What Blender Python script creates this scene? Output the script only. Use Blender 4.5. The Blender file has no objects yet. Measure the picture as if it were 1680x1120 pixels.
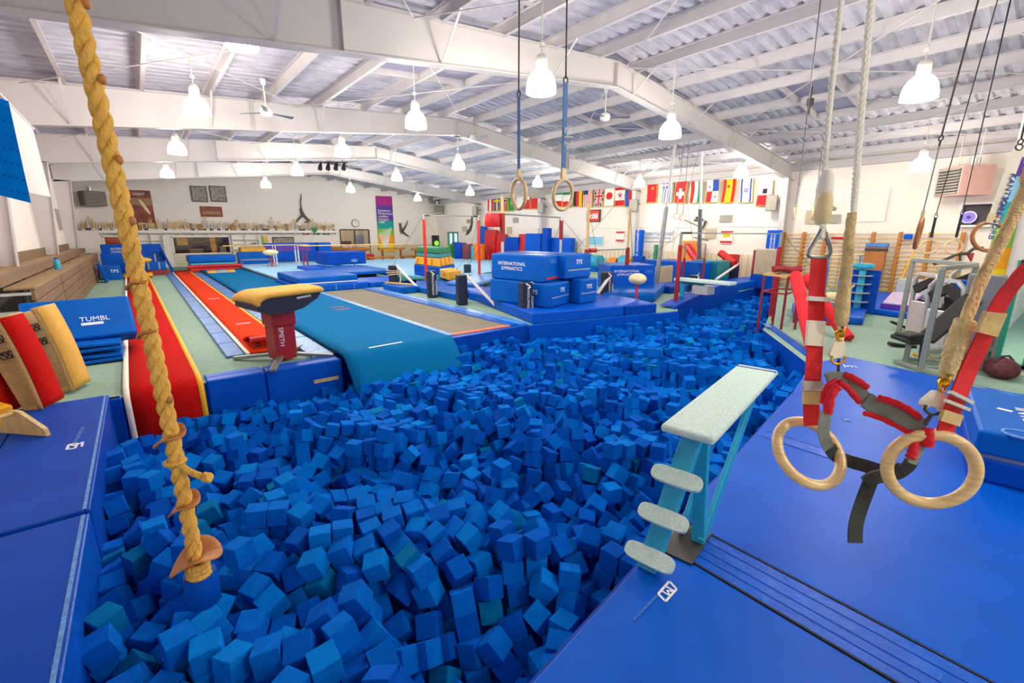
import bpy, bmesh, math, random
from mathutils import Vector, Matrix, Quaternion, Euler
from mathutils.geometry import tessellate_polygon
random.seed(11)
PI = math.pi
sc = bpy.context.scene
COL = sc.collection
# ---------------------------------------------------------------- camera, world, exposure
FPX, PITCH, YAW, EYE = 747.0, math.radians(13.5), math.radians(38.8), 2.2
CF = Vector((math.sin(YAW)*math.cos(PITCH), math.cos(YAW)*math.cos(PITCH), -math.sin(PITCH)))
CR = Vector((math.cos(YAW), -math.sin(YAW), 0))
CU = CR.cross(CF)
cam = bpy.data.cameras.new('camera')
cam.sensor_width = 36.0
cam.lens = FPX/1680*36
cam.clip_start = .05
co = bpy.data.objects.new('camera', cam)
COL.objects.link(co)
co.matrix_world = Matrix(((CR.x, CU.x, -CF.x, 0), (CR.y, CU.y, -CF.y, 0), (CR.z, CU.z, -CF.z, EYE), (0, 0, 0, 1)))
sc.camera = co
w = bpy.data.worlds.new('world')
sc.world = w
w.use_nodes = True
w.node_tree.nodes['Background'].inputs[0].default_value = (.80, .95, 1, 1)
w.node_tree.nodes['Background'].inputs[1].default_value = 1.6
sc.view_settings.view_transform = 'Standard'
sc.view_settings.look = 'None'
sc.view_settings.gamma = 1
sc.view_settings.exposure = -0.62
LAMP_W = 235
sc.cycles.max_bounces = 7
sc.cycles.diffuse_bounces = 4
sc.cycles.glossy_bounces = 3
sc.cycles.sample_clamp_indirect = 6


def at(u, v, x=None, y=None, z=None, d=None):
    """a measured photo point turned into a place on a known plane of the room"""
    D = CF + CR*((u-840)/FPX) + CU*((560-v)/FPX)
    t = x/D.x if x is not None else y/D.y if y is not None else (z-EYE)/D.z if z is not None else d
    return Vector((D.x*t, D.y*t, EYE+D.z*t))


def hgt(base, v):
    """height of a point standing over base that is seen at photo row v"""
    lo, hi = -2, 9
    for _ in range(50):
        m = (lo+hi)/2
        q = Vector((base[0], base[1], m-EYE))
        if 560-FPX*q.dot(CU)/q.dot(CF) > v: lo = m
        else: hi = m
    return lo


# ---------------------------------------------------------------- materials
def lin(h):
    if isinstance(h, str):
        h = h.lstrip('#')
        c = [int(h[i:i+2], 16)/255 for i in (0, 2, 4)]
        return tuple(x/12.92 if x <= .04045 else ((x+.055)/1.055)**2.4 for x in c)
    return h


MATS = {}


def mat(name, col, rough=.6, metal=0, var=.12, scale=6, bump=0, bscale=40, spec=.5, emit=0, stretch=None, coat=0, alpha=1, trans=0):
    m = bpy.data.materials.new(name)
    m.use_nodes = True
    nt = m.node_tree
    b = nt.nodes['Principled BSDF']
    c = lin(col)
    tc = nt.nodes.new('ShaderNodeTexCoord')
    src = tc.outputs['Object']
    if stretch:
        mp = nt.nodes.new('ShaderNodeMapping')
        mp.inputs['Scale'].default_value = stretch
        nt.links.new(src, mp.inputs[0])
        src = mp.outputs[0]
    if var:
        n = nt.nodes.new('ShaderNodeTexNoise')
        n.inputs['Scale'].default_value = scale
        n.inputs['Detail'].default_value = 4
        nt.links.new(src, n.inputs['Vector'])
        r = nt.nodes.new('ShaderNodeValToRGB')
        r.color_ramp.elements[0].position = .3
        r.color_ramp.elements[1].position = .7
        r.color_ramp.elements[0].color = (*[x*(1-var) for x in c], 1)
        r.color_ramp.elements[1].color = (*[min(1, x*(1+var)) for x in c], 1)
        nt.links.new(n.outputs['Fac'], r.inputs['Fac'])
        nt.links.new(r.outputs['Color'], b.inputs['Base Color'])
    else:
        b.inputs['Base Color'].default_value = (*c, 1)
    b.inputs['Roughness'].default_value = rough
    b.inputs['Metallic'].default_value = metal
    b.inputs['Specular IOR Level'].default_value = spec
    if coat:
        b.inputs['Coat Weight'].default_value = coat
        b.inputs['Coat Roughness'].default_value = .2
    if trans:
        b.inputs['Transmission Weight'].default_value = trans
    if bump:
        n2 = nt.nodes.new('ShaderNodeTexNoise')
        n2.inputs['Scale'].default_value = bscale
        n2.inputs['Detail'].default_value = 5
        nt.links.new(src, n2.inputs['Vector'])
        bp = nt.nodes.new('ShaderNodeBump')
        bp.inputs['Strength'].default_value = bump
        bp.inputs['Distance'].default_value = .03
        nt.links.new(n2.outputs['Fac'], bp.inputs['Height'])
        nt.links.new(bp.outputs['Normal'], b.inputs['Normal'])
    if emit:
        b.inputs['Emission Color'].default_value = (*c, 1)
        b.inputs['Emission Strength'].default_value = emit
    MATS[name] = m
    return m


def wave_mat(name, col, dark, scale, axis='X', rough=.6, dist=0, bump=.3, profile='SIN'):
    """grooved or banded surface"""
    m = mat(name, col, rough, var=0)
    nt = m.node_tree
    b = nt.nodes['Principled BSDF']
    tc = nt.nodes['Texture Coordinate']
    wv = nt.nodes.new('ShaderNodeTexWave')
    wv.wave_type = 'BANDS'
    wv.bands_direction = axis
    wv.wave_profile = profile
    wv.inputs['Scale'].default_value = scale
    wv.inputs['Distortion'].default_value = dist
    wv.inputs['Detail Scale'].default_value = .6
    nt.links.new(tc.outputs['Object'], wv.inputs[0])
    r = nt.nodes.new('ShaderNodeValToRGB')
    r.color_ramp.elements[0].position = .02
    r.color_ramp.elements[1].position = .16
    r.color_ramp.elements[0].color = (*lin(dark), 1)
    r.color_ramp.elements[1].color = (*lin(col), 1)
    nt.links.new(wv.outputs['Fac'], r.inputs[0])
    nt.links.new(r.outputs[0], b.inputs['Base Color'])
    if bump:
        bp = nt.nodes.new('ShaderNodeBump')
        bp.inputs['Strength'].default_value = bump
        bp.inputs['Distance'].default_value = .01
        nt.links.new(r.outputs[0], bp.inputs['Height'])
        nt.links.new(bp.outputs[0], b.inputs['Normal'])
    return m


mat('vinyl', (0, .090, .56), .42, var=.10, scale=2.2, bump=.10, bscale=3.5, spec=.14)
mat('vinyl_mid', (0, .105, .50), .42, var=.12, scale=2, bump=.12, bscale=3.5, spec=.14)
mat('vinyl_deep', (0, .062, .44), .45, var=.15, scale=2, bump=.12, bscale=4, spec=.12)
mat('vinyl_wrinkled', (0, .090, .56), .38, var=.12, scale=7, bump=.4, bscale=11, spec=.25)
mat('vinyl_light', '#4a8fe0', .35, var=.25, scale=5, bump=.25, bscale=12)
mat('vinyl_painted_sheen', '#6c9cd8', .33, var=.4, scale=9, bump=.35, bscale=16)  # sheen painted into the colour as pale mottling
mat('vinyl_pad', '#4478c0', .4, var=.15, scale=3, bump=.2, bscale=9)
mat('vinyl_teal', '#107f86', .42, var=.12, scale=3, bump=.1, bscale=6)
mat('vinyl_sky', '#2fa3c4', .45, var=.1)
mat('vinyl_navy', '#101c38', .5, var=.2, scale=5, bump=.1, bscale=9)
mat('vinyl_red', '#c41420', .42, var=.12, scale=4, bump=.1, bscale=8)
mat('vinyl_dark_red', '#8c1624', .45, var=.12)
mat('vinyl_yellow', '#f2ad0c', .42, var=.08)
mat('vinyl_orange', '#ef7f10', .45, var=.08)
mat('vinyl_green', '#3a9e3e', .45, var=.1)
mat('vinyl_dark_green', '#0f7f4c', .45, var=.1)
mat('vinyl_maroon', '#7a3a48', .5, var=.1)
mat('vinyl_purple', '#5b35a8', .45, var=.12)
mat('vinyl_lilac', '#cdb8dd', .35, var=.2, scale=6, bump=.3, bscale=10)
mat('vinyl_grey', '#a8b0ba', .5, var=.1)
mat('foam_blue', (0, .135, .60), .95, var=.10, scale=14, bump=.12, bscale=160, spec=.06)
mat('foam_bright', (0, .18, .66), .95, var=.10, scale=14, bump=.12, bscale=160, spec=.06)
mat('foam_deep', (0, .09, .50), .95, var=.12, scale=14, bump=.12, bscale=160, spec=.06)
mat('foam_teal', (0, .17, .42), .95, var=.14, scale=14, bump=.12, bscale=160, spec=.06)
mat('carpet_red', '#d83a16', .95, var=.12, scale=30, bump=.3, bscale=220, spec=.1)
mat('carpet_crimson', '#c01410', .95, var=.12, scale=30, bump=.3, bscale=220, spec=.1)
mat('carpet_blue', (0, .145, .36), .95, var=.05, scale=20, bump=.25, bscale=240, spec=.1)
mat('carpet_floor', '#95b2a0', .95, var=.10, scale=9, bump=.3, bscale=180, spec=.12)
mat('carpet_sky', '#a4d2f0', .95, var=.05, scale=1.5, bump=.15, bscale=200, spec=.12)
mat('carpet_mint', (.72, .96, .84), .95, var=.14, scale=60, bump=.6, bscale=120, spec=.1)
mat('tape_white', '#f6f0de', .7, var=.05)
mat('tape_yellow', '#f5b800', .6, var=.05)
mat('tape_tan', '#d9bd84', .8, var=.18, scale=20, bump=.2, bscale=40)
mat('tape_orange', '#e07a55', .7, var=.12)
mat('print_white', '#f4f6fa', .6, var=0)
mat('print_blue', '#1a6cb0', .7, var=0)
mat('print_red', '#c42a30', .6, var=0)
mat('print_navy', '#2a4a9c', .6, var=0)
mat('print_black', '#1c1c20', .6, var=0)
mat('scuff', '#5c92d8', .5, var=.3, scale=40)
mat('wall_paint', '#efe8e0', .75, var=.02, scale=1.2, bump=.03, bscale=4)
mat('frame_paint', '#cac6c6', .5, var=.02, scale=2)
mat('purlin_paint', '#c2bec2', .6, var=.04, scale=3)
mat('roof_foam', '#b6b6c4', .85, var=.2, scale=2.2, bump=.55, bscale=7, stretch=(1, 2.5, 1))
mat('skylight', '#8e8ea8', .6, var=.05)
mat('trim_white', '#f0ece6', .55, var=.02)
mat('metal_grey', '#8d9294', .4, metal=.6, var=.06)
mat('metal_light', '#c9ccca', .38, metal=.5, var=.05)
mat('chrome', '#d8d8d8', .2, metal=1, var=0)
mat('brass', '#d8a028', .28, metal=1, var=.05)
mat('steel_dark', '#4c4a46', .45, metal=.7, var=.1)
mat('metal_white', '#e4e2dc', .45, var=.03)
mat('paint_red', '#9c1820', .38, var=.06)
mat('paint_bright_red', '#e0281c', .4, var=.06)
mat('paint_cyan', '#1aa0c8', .5, var=.14, scale=7, bump=.1, bscale=12)
mat('paint_grey', '#858d86', .45, var=.06)
mat('black_plastic', '#17181a', .5, var=.1)
mat('rubber', '#232323', .8, var=.1)
mat('wood_pale', '#dcb978', .45, var=.16, scale=3, stretch=(6, 6, 1.2))
mat('wood_ring', '#f0cc94', .38, var=.18, scale=9, stretch=(1, 1, 14), coat=.2)
mat('wood_bar', '#b5742c', .5, var=.14, scale=4, stretch=(5, 1, 5))
mat('wood_ply', '#c8a56a', .6, var=.18, scale=5, stretch=(1, 1, 18))
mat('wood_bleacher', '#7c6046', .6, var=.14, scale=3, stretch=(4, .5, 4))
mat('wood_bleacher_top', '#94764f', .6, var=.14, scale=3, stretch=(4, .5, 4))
mat('wood_brown', '#a5611f', .5, var=.12, scale=3)
mat('leather_tan', '#b5753f', .55, var=.2, scale=12)
mat('suede', '#e2ac48', .8, var=.08, scale=12, bump=.1, bscale=60)
mat('suede_cream', '#efdcae', .7, var=.06)
mat('rope_fibre', (.92, .52, .12), .9, var=.16, scale=30, bump=.8, bscale=90, stretch=(1, 1, .35), spec=.15)
mat('rope_white', (.97, .95, .90), .9, var=.04, scale=50, bump=.15, bscale=140, spec=.15)
mat('rope_tan', (.83, .65, .34), .95, var=.2, scale=40, bump=.7, bscale=90, spec=.12)
mat('webbing_red', '#d8141e', .7, var=.12, scale=25, bump=.15, bscale=180)
mat('webbing_blue', '#3f6ea8', .7, var=.12, scale=25)
mat('webbing_grey', '#858c88', .75, var=.18, scale=25, bump=.15, bscale=160)
mat('webbing_black', '#34383a', .75, var=.15, scale=25)
mat('pad_red', '#dc1c2c', .85, var=.14, scale=25, bump=.2, bscale=80)
mat('tramp_bed', '#7d7664', .75, var=.10, scale=1.6, bump=.05, bscale=100)
mat('lamp_glow', '#fff4e0', .4, var=0, emit=85)
mat('lamp_housing', '#b8b4aa', .45, var=.05)
mat('brown_dim', '#5a4638', .8, var=.3, scale=4)
mat('orange_wall', '#a04a1c', .8, var=.2)
mat('cardboard', '#a5865f', .85, var=.1)
mat('glass', '#ffffff', .03, var=0, trans=1, spec=.5)
mat('window_teal', '#2f9c86', .4, var=.05)
mat('screen_red', '#e8201c', .4, var=0, emit=.6)
mat('digit_glow', '#fff0d8', .4, var=0, emit=2.5)
mat('fan_glow', '#6a58ff', .4, var=0, emit=1.6)
mat('fan_glow_rim', '#b8b4ff', .4, var=0, emit=2.2)
mat('speaker_glow', '#8cf02c', .4, var=0, emit=1.2)
mat('door_light', '#c8f4d8', .5, var=.15, scale=3, emit=.0)
mat('gold', '#d2b478', .4, metal=.35, var=.1)
mat('marble', '#d8d2c4', .4, var=.2, scale=30)
mat('bronze', '#5a5650', .5, metal=.4, var=.2, scale=8)
mat('heater_pink', '#c09890', .5, var=.06)
mat('heater_dark', '#6a5a58', .5, var=.1)
mat('poster_sepia', '#8a4a3c', .7, var=.5, scale=2.2)
mat('photo_grey', '#8c8880', .6, var=.6, scale=6)
mat('tan_board', '#b8a88c', .6, var=.12, scale=3, stretch=(1, 6, 1))
mat('vent_grey', '#a09c90', .5, var=.05)
mat('frame_dark', '#3a3430', .5, var=.05)
mat('bag_plaid', '#5a2830', .85, var=.5, scale=18)
for n_, h_ in dict(f_red='#d0202c', f_white='#f0ece6', f_blue='#2c4eae', f_yellow='#f2c418', f_green='#1a8a44', f_orange='#f0a01c', f_black='#26222a', f_navy='#24346c', f_magenta='#b02a8c', f_purple='#5a3a98', f_teal='#189c98', f_lime='#84bc3c', f_amber='#f2a408', f_lemon='#f4d80c', f_sky='#8cc4dc').items():
    mat(n_, h_, .8, var=.08, scale=8)
wave_mat('wainscot', '#e9dcc2', '#cdbfa4', 1.1, 'Y', .6, bump=.15)
wave_mat('corrugated_panel', '#e6dcc8', '#c8bca6', 1.6, 'Z', .6, bump=.3)
wave_mat('louver_pattern', '#cfc6b4', '#5a5048', 6, 'Z', .5, bump=.3)
wave_mat('vent_pattern', '#c6baa0', '#8a8068', 7, 'Y', .5, bump=.3)


# ---------------------------------------------------------------- mesh building
OFF = {}


class B:
    def __init__(s):
        s.v, s.f, s.m, s.sm = [], [], [], []

    def add(s, vs, fs, m=0, smooth=False):
        n = len(s.v)
        s.v += [Vector(p) for p in vs]
        for f in fs:
            s.f.append([i+n for i in f]); s.m.append(m); s.sm.append(smooth)
        return s

    def box(s, c, size, rz=0, m=0, rot=None):
        R = rot or Matrix.Rotation(rz, 3, 'Z')
        h = [x/2 for x in size]
        vs = [Vector(c)+R@Vector((a*h[0], b*h[1], d*h[2])) for a in (-1, 1) for b in (-1, 1) for d in (-1, 1)]
        return s.add(vs, [(0, 1, 3, 2), (4, 6, 7, 5), (0, 4, 5, 1), (2, 3, 7, 6), (0, 2, 6, 4), (1, 5, 7, 3)], m)

    def bb(s, x0, x1, y0, y1, z0, z1, m=0):
        return s.box(((x0+x1)/2, (y0+y1)/2, (z0+z1)/2), (abs(x1-x0), abs(y1-y0), abs(z1-z0)), 0, m)

    def prism(s, poly, z0, z1, m=0):
        n = len(poly)
        a = sum(poly[i][0]*poly[(i+1) % n][1]-poly[(i+1) % n][0]*poly[i][1] for i in range(n))
        if a < 0: poly = poly[::-1]
        vs = [(p[0], p[1], z0) for p in poly]+[(p[0], p[1], z1) for p in poly]
        fs = [list(range(n))[::-1], list(range(n, 2*n))]+[(i, (i+1) % n, (i+1) % n+n, i+n) for i in range(n)]
        return s.add(vs, fs, m)

    def extr(s, poly, d, m=0, smooth=False):
        """3-D planar polygon pushed along d"""
        n = len(poly)
        P = [Vector(p) for p in poly]
        d = Vector(d)
        nr = sum(((P[i]-P[0]).cross(P[(i+1) % n]-P[0]) for i in range(n)), Vector())
        if nr.dot(d) > 0: P = P[::-1]
        vs = P+[p+d for p in P]
        s.add(vs, [list(range(n)), list(range(n, 2*n))[::-1]], m)
        return s.add(vs, [((i+1) % n, i, i+n, (i+1) % n+n) for i in range(n)], m, smooth)

    def frame(s, t, up=None):
        t = t.normalized()
        up = Vector(up) if up else Vector((0, 0, 1)) if abs(t.z) < .95 else Vector((1, 0, 0))
        a = up.cross(t)
        if a.length < 1e-5: a = Vector((1, .3, 0)).cross(t)
        a.normalize()
        return a, t.cross(a)

    def beam(s, p, q, wd, ht, up=None, m=0):
        """bar of rectangular section: wd sideways, ht along up"""
        p, q = Vector(p), Vector(q)
        a, b = s.frame(q-p, up)
        vs = [c+a*(i*wd/2)+b*(j*ht/2) for c in (p, q) for i, j in ((-1, -1), (1, -1), (1, 1), (-1, 1))]
        return s.add(vs, [(3, 2, 1, 0), (4, 5, 6, 7), (0, 1, 5, 4), (1, 2, 6, 5), (2, 3, 7, 6), (3, 0, 4, 7)], m)

    def tube(s, p, q, r, n=10, r2=None, m=0, caps=True):
        return s.path([p, q], r, n, m=m, radii=[r, r if r2 is None else r2], caps=caps)

    def path(s, pts, r, n=8, closed=False, m=0, radii=None, caps=True, flat=None, up=None):
        """round (or flat, with flat=(wd,th)) section swept along pts"""
        P = [Vector(p) for p in pts]
        k = len(P)
        T = []
        for i in range(k):
            if closed: t = P[(i+1) % k]-P[i-1]
            else: t = P[min(i+1, k-1)]-P[max(i-1, 0)]
            T.append(t.normalized())
        a, b = s.frame(T[0], up)
        vs = []
        for i in range(k):
            if i:
                q = T[i-1].rotation_difference(T[i])
                a = q@a; b = q@b
            if up:
                a, b = s.frame(T[i], up)
            rr = radii[i] if radii else r
            if flat:
                wd, th = flat
                ring = [(-wd/2, -th/2), (wd/2, -th/2), (wd/2, th/2), (-wd/2, th/2)]
                vs += [P[i]+a*x+b*y for x, y in ring]
            else:
                vs += [P[i]+a*(rr*math.cos(2*PI*j/n))+b*(rr*math.sin(2*PI*j/n)) for j in range(n)]
        if flat: n = 4
        fs = []
        for i in range(k if closed else k-1):
            i2 = (i+1) % k
            for j in range(n):
                j2 = (j+1) % n
                fs.append((i*n+j, i*n+j2, i2*n+j2, i2*n+j))
        s.add(vs, fs, m, not flat)
        if caps and not closed:
            s.add([vs[j] for j in range(n)], [list(range(n))[::-1]], m)
            s.add([vs[(k-1)*n+j] for j in range(n)], [list(range(n))], m)
        return s

    def lathe(s, prof, c=(0, 0, 0), n=16, m=0, axis=None, smooth=True):
        c = Vector(c)
        ax = Vector(axis).normalized() if axis else Vector((0, 0, 1))
        a, b = s.frame(ax)
        vs = []
        for r, z in prof:
            vs += [c+ax*z+a*(r*math.cos(2*PI*j/n))+b*(r*math.sin(2*PI*j/n)) for j in range(n)]
        fs = []
        for i in range(len(prof)-1):
            for j in range(n):
                j2 = (j+1) % n
                fs.append((i*n+j, i*n+j2, (i+1)*n+j2, (i+1)*n+j))
        s.add(vs, fs, m, smooth)
        if prof[0][0] > 1e-4: s.add(vs[:n], [list(range(n))[::-1]], m)
        if prof[-1][0] > 1e-4: s.add(vs[-n:], [list(range(n))], m)
        return s

    def torus(s, c, R, r, nrm, nR=40, nr=10, m=0):
        c = Vector(c)
        a, b = s.frame(Vector(nrm))
        return s.path([c+a*(R*math.cos(2*PI*i/nR))+b*(R*math.sin(2*PI*i/nR)) for i in range(nR)], r, nr, True, m)

    def ell(s, c, rad, n=16, k=10, m=0, rot=None):
        c = Vector(c)
        R = rot or Matrix.Identity(3)
        vs, fs = [], []
        for i in range(k+1):
            t = PI*i/k
            for j in range(n):
                p = 2*PI*j/n
                vs.append(c+R@Vector((rad[0]*math.sin(t)*math.cos(p), rad[1]*math.sin(t)*math.sin(p), -rad[2]*math.cos(t))))
        for i in range(k):
            for j in range(n):
                fs.append((i*n+j, i*n+(j+1) % n, (i+1)*n+(j+1) % n, (i+1)*n+j))
        return s.add(vs, fs, m, True)

    def grid(s, fn, nu, nv, m=0, mfn=None, smooth=True, th=None):
        """surface fn(u,v); th gives it thickness"""
        vs = [Vector(fn(i/nu, j/nv)) for j in range(nv+1) for i in range(nu+1)]
        k = len(vs)
        fs, ms = [], []
        for j in range(nv):
            for i in range(nu):
                q = j*(nu+1)+i
                fs.append((q, q+1, q+nu+2, q+nu+1))
                ms.append(mfn((i+.5)/nu, (j+.5)/nv) if mfn else m)
        if th:
            nr = [Vector() for _ in vs]
            for f in fs:
                n = (vs[f[1]]-vs[f[0]]).cross(vs[f[3]]-vs[f[0]])
                for q in f: nr[q] += n
            vs += [p-n.normalized()*th for p, n in zip(vs, nr)]
            fs += [tuple(q+k for q in f[::-1]) for f in fs]; ms += ms
            rim = [i for i in range(nu+1)]+[j*(nu+1)+nu for j in range(1, nv+1)]+[nv*(nu+1)+i for i in range(nu-1, -1, -1)]+[j*(nu+1) for j in range(nv-1, 0, -1)]
            for i in range(len(rim)):
                p, q = rim[i], rim[(i+1) % len(rim)]
                fs.append((q, p, p+k, q+k)); ms.append(ms[0] if not mfn else mfn(.001, .001))
        n = len(s.v)
        s.v += vs
        for f, mm in zip(fs, ms):
            s.f.append([q+n for q in f]); s.m.append(mm); s.sm.append(smooth)
        return s

    def build(s, name, mats, parent=None, bevel=0, seg=2, origin=None, kind=None, label=None):
        if isinstance(mats, str): mats = [mats]
        if parent is not None: o_ = OFF[parent.name]
        elif origin is not None: o_ = Vector(origin)
        else:
            xs = [p.x for p in s.v]; ys = [p.y for p in s.v]; zs = [p.z for p in s.v]
            o_ = Vector(((min(xs)+max(xs))/2, (min(ys)+max(ys))/2, min(zs)))
        me = bpy.data.meshes.new(name)
        me.from_pydata([p-o_ for p in s.v], [], s.f)
        for k in mats: me.materials.append(MATS[k])
        for p, a, b in zip(me.polygons, s.m, s.sm):
            p.material_index = min(a, len(mats)-1); p.use_smooth = b
        me.update()
        o = bpy.data.objects.new(name, me)
        COL.objects.link(o)
        OFF[o.name] = o_
        if parent is not None: o.parent = parent
        else: o.location = o_
        if bevel:
            md = o.modifiers.new('edge', 'BEVEL')
            md.width = bevel; md.segments = seg; md.limit_method = 'ANGLE'; md.angle_limit = .7
        if kind: o['kind'] = kind
        if label: o['label'] = label
        return o


def tag(o, label, cat, group=None):
    o['label'] = label; o['category'] = cat
    if group: o['group'] = group
    return o


def T(name, label, cat, loc=(0, 0, 0), group=None):
    o = bpy.data.objects.new(name, None)
    o.empty_display_size = .1
    COL.objects.link(o)
    o.location = loc
    OFF[o.name] = Vector(loc)
    return tag(o, label, cat, group)


def copy_tree(o, parent=None):
    c = o.copy()
    COL.objects.link(c)
    if parent is not None: c.parent = parent
    for ch in list(o.children): copy_tree(ch, c)
    return c


def words(body, org, xd, yd, size, m, parent, name='lettering', align='LEFT', ext=.002, shear=0):
    cu = bpy.data.curves.new(name, 'FONT')
    cu.body = body; cu.size = size; cu.extrude = ext; cu.align_x = align; cu.shear = shear
    cu.resolution_u = 2
    cu.materials.append(MATS[m])
    tmp = bpy.data.objects.new('text_outline', cu)
    COL.objects.link(tmp)
    bpy.context.view_layer.update()
    me = bpy.data.meshes.new_from_object(tmp.evaluated_get(bpy.context.evaluated_depsgraph_get()))
    bpy.data.objects.remove(tmp); bpy.data.curves.remove(cu)
    me.name = name
    o = bpy.data.objects.new(name, me)
    COL.objects.link(o)
    x = Vector(xd).normalized(); y = Vector(yd); y = (y-x*y.dot(x)).normalized(); z = x.cross(y)
    p = Vector(org)-OFF[parent.name]+z*.003
    o.parent = parent
    o.matrix_local = Matrix(((x.x, y.x, z.x, p.x), (x.y, y.y, z.y, p.y), (x.z, y.z, z.z, p.z), (0, 0, 0, 1)))
    return o


def struct(b, name, m, **k):
    o = b.build(name, m, **k)
    o['kind'] = 'structure'
    return o


X_, Y_, Z_ = Vector((1, 0, 0)), Vector((0, 1, 0)), Vector((0, 0, 1))
# ================================================================ THE HALL
XL, XR, YF, YB = -2.6, 21.0, 36.8, -4.0
PIT = [(-.62, .7), (1.24, 1.34), (6.7, 2.2), (8.6, 2.62), (11.0, 4.4), (16.5, 6.3), (19.8, 7.7), (19.8, 8.2), (17.1, 8.0), (12.8, 7.7), (11.6, 6.97), (7.07, 8.05), (6.6, 8.3), (4.95, 8.3), (4.75, 8.5), (2.47, 8.5), (2.4, 7.95), (-.62, 7.95)]
outer = [(XL, YB), (XR, YB), (XR, YF), (XL, YF)]
tri = tessellate_polygon([[Vector((*p, 0)) for p in outer], [Vector((*p, 0)) for p in PIT]])
b = B()
b.add([(*p, 0) for p in outer+PIT], [])
for t in tri:
    P = [Vector((*(outer+PIT)[i], 0)) for i in t]
    if (P[1]-P[0]).cross(P[2]-P[0]).z < 0: t = t[::-1]
    b.f.append(list(t)); b.m.append(0); b.sm.append(False)
struct(b, 'floor', 'carpet_floor', origin=(0, 0, 0))
b = B()
n = len(PIT)
for i in range(n):
    p, q = PIT[i], PIT[(i+1) % n]
    b.add([(*p, 0), (*q, 0), (*q, -1.3), (*p, -1.3)], [(0, 1, 2, 3)])
b.add([(*p, -1.28) for p in PIT], [list(range(n))])
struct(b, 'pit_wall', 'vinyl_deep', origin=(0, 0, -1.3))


def roof_z(x):
    xr, zr = 9.7, 6.42
    return zr-(xr-x)*(zr-5.55)/(xr+2.6) if x < xr else zr-(x-xr)*(zr-4.98)/(21-xr)


def wall_poly(b, pts, holes, place, thick, m=0):
    """wall with openings: pts and holes are 2-D outlines, place maps them to the room"""
    tri = tessellate_polygon([[Vector((*p, 0)) for p in pts]]+[[Vector((*p, 0)) for p in h] for h in holes])
    allp = pts+[p for h in holes for p in h]
    base = len(b.v)
    b.add([place(p[0], p[1], 0) for p in allp]+[place(p[0], p[1], thick) for p in allp], [])
    k = len(allp)
    for t in tri:
        b.f.append([base+i for i in t]); b.m.append(m); b.sm.append(False)
        b.f.append([base+i+k for i in t][::-1]); b.m.append(m); b.sm.append(False)
    o = 0
    for L in [pts]+holes:
        for i in range(len(L)):
            p, q = base+o+i, base+o+(i+1) % len(L)
            b.f.append([p, q, q+k, p+k]); b.m.append(m); b.sm.append(False)
        o += len(L)


WIN1, WIN2, GDOOR = (-1.55, .02, 1.06, 1.95), (1.75, 4.92, .82, 1.91), (12.4, 14.72, 0.0, 2.37)
rect = lambda x0, x1, z0, z1: [(x0, z0), (x1, z0), (x1, z1), (x0, z1)]
b = B()
wall_poly(b, [(XL-.15, 0), (XR+.15, 0), (XR+.15, roof_z(XR)+.1), (9.7, 6.5), (XL-.15, roof_z(XL)+.1)], [rect(*WIN1), rect(*WIN2), rect(GDOOR[0], GDOOR[1], .02, GDOOR[3])], lambda x, z, t: (x, YF+t, z), .15)
struct(b, 'wall_far', 'wall_paint', origin=(9, YF, 0))
struct(B().bb(XL-.15, XL, YB, YF, 0, 5.6), 'wall_left', 'wall_paint')
DOOR = (33.3, 34.95, 0, 2.15)
b = B()
wall_poly(b, [(1.0, 0), (YF, 0), (YF, 5.05), (1.0, 5.05)], [rect(33.35, 34.9, .02, 2.15)], lambda y, z, t: (XR+t, y, z), .15)
struct(b, 'wall_right', 'wall_paint', origin=(XR, 18, 0))
struct(B().bb(XL-.15, XR+.15, YB-.15, YB, 0, 6.5), 'wall_back', 'wall_paint')
# near right: a lower built-out room with a glazed front
XN = 10.6
b = B()
wall_poly(b, [(YB, 0), (1.0, 0), (1.0, 3.4), (YB, 3.4)], [rect(-2.6, .62, .10, 1.78)], lambda y, z, t: (XN+t, y, z), .15)
b.bb(XN+.15, XR, .85, 1.0, 0, 5.0)
b.bb(XN+.15, XR, YB, .85, 3.3, 3.4)
struct(b, 'wall_near_right', 'wall_paint', origin=(XN, 0, 0))
b = B()
for y in (-2.6, -1.5, -.6, .30, .62): b.bb(XN-.03, XN+.1, y-.035, y+.035, .10, 1.78)
for z in (.12, 1.75): b.bb(XN-.03, XN+.1, -2.6, .62, z-.04, z+.04)
wn = struct(b, 'window_1', 'window_teal', origin=(XN, 0, 0))
gp = B().bb(XN+.03, XN+.045, -2.58, .6, .12, 1.74).build('pane', 'glass', wn)

L = bpy.data.lights.new('glazing_fill', 'POINT'); L.energy = 260; L.color = (.85, 1, .95); L.shadow_soft_size = .3  # added light without a fixture, brightens the glazed room from inside
o = bpy.data.objects.new('glazing_fill', L); COL.objects.link(o); o.location = (12.3, -.6, 2.7)
# roof: ribbed metal sprayed with foam
for side, x0, x1 in ((0, XL-.1, 9.7), (1, 9.7, XR+.1)):
    b = B()
    prof = []
    y = YB-.1
    while y < YF+.1:
        prof += [(y, 0), (y+.15, 0), (y+.19, .05), (y+.26, .05)]
        y += .30
    vs, fs = [], []
    nx = 12
    for (yy, dz) in prof:
        for i in range(nx+1):
            x = x0+(x1-x0)*i/nx
            vs.append((x, yy, roof_z(x)+dz))
    for j in range(len(prof)-1):
        for i in range(nx):
            q = j*(nx+1)+i
            fs.append((q, q+nx+1, q+nx+2, q+1))
    b.add(vs, fs)
    struct(b, 'ceiling_left' if side == 0 else 'ceiling_right', 'roof_foam', origin=((x0+x1)/2, 16, 5))

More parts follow.
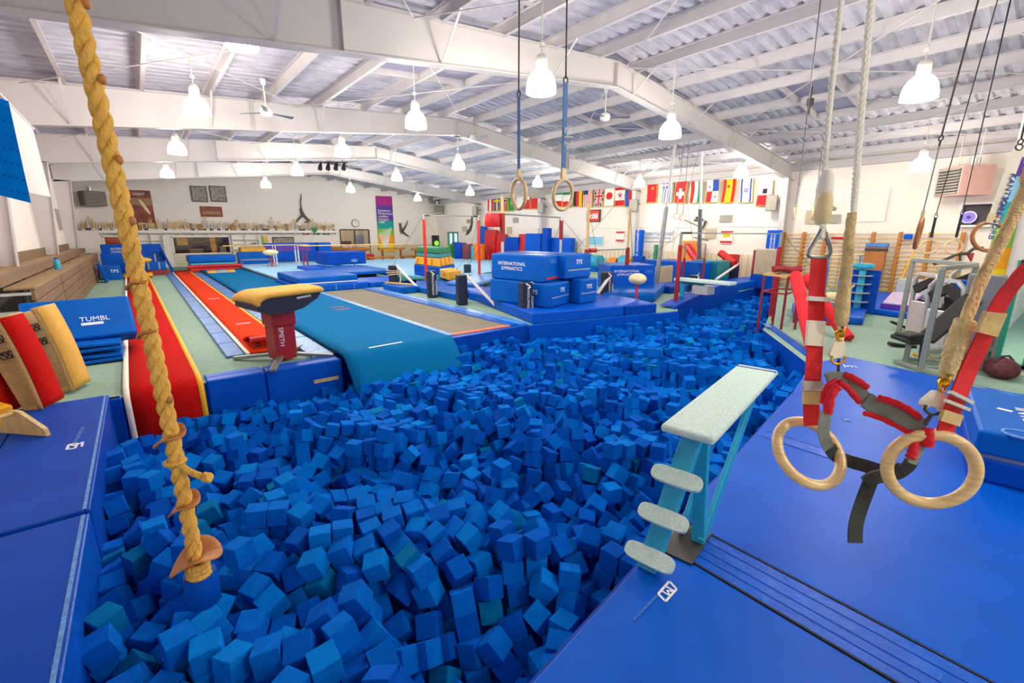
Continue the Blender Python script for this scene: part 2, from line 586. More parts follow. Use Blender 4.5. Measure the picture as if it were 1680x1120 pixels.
# purlins, running the length of the hall
px = [-2.1, -.8, .6, 2.0, 3.4, 4.8, 6.2, 7.6, 9.0, 10.4, 11.8, 13.2, 14.6, 16.0, 17.4, 18.8, 20.2]
for x in px:
    z = roof_z(x)
    b = B()
    b.bb(x-.015, x+.015, YB, YF, z-.21, z-.01)
    b.bb(x-.015, x+.07, YB, YF, z-.225, z-.205)
    b.bb(x-.07, x+.015, YB, YF, z-.015, z+.005)
    struct(b, 'roof_purlin', 'purlin_paint')
# eave struts
for x, z in ((XL+.12, 5.28), (XR-.12, 4.72)):
    struct(B().bb(x-.1, x+.1, YB, YF, z-.16, z+.1), 'eave_beam', 'purlin_paint')

# rigid frames: tapered rafters on columns
def low_z(x):
    return 4.42+(x+2.6)*(5.66-4.42)/12.3 if x < 9.7 else 5.66-(x-9.7)*(5.66-4.22)/11.3
def up_z(x): return roof_z(x)-.225
for fi, y in enumerate((.8, 8.05, 15.3, 22.6, 29.9)):
    b = B()
    xs = [XL+.05, 0, 3, 6, 9.7, 12.5, 15.5, 18.5, XR-.05]
    for x, x2 in zip(xs, xs[1:]):
        b.extr([(x, y-.01, low_z(x)), (x2, y-.01, low_z(x2)), (x2, y-.01, up_z(x2)), (x, y-.01, up_z(x))], (0, .02, 0))
        for fz, s_ in ((low_z, -1), (up_z, 1)):
            b.extr([(x, y-.11, fz(x)), (x2, y-.11, fz(x2)), (x2, y-.11, fz(x2)+.022*s_), (x, y-.11, fz(x)+.022*s_)], (0, .22, 0))
    for xc, s_ in ((XL, 1), (XR, -1)):
        d0, d1 = .28, .62
        zt = low_z(xc+.4*s_)
        b.extr([(xc, y-.01, 0), (xc+s_*d0, y-.01, 0), (xc+s_*d1, y-.01, zt+.05), (xc, y-.01, zt+.05)], (0, .02, 0))
        b.beam((xc+s_*d0, y, 0), (xc+s_*d1, y, zt+.03), .22, .02, (s_, 0, 0))
    # stiffener plates
    for x in (3, 9.7, 15.5):
        b.bb(x-.01, x+.01, y-.1, y+.1, low_z(x), up_z(x))
    struct(b, 'roof_frame', 'frame_paint')
    # fly braces from the purlins down to the lower flange
    b = B()
    for x in px[1:-1:2]:
        for s_ in (-1, 1):
            b.beam((x, y+s_*.75, roof_z(x)-.2), (x, y+s_*.05, low_z(x)+.03), .045, .012)
    struct(b, 'frame_brace', 'frame_paint')
# cross rods under the roof between the frames
for y0 in (.8, 8.05, 15.3, 22.6):
    b = B()
    for xa, xb in ((-1.5, 4.2), (4.2, 9.9), (9.9, 15.5), (15.5, 20.3)):
        for u0, u1 in ((xa, xb), (xb, xa)):
            b.tube((u0, y0+.15, roof_z(u0)-.30), (u1, y0+7.1, roof_z(u1)-.30), .012, 6)
    struct(b, 'brace_rod', 'frame_paint')
# skylights let into the roof
for (x0, x1, y0, y1) in ((4.85, 6.15, 10.2, 11.5), (6.25, 7.55, 10.2, 11.5), (14.65, 15.95, 4.6, 5.7), (13.25, 14.55, 4.6, 5.7), (12, 13.1, 10.3, 11.5), (13.25, 14.5, 10.3, 11.5), (10.5, 11.7, 17.5, 18.7)):
    zf = lambda x: roof_z(x)-.06
    b = B().extr([(x0, y0, zf(x0)), (x1, y0, zf(x1)), (x1, y1, zf(x1)), (x0, y1, zf(x0))], (0, 0, .03))
    o = b.build('skylight_panel', 'skylight'); o['kind'] = 'structure'
    b = B()
    for ya in (y0, y1): b.beam((x0, ya, zf(x0)-.05), (x1, ya, zf(x1)-.05), .05, .16)
    b.build('skylight_frame', 'purlin_paint', o)

# right wall dressing: wainscot band, seam rail
struct(B().bb(XR-.03, XR, 1, 33.2, 0, 1.25), 'trim_wainscot', 'wainscot')
struct(B().bb(XR-.03, XR, 8.3, 33.2, 2.42, 2.46), 'trim_rail', 'trim_white')
struct(B().bb(10, XR, YF-.03, YF, 0, 1.15), 'trim_wainscot_far', 'wainscot')
struct(B().bb(XR-.05, XR, 8.1, 8.25, 0, 4.7), 'trim_corner', 'frame_dark')
# rooms behind the openings
def backroom(x0, x1, z1, name, m, depth=3):
    b = B()
    b.bb(x0-.8, x1+.8, YF+depth, YF+depth+.1, 0, z1+.6)
    b.bb(x0-.9, x0-.8, YF+.16, YF+depth, 0, z1+.6)
    b.bb(x1+.8, x1+.9, YF+.16, YF+depth, 0, z1+.6)
    b.bb(x0-.9, x1+.9, YF+.16, YF+depth, -.1, 0)
    b.bb(x0-.9, x1+.9, YF+.16, YF+depth, z1+.6, z1+.7)
    struct(b, name, m)
    L = bpy.data.lights.new('backroom_light', 'POINT'); L.energy = 55; L.color = (1, .8, .55); L.shadow_soft_size = .2
    o = bpy.data.objects.new('backroom_light', L); COL.objects.link(o); o.location = ((x0+x1)/2, YF+1.5, z1+.3)
backroom(WIN1[0], WIN1[1], 2.0, 'wall_office', 'orange_wall')
backroom(WIN2[0], WIN2[1], 2.0, 'wall_lobby', 'brown_dim')
backroom(GDOOR[0], GDOOR[1], 2.4, 'wall_annex', 'wall_paint', 4)
for i, (x0, x1, z0, z1) in enumerate((WIN1, WIN2)):
    b = B()
    for z in (z0, z1): b.bb(x0-.05, x1+.05, YF-.04, YF+.16, z-.04, z+.04)
    for x in (x0, x1): b.bb(x-.05, x+.05, YF-.04, YF+.16, z0, z1)
    wn = struct(b, 'window_%d' % (i+2), 'trim_white')
    B().bb(x0, x1, YF+.06, YF+.07, z0, z1).build('pane', 'glass', wn)
b = B()
x0, x1, z0, z1 = GDOOR
for x in (x0, x0+1.15, x1): b.bb(x-.04, x+.04, YF-.04, YF+.1, 0, z1)
b.bb(x0, x1, YF-.04, YF+.1, z1-.04, z1+.06)
dr = struct(b, 'door_1', 'frame_dark')
B().bb(x0, x1, YF+.03, YF+.04, .03, z1).build('pane', 'glass', dr)
# open fire door in the right wall, daylight beyond
b = B()
for y in (33.35, 34.12, 34.9): b.bb(XR-.05, XR+.1, y-.05, y+.05, 0, 2.2)
b.bb(XR-.05, XR+.1, 33.3, 34.95, 2.1, 2.22)
dr = struct(b, 'door_2', 'window_teal')
B().bb(XR+.05, XR+.06, 33.4, 34.85, .03, 2.1).build('pane', 'glass', dr)

# shelf ledge along the far wall
b = B().bb(-1.65, 12.0, YF-.42, YF, 2.27, 2.31)
b.bb(-1.65, 12.0, YF-.44, YF-.40, 2.14, 2.31)
for k in range(19): b.bb(-1.6+k*.755, -1.56+k*.755, YF-.40, YF, 2.05, 2.27)
sh = b.build('trophy_shelf', 'trim_white')
tag(sh, 'long white shelf running along the far wall above the windows', 'shelf')
struct(B().bb(-2.6, -1.65, YF-.42, YF, 0, 2.3), 'wall_end_box', 'wall_paint')
struct(B().bb(1.72, 4.95, YF-.04, YF, .0, .76), 'trim_panel', 'corrugated_panel')
# ================================================================ CEILING THINGS
def lamp_proto():
    t = T('high_bay_lamp', 'x', 'lamp', (0, 0, 0), 'high bay lamps under the roof')
    B().lathe([(.085, .22), (.10, .25), (.10, .36), (.07, .42), (.03, .44)], n=16).build('ballast_housing', 'metal_white', t)
    B().lathe([(.255, -.17), (.25, -.06), (.225, .05), (.17, .14), (.11, .19), (.08, .22), (.0, .22)], n=20).build('diffuser', 'lamp_glow', t)
    B().torus((0, 0, -.165), .255, .010, Z_, 24, 6).build('rim', 'metal_white', t)
    B().tube((0, 0, .43), (0, 0, .56), .012, 6).tube((0, 0, .54), (0, 0, .60), .05, 8).build('hanger', 'metal_white', t)
    return t


LAMPS = [  # photo point, x of the row, label
 (392, 40, 1.8, 'glowing high bay lamp over the red runways, nearest the yellow climbing rope'),
 (322, 175, 1.40, 'glowing high bay lamp over the red runways, second from the near end of its row'),
 (290, 243, 1.40, 'glowing high bay lamp over the red runways, in front of the third roof frame'),
 (274, 284, 1.45, 'glowing high bay lamp over the red runways, last of its row before the far wall'),
 (888, 135, 5.75, 'glowing high bay lamp behind the blue ring strap under the big near roof frame'),
 (682, 197, 5.6, 'glaring high bay lamp against the second roof frame above the tumbling strip'),
 (562, 247, 5.6, 'glowing high bay lamp beside the cluster of black stage lights'),
 (487, 280, 5.75, 'glowing high bay lamp left of the wall figure with rings, over the beam area'),
 (436, 302, 5.8, 'small far high bay lamp above the middle of the trophy shelf'),
 (1100, 213, 10.4, 'glowing high bay lamp beside the top of the ring frame'),
 (752, 270, 10.3, 'glowing high bay lamp under the roof ridge above the far high bar'),
 (651, 290, 10.2, 'glowing high bay lamp over the rainbow coloured hanging banner'),
 (575, 310, 10.4, 'small far high bay lamp above the round wall clock'),
 (1510, 145, 10.6, 'large glowing high bay lamp near the thin black ring cable at the right'),
 (882, 300, 16.0, 'glowing high bay lamp above the row of partly hidden flags'),
 (771, 315, 16.2, 'glowing high bay lamp in front of the flag string by the far corner'),
 (685, 325, 16.3, 'small far high bay lamp above the louvered heater in the far corner'),
 (1049, 300, 18.3, 'glowing high bay lamp left of the red flag with yellow emblem'),
 (1216, 283, 18.3, 'glowing high bay lamp in front of the white flag with blue star'),
 (1512, 270, 17.5, 'glowing high bay lamp left of the pink louvered heater'),
]
LAMPS += [((3.0, -3.2, 4.8), 0, 0, 'high bay lamp behind the near blue mats, outside the picture'), ((5.7, .7, 4.95), 0, 0, 'high bay lamp above the near end of the foam pit, outside the picture')]
lp = None
for i, (u, v, x, lab) in enumerate(LAMPS):
    p = Vector(u) if isinstance(u, tuple) else at(u, v, x=x)
    p.z = min(p.z, roof_z(p.x)-.55)
    o = lamp_proto() if i == 0 else copy_tree(lp)
    lp = lp or o
    o.location = p
    o['label'] = lab
    # rod reaches the roof: stretch of bare conduit
    L = bpy.data.lights.new('lamp_bulb', 'POINT')
    L.energy = LAMP_W; L.color = (1, .92, .83); L.shadow_soft_size = .16
    lo = bpy.data.objects.new('lamp_bulb', L); COL.objects.link(lo)
    lo.location = p-Vector((0, 0, .36))
    top = roof_z(p.x)+.01
    if top-p.z > .6:
        b = B().tube((p.x, p.y, p.z+.58), (p.x, p.y, top), .014, 6)
        r = b.build('drop_rod', 'metal_white', origin=p)
        r.parent = o; r.location = (0, 0, 0)


def fan(p, rod, rot, lab):
    t = T('ceiling_fan', lab, 'fan', p, 'ceiling fans')
    B().lathe([(.05, .12), (.13, .08), (.15, .0), (.13, -.08), (.04, -.12)], p, 18).build('motor', 'metal_white', t)
    B().tube(p+Z_*.1, p+Z_*rod, .016, 8).lathe([(.08, rod), (.05, rod-.12), (.02, rod-.14)][::-1], p, 12).build('down_rod', 'metal_white', t)
    for k in range(3):
        a = rot+k*2*PI/3
        d = Vector((math.cos(a), math.sin(a), 0))
        sd = Vector((-d.y, d.x, 0))
        q = p+d*.12-Z_*.02
        vs = [q-sd*.05, q+sd*.05, q+d*.58+sd*.06-Z_*.02, q+d*.58-sd*.06+Z_*.02]
        B().extr(vs, (0, 0, .012)).build('blade', 'metal_grey', t)
p = at(437, 184, d=11.6); fan(p, roof_z(p.x)-p.z-.02, .25, 'white three-bladed ceiling fan in front of the second roof frame, by the rope')
p = at(993, 192, d=13.2); fan(p, roof_z(p.x)-p.z-.02, 1.3, 'white three-bladed ceiling fan right of the hanging blue ring strap')
p = at(775, 226, d=17); fan(p, roof_z(p.x)-p.z-.02, .8, 'small white ceiling fan beyond the ridge of the second roof frame')

p = at(545, 272, d=22)
t = T('stage_light_bar', 'bar with four black stage lights hanging under the third roof frame', 'stage light', p)
B().tube(p+CR*-.75+Z_*.16, p+CR*.75+Z_*.16, .025, 8).tube(p+Z_*.16+CR*-.5, p+CR*-.5+Z_*1.2, .015, 6).tube(p+Z_*.16+CR*.5, p+CR*.5+Z_*1.2, .015, 6).build('bar', 'black_plastic', t)
for k in range(4):
    q = p+CR*(-.57+k*.38)
    B().lathe([(.10, -.2), (.11, -.15), (.07, .08), (.05, .14)], q, 12, axis=(.3, .3, 1)).build('light_can', 'black_plastic', t)


# ---------------------------------------------------------------- unit heaters, speakers, vents
def heater(name_loc, sx, sy, sz, face, rz, lab, body='heater_pink', hang=1.0):
    """box with a louvered front; face is its front direction in its own frame (-y)"""
    p = Vector(name_loc)
    t = T('unit_heater', lab, 'heater', p, 'louvered unit heaters')
    R = Matrix.Rotation(rz, 3, 'Z')
    w_ = lambda x, y, z: p+R@Vector((x, y, z))
    b = B().box(p, (sx, sy, sz), rz)
    b.build('casing', body, t, bevel=.015)
    b = B().box(w_(0, -sy/2-.004, 0), (sx*.90, .012, sz*.86), rz)
    b.build('grille_back', 'frame_dark', t)
    for k in range(9):
        z = -sz*.40+k*sz*.10
        b = B().box(w_(0, -sy/2-.03, z), (sx*.90, .07, .012), rot=R@Matrix.Rotation(.6, 3, 'X'))
        b.build('louver', 'lamp_housing', t)
    hang = roof_z(p.x)-p.z-sz/2
    for x in (-1, 1):
        B().tube(w_(x*sx*.4, 0, sz/2), w_(x*sx*.4, 0, sz/2+hang), .012, 6).build('hanger_rod', 'metal_white', t)
    B().tube(w_(0, sy*.2, sz/2), w_(0, sy*.2, sz/2+.28), .12, 12).build('flue', 'metal_light', t)
    return t
pc = at(1582, 298, x=19.9)
heater(pc, .9, .9, .85, 0, -2.35, 'pink louvered unit heater high on the right wall above the glowing fan', hang=.75)
pc = at(152, 326, y=35.9)
heater(pc, 1.0, .8, .8, 0, .35, 'dark louvered unit heater in the left far corner above the trophies', 'heater_dark', .7)
pc = at(718, 343, y=35.6)
heater(pc, .75, .9, .75, 0, -.5, 'grey louvered unit heater in the far right corner', 'metal_grey', .7)
# duct above the far heater
B().box(pc+Vector((.15, .5, .72)), (1.1, .5, .45)).build('x', 'metal_grey')
o = bpy.data.objects['x']; o.name = 'duct_box'; tag(o, 'grey duct box above the far corner heater', 'duct')

for (u, v, wd, ht, lab) in ((780, 346, .42, .62, 'grey wall speaker near the far corner above the leaning blue pad'),
                    (888, 341, .42, .62, 'grey wall speaker right of the hanging near ring, under the flag string'),
                    (1040, 337, .42, .6, 'grey wall speaker right of the red digital timer'),
                    (1266, 333, .40, .62, 'grey wall speaker under the last flag by the near roof frame')):
    p = at(u, v, x=XR-.55)
    t = T('wall_speaker', lab, 'speaker', p, 'wall speakers')
    B().box(p, (.3, wd, ht), .3).build('cabinet', 'metal_grey', t, bevel=.02)
    B().box(p+Matrix.Rotation(.3, 3, 'Z')@Vector((-.156, 0, 0)), (.015, wd*.88, ht*.9), .3).build('grille', 'vent_grey', t)
    B().tube(p, p+Vector((.5, 0, .1)), .03, 8).build('bracket', 'frame_dark', t)


def flat_x(name, lab, cat, u0, v0, u1, v1, m, th=.04, frame=None, group=None, x=XR, kids=None):
    """panel on the right wall spanning two photo points"""
    p, q = at(u0, v0, x=x-.03), at(u1, v1, x=x-.03)
    y0, y1, z0, z1 = min(p.y, q.y), max(p.y, q.y), min(p.z, q.z), max(p.z, q.z)
    if frame:
        o = B().bb(x-th-.02, x-.031, y0-.05, y1+.05, z0-.05, z1+.05).build(name, frame)
        B().bb(x-th-.026, x-th-.02, y0, y1, z0, z1).build('face', m, o)
    else:
        o = B().bb(x-th-.03, x-.031, y0, y1, z0, z1).build(name, m)
    tag(o, lab, cat, group)
    return o, y0, y1, z0, z1
for u0, v0, u1, v1, m, lab in ((1182, 353, 1200, 364, 'vent_grey', 'grey wall vent above the wall seam, under the blue cross flags'),
    (1158, 375, 1173, 391, 'vent_pattern', 'beige wall vent behind the wall gymnast figure'),
    (1324, 345, 1340, 367, 'vent_pattern', 'beige wall vent behind the pair of far hanging rings'),
    (1359, 352, 1376, 366, 'vent_grey', 'grey wall vent right of the beige one by the white rope'),
    (842, 357, 850, 365, 'vent_grey', 'small grey wall vent above the leaning red mats'),
    (832, 372, 840, 383, 'vent_pattern', 'beige wall vent above the leaning blue and red mats'),
    (766, 360, 772, 366, 'vent_grey', 'small grey wall vent in the far bay beside the curved figure'),
    (759, 371, 766, 380, 'vent_pattern', 'beige wall vent in the far bay left of the curved figure')):
    flat_x('wall_vent', lab, 'vent', u0, v0, u1, v1, m, group='wall vents')
o, y0, y1, z0, z1 = flat_x('digital_timer', 'red digital wall timer with glowing white digits', 'timer', 965, 346, 984, 362, 'screen_red', .08, 'f_black')
words('9:00', (XR-.115, (y0+y1)/2, z0+.12), -Y_, Z_, (z1-z0)*.75, 'digit_glow', o, align='CENTER')
o, *_ = flat_x('access_panel', 'large blank framed wall panel above the wall bars', 'wall panel', 1391, 314, 1448, 361, 'wall_paint', .03, 'trim_white')
o, y0, y1, z0, z1 = flat_x('wall_sign', 'white wall sign with blue script lettering behind the ring frame', 'sign', 1056, 377, 1104, 396, 'trim_white')
words('International', (XR-.075, (y0+y1)/2, z0+.50*(z1-z0)), -Y_, Z_, .34, 'print_blue', o, align='CENTER', shear=.3)
words('Gymnastics Camp', (XR-.075, (y0+y1)/2, z0+.2*(z1-z0)), -Y_, Z_, .22, 'print_blue', o, align='CENTER', shear=.3)
flat_x('notice_board', 'pale blue notice board with one dark picture, left of the low bar', 'notice board', 966, 388, 989, 402, 'f_sky', .03, 'trim_white')
for nm, u0, v0, u1, v1, m, lab in (('notice_sheet', 1012, 379, 1024, 397, 'trim_white', 'white notice sheet with red edges between the tall bar posts'),
    ('notice_sheet', 1184, 378, 1201, 400, 'trim_white', 'white notice sheet with red heading on the right wall'),
    ('framed_picture', 884, 375, 891, 383, 'photo_grey', 'small framed picture beside the standing blue pad')):
    o, y0, y1, z0, z1 = flat_x(nm, lab, 'notice', u0, v0, u1, v1, m)
    if nm == 'notice_sheet':
        for z in (z0+.03, z1-.12): B().bb(XR-.08, XR-.07, y0, y1, z, z+.10).build('red_band', 'print_red', o)
        if u0 > 1100: B().bb(XR-.08, XR-.07, y0+.1, y1-.1, z0+.3, z0+.5).build('colour_block', 'f_yellow', o)

# lit fan standing in a wall recess
p, q = at(1580, 337, x=XR), at(1632, 372, x=XR)
y0, y1, z0, z1 = 2.12, 2.78, 2.42, 3.05
t = T('wall_cabinet', 'white framed dark recess on the right wall holding the glowing fan', 'cabinet', (XR, 2.45, z0))
B().bb(XR-.34, XR-.02, y0-.06, y1+.06, z0-.06, z0).bb(XR-.34, XR-.02, y0-.06, y1+.06, z1, z1+.06).bb(XR-.34, XR-.02, y0-.06, y0, z0, z1).bb(XR-.34, XR-.02, y1, y1+.06, z0, z1).build('frame', 'trim_white', t)
B().bb(XR-.06, XR-.02, y0, y1, z0, z1).build('back_panel', 'frame_dark', t)
c = Vector((XR-.2, 2.60, z0+.24))
t = T('box_fan', 'round fan glowing violet in the wall recess', 'fan', c-Z_*.24)
B().torus(c, .17, .02, X_, 32, 8).build('rim', 'fan_glow_rim', t)
B().lathe([(.16, -.02), (.16, .02)], c, 24, axis=X_).build('face', 'fan_glow', t)
B().lathe([(.05, -.04), (.05, .04)], c, 12, axis=X_).build('hub', 'frame_dark', t)
B().bb(c.x-.08, c.x+.08, c.y-.12, c.y+.12, z0, z0+.06).build('foot', 'black_plastic', t)
# ---------------------------------------------------------------- flags
def flag(u, v, lab, fn, mats, wd=.62, ht=1.05, border=True):
    p = at(u, v, x=XR-.12)
    ph = random.uniform(0, 6)
    mats = mats+['f_yellow']
    k = len(mats)-1
    def pos(a, c):
        return (p.x-.03-.025*math.sin(a*7+ph+c*2)*c, p.y-(a-.5)*wd+.02*math.sin(c*4+ph), p.z-c*ht)
    def mf(a, c):
        if border and (a < .04 or a > .96 or c > .965): return k
        return fn(a, c)
    o = B().grid(pos, 26, 36, 0, mf, th=.012).build('flag', mats)
    tag(o, lab, 'flag', 'flags hung along the right wall')


def star(a, c, ca, cc, r, asp=1.69):
    x, y = (a-ca)/r, (c-cc)*asp/r
    rr, t = math.hypot(x, y), math.atan2(x, -y)
    k = (t % (2*PI/5))-PI/5
    return rr < .42/max(.15, math.cos(abs(abs(k)-PI/5)*1.0)) if False else rr < .4+.6*abs(math.cos(2.5*t))**3
v3 = lambda a, c: int(a*3)
h3 = lambda a, c: int(c*3)
FL = [
 (1071, 299, 'red hanging flag with small yellow emblem', lambda a, c: 1 if star(a, c, .55, .28, .16) else 0, ['f_red', 'f_yellow']),
 (1097, 298, 'blue and white striped flag partly behind the ring frame', lambda a, c: (int(a*9) % 2) if not (a < .5 and c < .33) else (1 if abs(a-.25) < .06 or abs(c-.16) < .04 else 0), ['f_blue', 'f_white']),
 (1119, 298, 'red flag with white cross', lambda a, c: 1 if (abs(a-.5) < .11 and abs(c-.55) < .24) or (abs(c-.55) < .075 and abs(a-.5) < .36) else 0, ['f_red', 'f_white']),
 (1144, 297, 'red, white and green flag behind the ring frame leg', lambda a, c: [0, 1, 2][min(2, int(a*3))], ['f_red', 'f_white', 'f_green']),
 (1171, 295, 'quartered flag of blue, red and white with two stars', lambda a, c: (0 if star(a, c, .25, .3, .12) else 1) if a < .5 and c < .5 else 0 if a >= .5 and c < .5 else 2 if a < .5 else (2 if star(a, c, .75, .74, .12) else 1), ['f_blue', 'f_white', 'f_red']),
 (1198, 294, 'red and yellow broad striped flag with small crest', lambda a, c: 1 if .25 < a < .75 and not (abs(a-.45) < .1 and abs(c-.3) < .06) else 0, ['f_red', 'f_yellow']),
 (1227, 293, 'white flag with two blue stripes and a blue star', lambda a, c: 1 if .1 < a < .22 or .78 < a < .9 else (1 if (abs(math.hypot(a-.5, (c-.48)*1.69)-.11) < .032) else 0), ['f_white', 'f_blue']),
 (1257, 297, 'white and red flag cut off by the near roof frame', lambda a, c: 2 if abs(a-.5) < .14 and abs(c-.40) < .1 else 0 if c < .55 else 1, ['f_white', 'f_red', 'f_black']),
 (805, 321, 'red and white flag, leftmost of the far string', lambda a, c: [0, 1, 0][min(2, int(a*3))], ['f_red', 'f_white']),
 (816, 320, 'blue flag with yellow cross', lambda a, c: 1 if abs(a-.5) < .1 or abs(c-.36) < .06 else 0, ['f_blue', 'f_yellow']),
 (828, 320, 'red flag with blue and white cross behind the bar post', lambda a, c: 2 if abs(a-.5) < .07 or abs(c-.36) < .045 else 1 if abs(a-.5) < .14 or abs(c-.36) < .09 else 0, ['f_red', 'f_white', 'f_navy']),
 (839, 319, 'green flag with pale emblem left of the hanging ring', lambda a, c: 1 if abs(a-.5)*1.2+abs(c-.5) < .22 else 0, ['f_green', 'f_lime']),
 (865, 315, 'low hanging red flag with pale top, right of the hanging ring', lambda a, c: 0 if c < .45 else 1, ['f_white', 'f_red']),
 (878, 314, 'yellow and red flag above the wall speaker', lambda a, c: 0 if c < .4 else 1, ['f_yellow', 'f_red']),
 (917, 309, 'green, white and red flag seen through the ring', lambda a, c: h3(a, c), ['f_green', 'f_white', 'f_red']),
 (931, 309, 'second green, white and red flag, at the right inside of the ring', lambda a, c: h3(a, c), ['f_green', 'f_white', 'f_red']),
 (949, 307, 'black, red and yellow striped flag', lambda a, c: v3(a, c), ['f_black', 'f_red', 'f_yellow']),
 (966, 307, 'red and white striped flag with blue starred corner', lambda a, c: 2 if a < .5 and c < .36 else int(a*13) % 2, ['f_red', 'f_white', 'f_navy']),
 (984, 305, 'blue flag with red and white diagonal crosses', lambda a, c: 0 if abs(a-.5) < .07 or abs(c-.5) < .045 else 1 if abs(a-.5) < .13 or abs(c-.5) < .08 else 0 if abs(abs(a-.5)-abs(c-.5)) < .05 else 1 if abs(abs(a-.5)-abs(c-.5)) < .12 else 2, ['f_red', 'f_white', 'f_navy']),
 (1001, 304, 'white flag with red disc', lambda a, c: 1 if math.hypot(a-.5, (c-.5)*1.69) < .3 else 0, ['f_white', 'f_red']),
 (1019, 303, 'red and white flag with red emblem in the middle', lambda a, c: 0 if c < .25 or c > .72 or star(a, c, .5, .48, .25) else 1, ['f_red', 'f_white']),
 (1036, 303, 'blue, red and yellow flag at the end by the roof frame', lambda a, c: v3(a, c), ['f_blue', 'f_red', 'f_yellow']),
]
for f in FL: flag(*f, ht=1.0 if f[0] > 1050 else 1.12, wd=.60 if f[0] > 1050 else .72)
b = B()
for (ua, va, ub, vb) in ((799, 319, 1042, 301), (1062, 298, 1270, 294)):
    p, q = at(ua, va, x=XR-.13), at(ub, vb, x=XR-.13)
    b.path([p.lerp(q, k/8)-Z_*.03*math.sin(PI*k/8) for k in range(9)], .008, 6)
o = b.build('string_line', 'rope_white'); tag(o, 'thin white cord the flags hang from', 'cord')

# ---------------------------------------------------------------- far wall things
def flat_y(name, lab, cat, u0, v0, u1, v1, m, th=.04, frame=None, group=None, inset=0):
    p, q = at(u0, v0, y=YF-.03), at(u1, v1, y=YF-.03)
    x0, x1, z0, z1 = min(p.x, q.x), max(p.x, q.x), min(p.z, q.z), max(p.z, q.z)
    if frame:
        o = B().bb(x0-.06, x1+.06, YF-th-.02, YF-.001, z0-.06, z1+.06).build(name, frame)
        B().bb(x0, x1, YF-th-.03, YF-th-.02, z0, z1).build('picture', m, o)
    else:
        o = B().bb(x0, x1, YF-th, YF-.001, z0, z1).build(name, m)
    tag(o, lab, cat, group)
    return o, x0, x1, z0, z1
o, x0, x1, z0, z1 = flat_y('wall_poster', 'large sepia poster of a flying gymnast behind the rope', 'poster', 206, 311, 257, 374, 'poster_sepia')
B().bb(x0+.03, x1-.03, YF-.046, YF-.041, z0+1.35, z1-.45).build('pale_sky', 'cardboard', o)
B().ell((x0+.75, YF-.05, z0+1.25), (.09, .02, .5), rot=Matrix.Rotation(-.45, 3, 'Y')).build('gymnast_figure', 'suede_cream', o)
B().bb(x0+.35, x1-.05, YF-.046, YF-.041, z0+.05, z0+.3).build('pale_foot', 'suede_cream', o)
words('SAINT', ((x0+x1)/2, YF-.05, z1-.3), X_, Z_, .22, 'print_white', o, align='CENTER')
for u0, u1, lab in ((313, 340, 'framed grey photograph, left of the pair high on the far wall'), (344, 371, 'framed grey photograph, right of the pair high on the far wall')):
    o, x0, x1, z0, z1 = flat_y('framed_photograph', lab, 'photograph', u0, 306, u1, 330, 'photo_grey', .05, 'frame_dark', 'pair of framed photographs')
o, x0, x1, z0, z1 = flat_y('wall_poster', 'small wide sepia poster below the pair of photographs', 'poster', 327, 338, 366, 356, 'poster_sepia')
B().bb(x0+.1, x1-.1, YF-.046, YF-.041, z0+.15, z0+.36).build('pale_band', 'cardboard', o)
o, x0, x1, z0, z1 = flat_y('wall_clock', 'round white wall clock with dark rim right of the shelf', 'clock', 582, 365, 583, 366, 'frame_dark')
bpy.data.objects.remove(o)
c = at(583, 366, y=YF-.05)
t = T('wall_clock', 'round white wall clock with dark rim right of the shelf', 'clock', c)
B().torus(c, .27, .035, Y_, 36, 8).build('rim', 'frame_dark', t)
B().lathe([(.26, 0), (.26, .03)], c, 32, axis=-Y_).build('dial', 'trim_white', t)
B().beam(c-Y_*.04, c+Vector((.10, -.04, .12)), .02, .008, Y_).beam(c-Y_*.04, c+Vector((-.02, -.04, .2)), .014, .008, Y_).build('hands', 'f_black', t)

# rainbow banner
p, q = at(617, 321, y=YF-.06), at(645, 412, y=YF-.06)
x0, x1, z1, z0 = 15.45, 16.85, p.z, .62
bands = [(0, 'f_magenta'), (.16, 'f_purple'), (.44, 'f_teal'), (.58, 'f_lime'), (.71, 'f_amber'), (.88, 'f_lemon')]
bm = [m for _, m in bands]
def bfn(a, c):
    i = 0
    for k, (s_, _) in enumerate(bands):
        if c >= s_: i = k
    return i
bo = B().grid(lambda a, c: (x0+(x1-x0)*a, YF-.06-.012*math.sin(a*9), z1+(z0-z1)*c), 8, 50, 0, bfn, th=.01).build('hanging_banner', bm)
tag(bo, 'tall rainbow banner with white lettering on the far wall', 'banner')
for k, s_ in enumerate(('Kunstturn-', 'Weltmeister-', 'schaften', 'Stuttgart', '1989')):
    words(s_, (x0+.10, YF-.10, z1-(.275+.052*k)*(z1-z0)), X_, Z_, .26, 'print_white', bo, ext=.004)
b = B()
for k in range(9):
    a = k/8
    b.beam((x0+.08+1.1*a, YF-.085, z1-(.66-.10*a)*(z1-z0)), (x0+.45+.25*a, YF-.085, z0+.25), .05, .006, (0, 1, 0))
b.build('white_rays', 'print_white', bo)


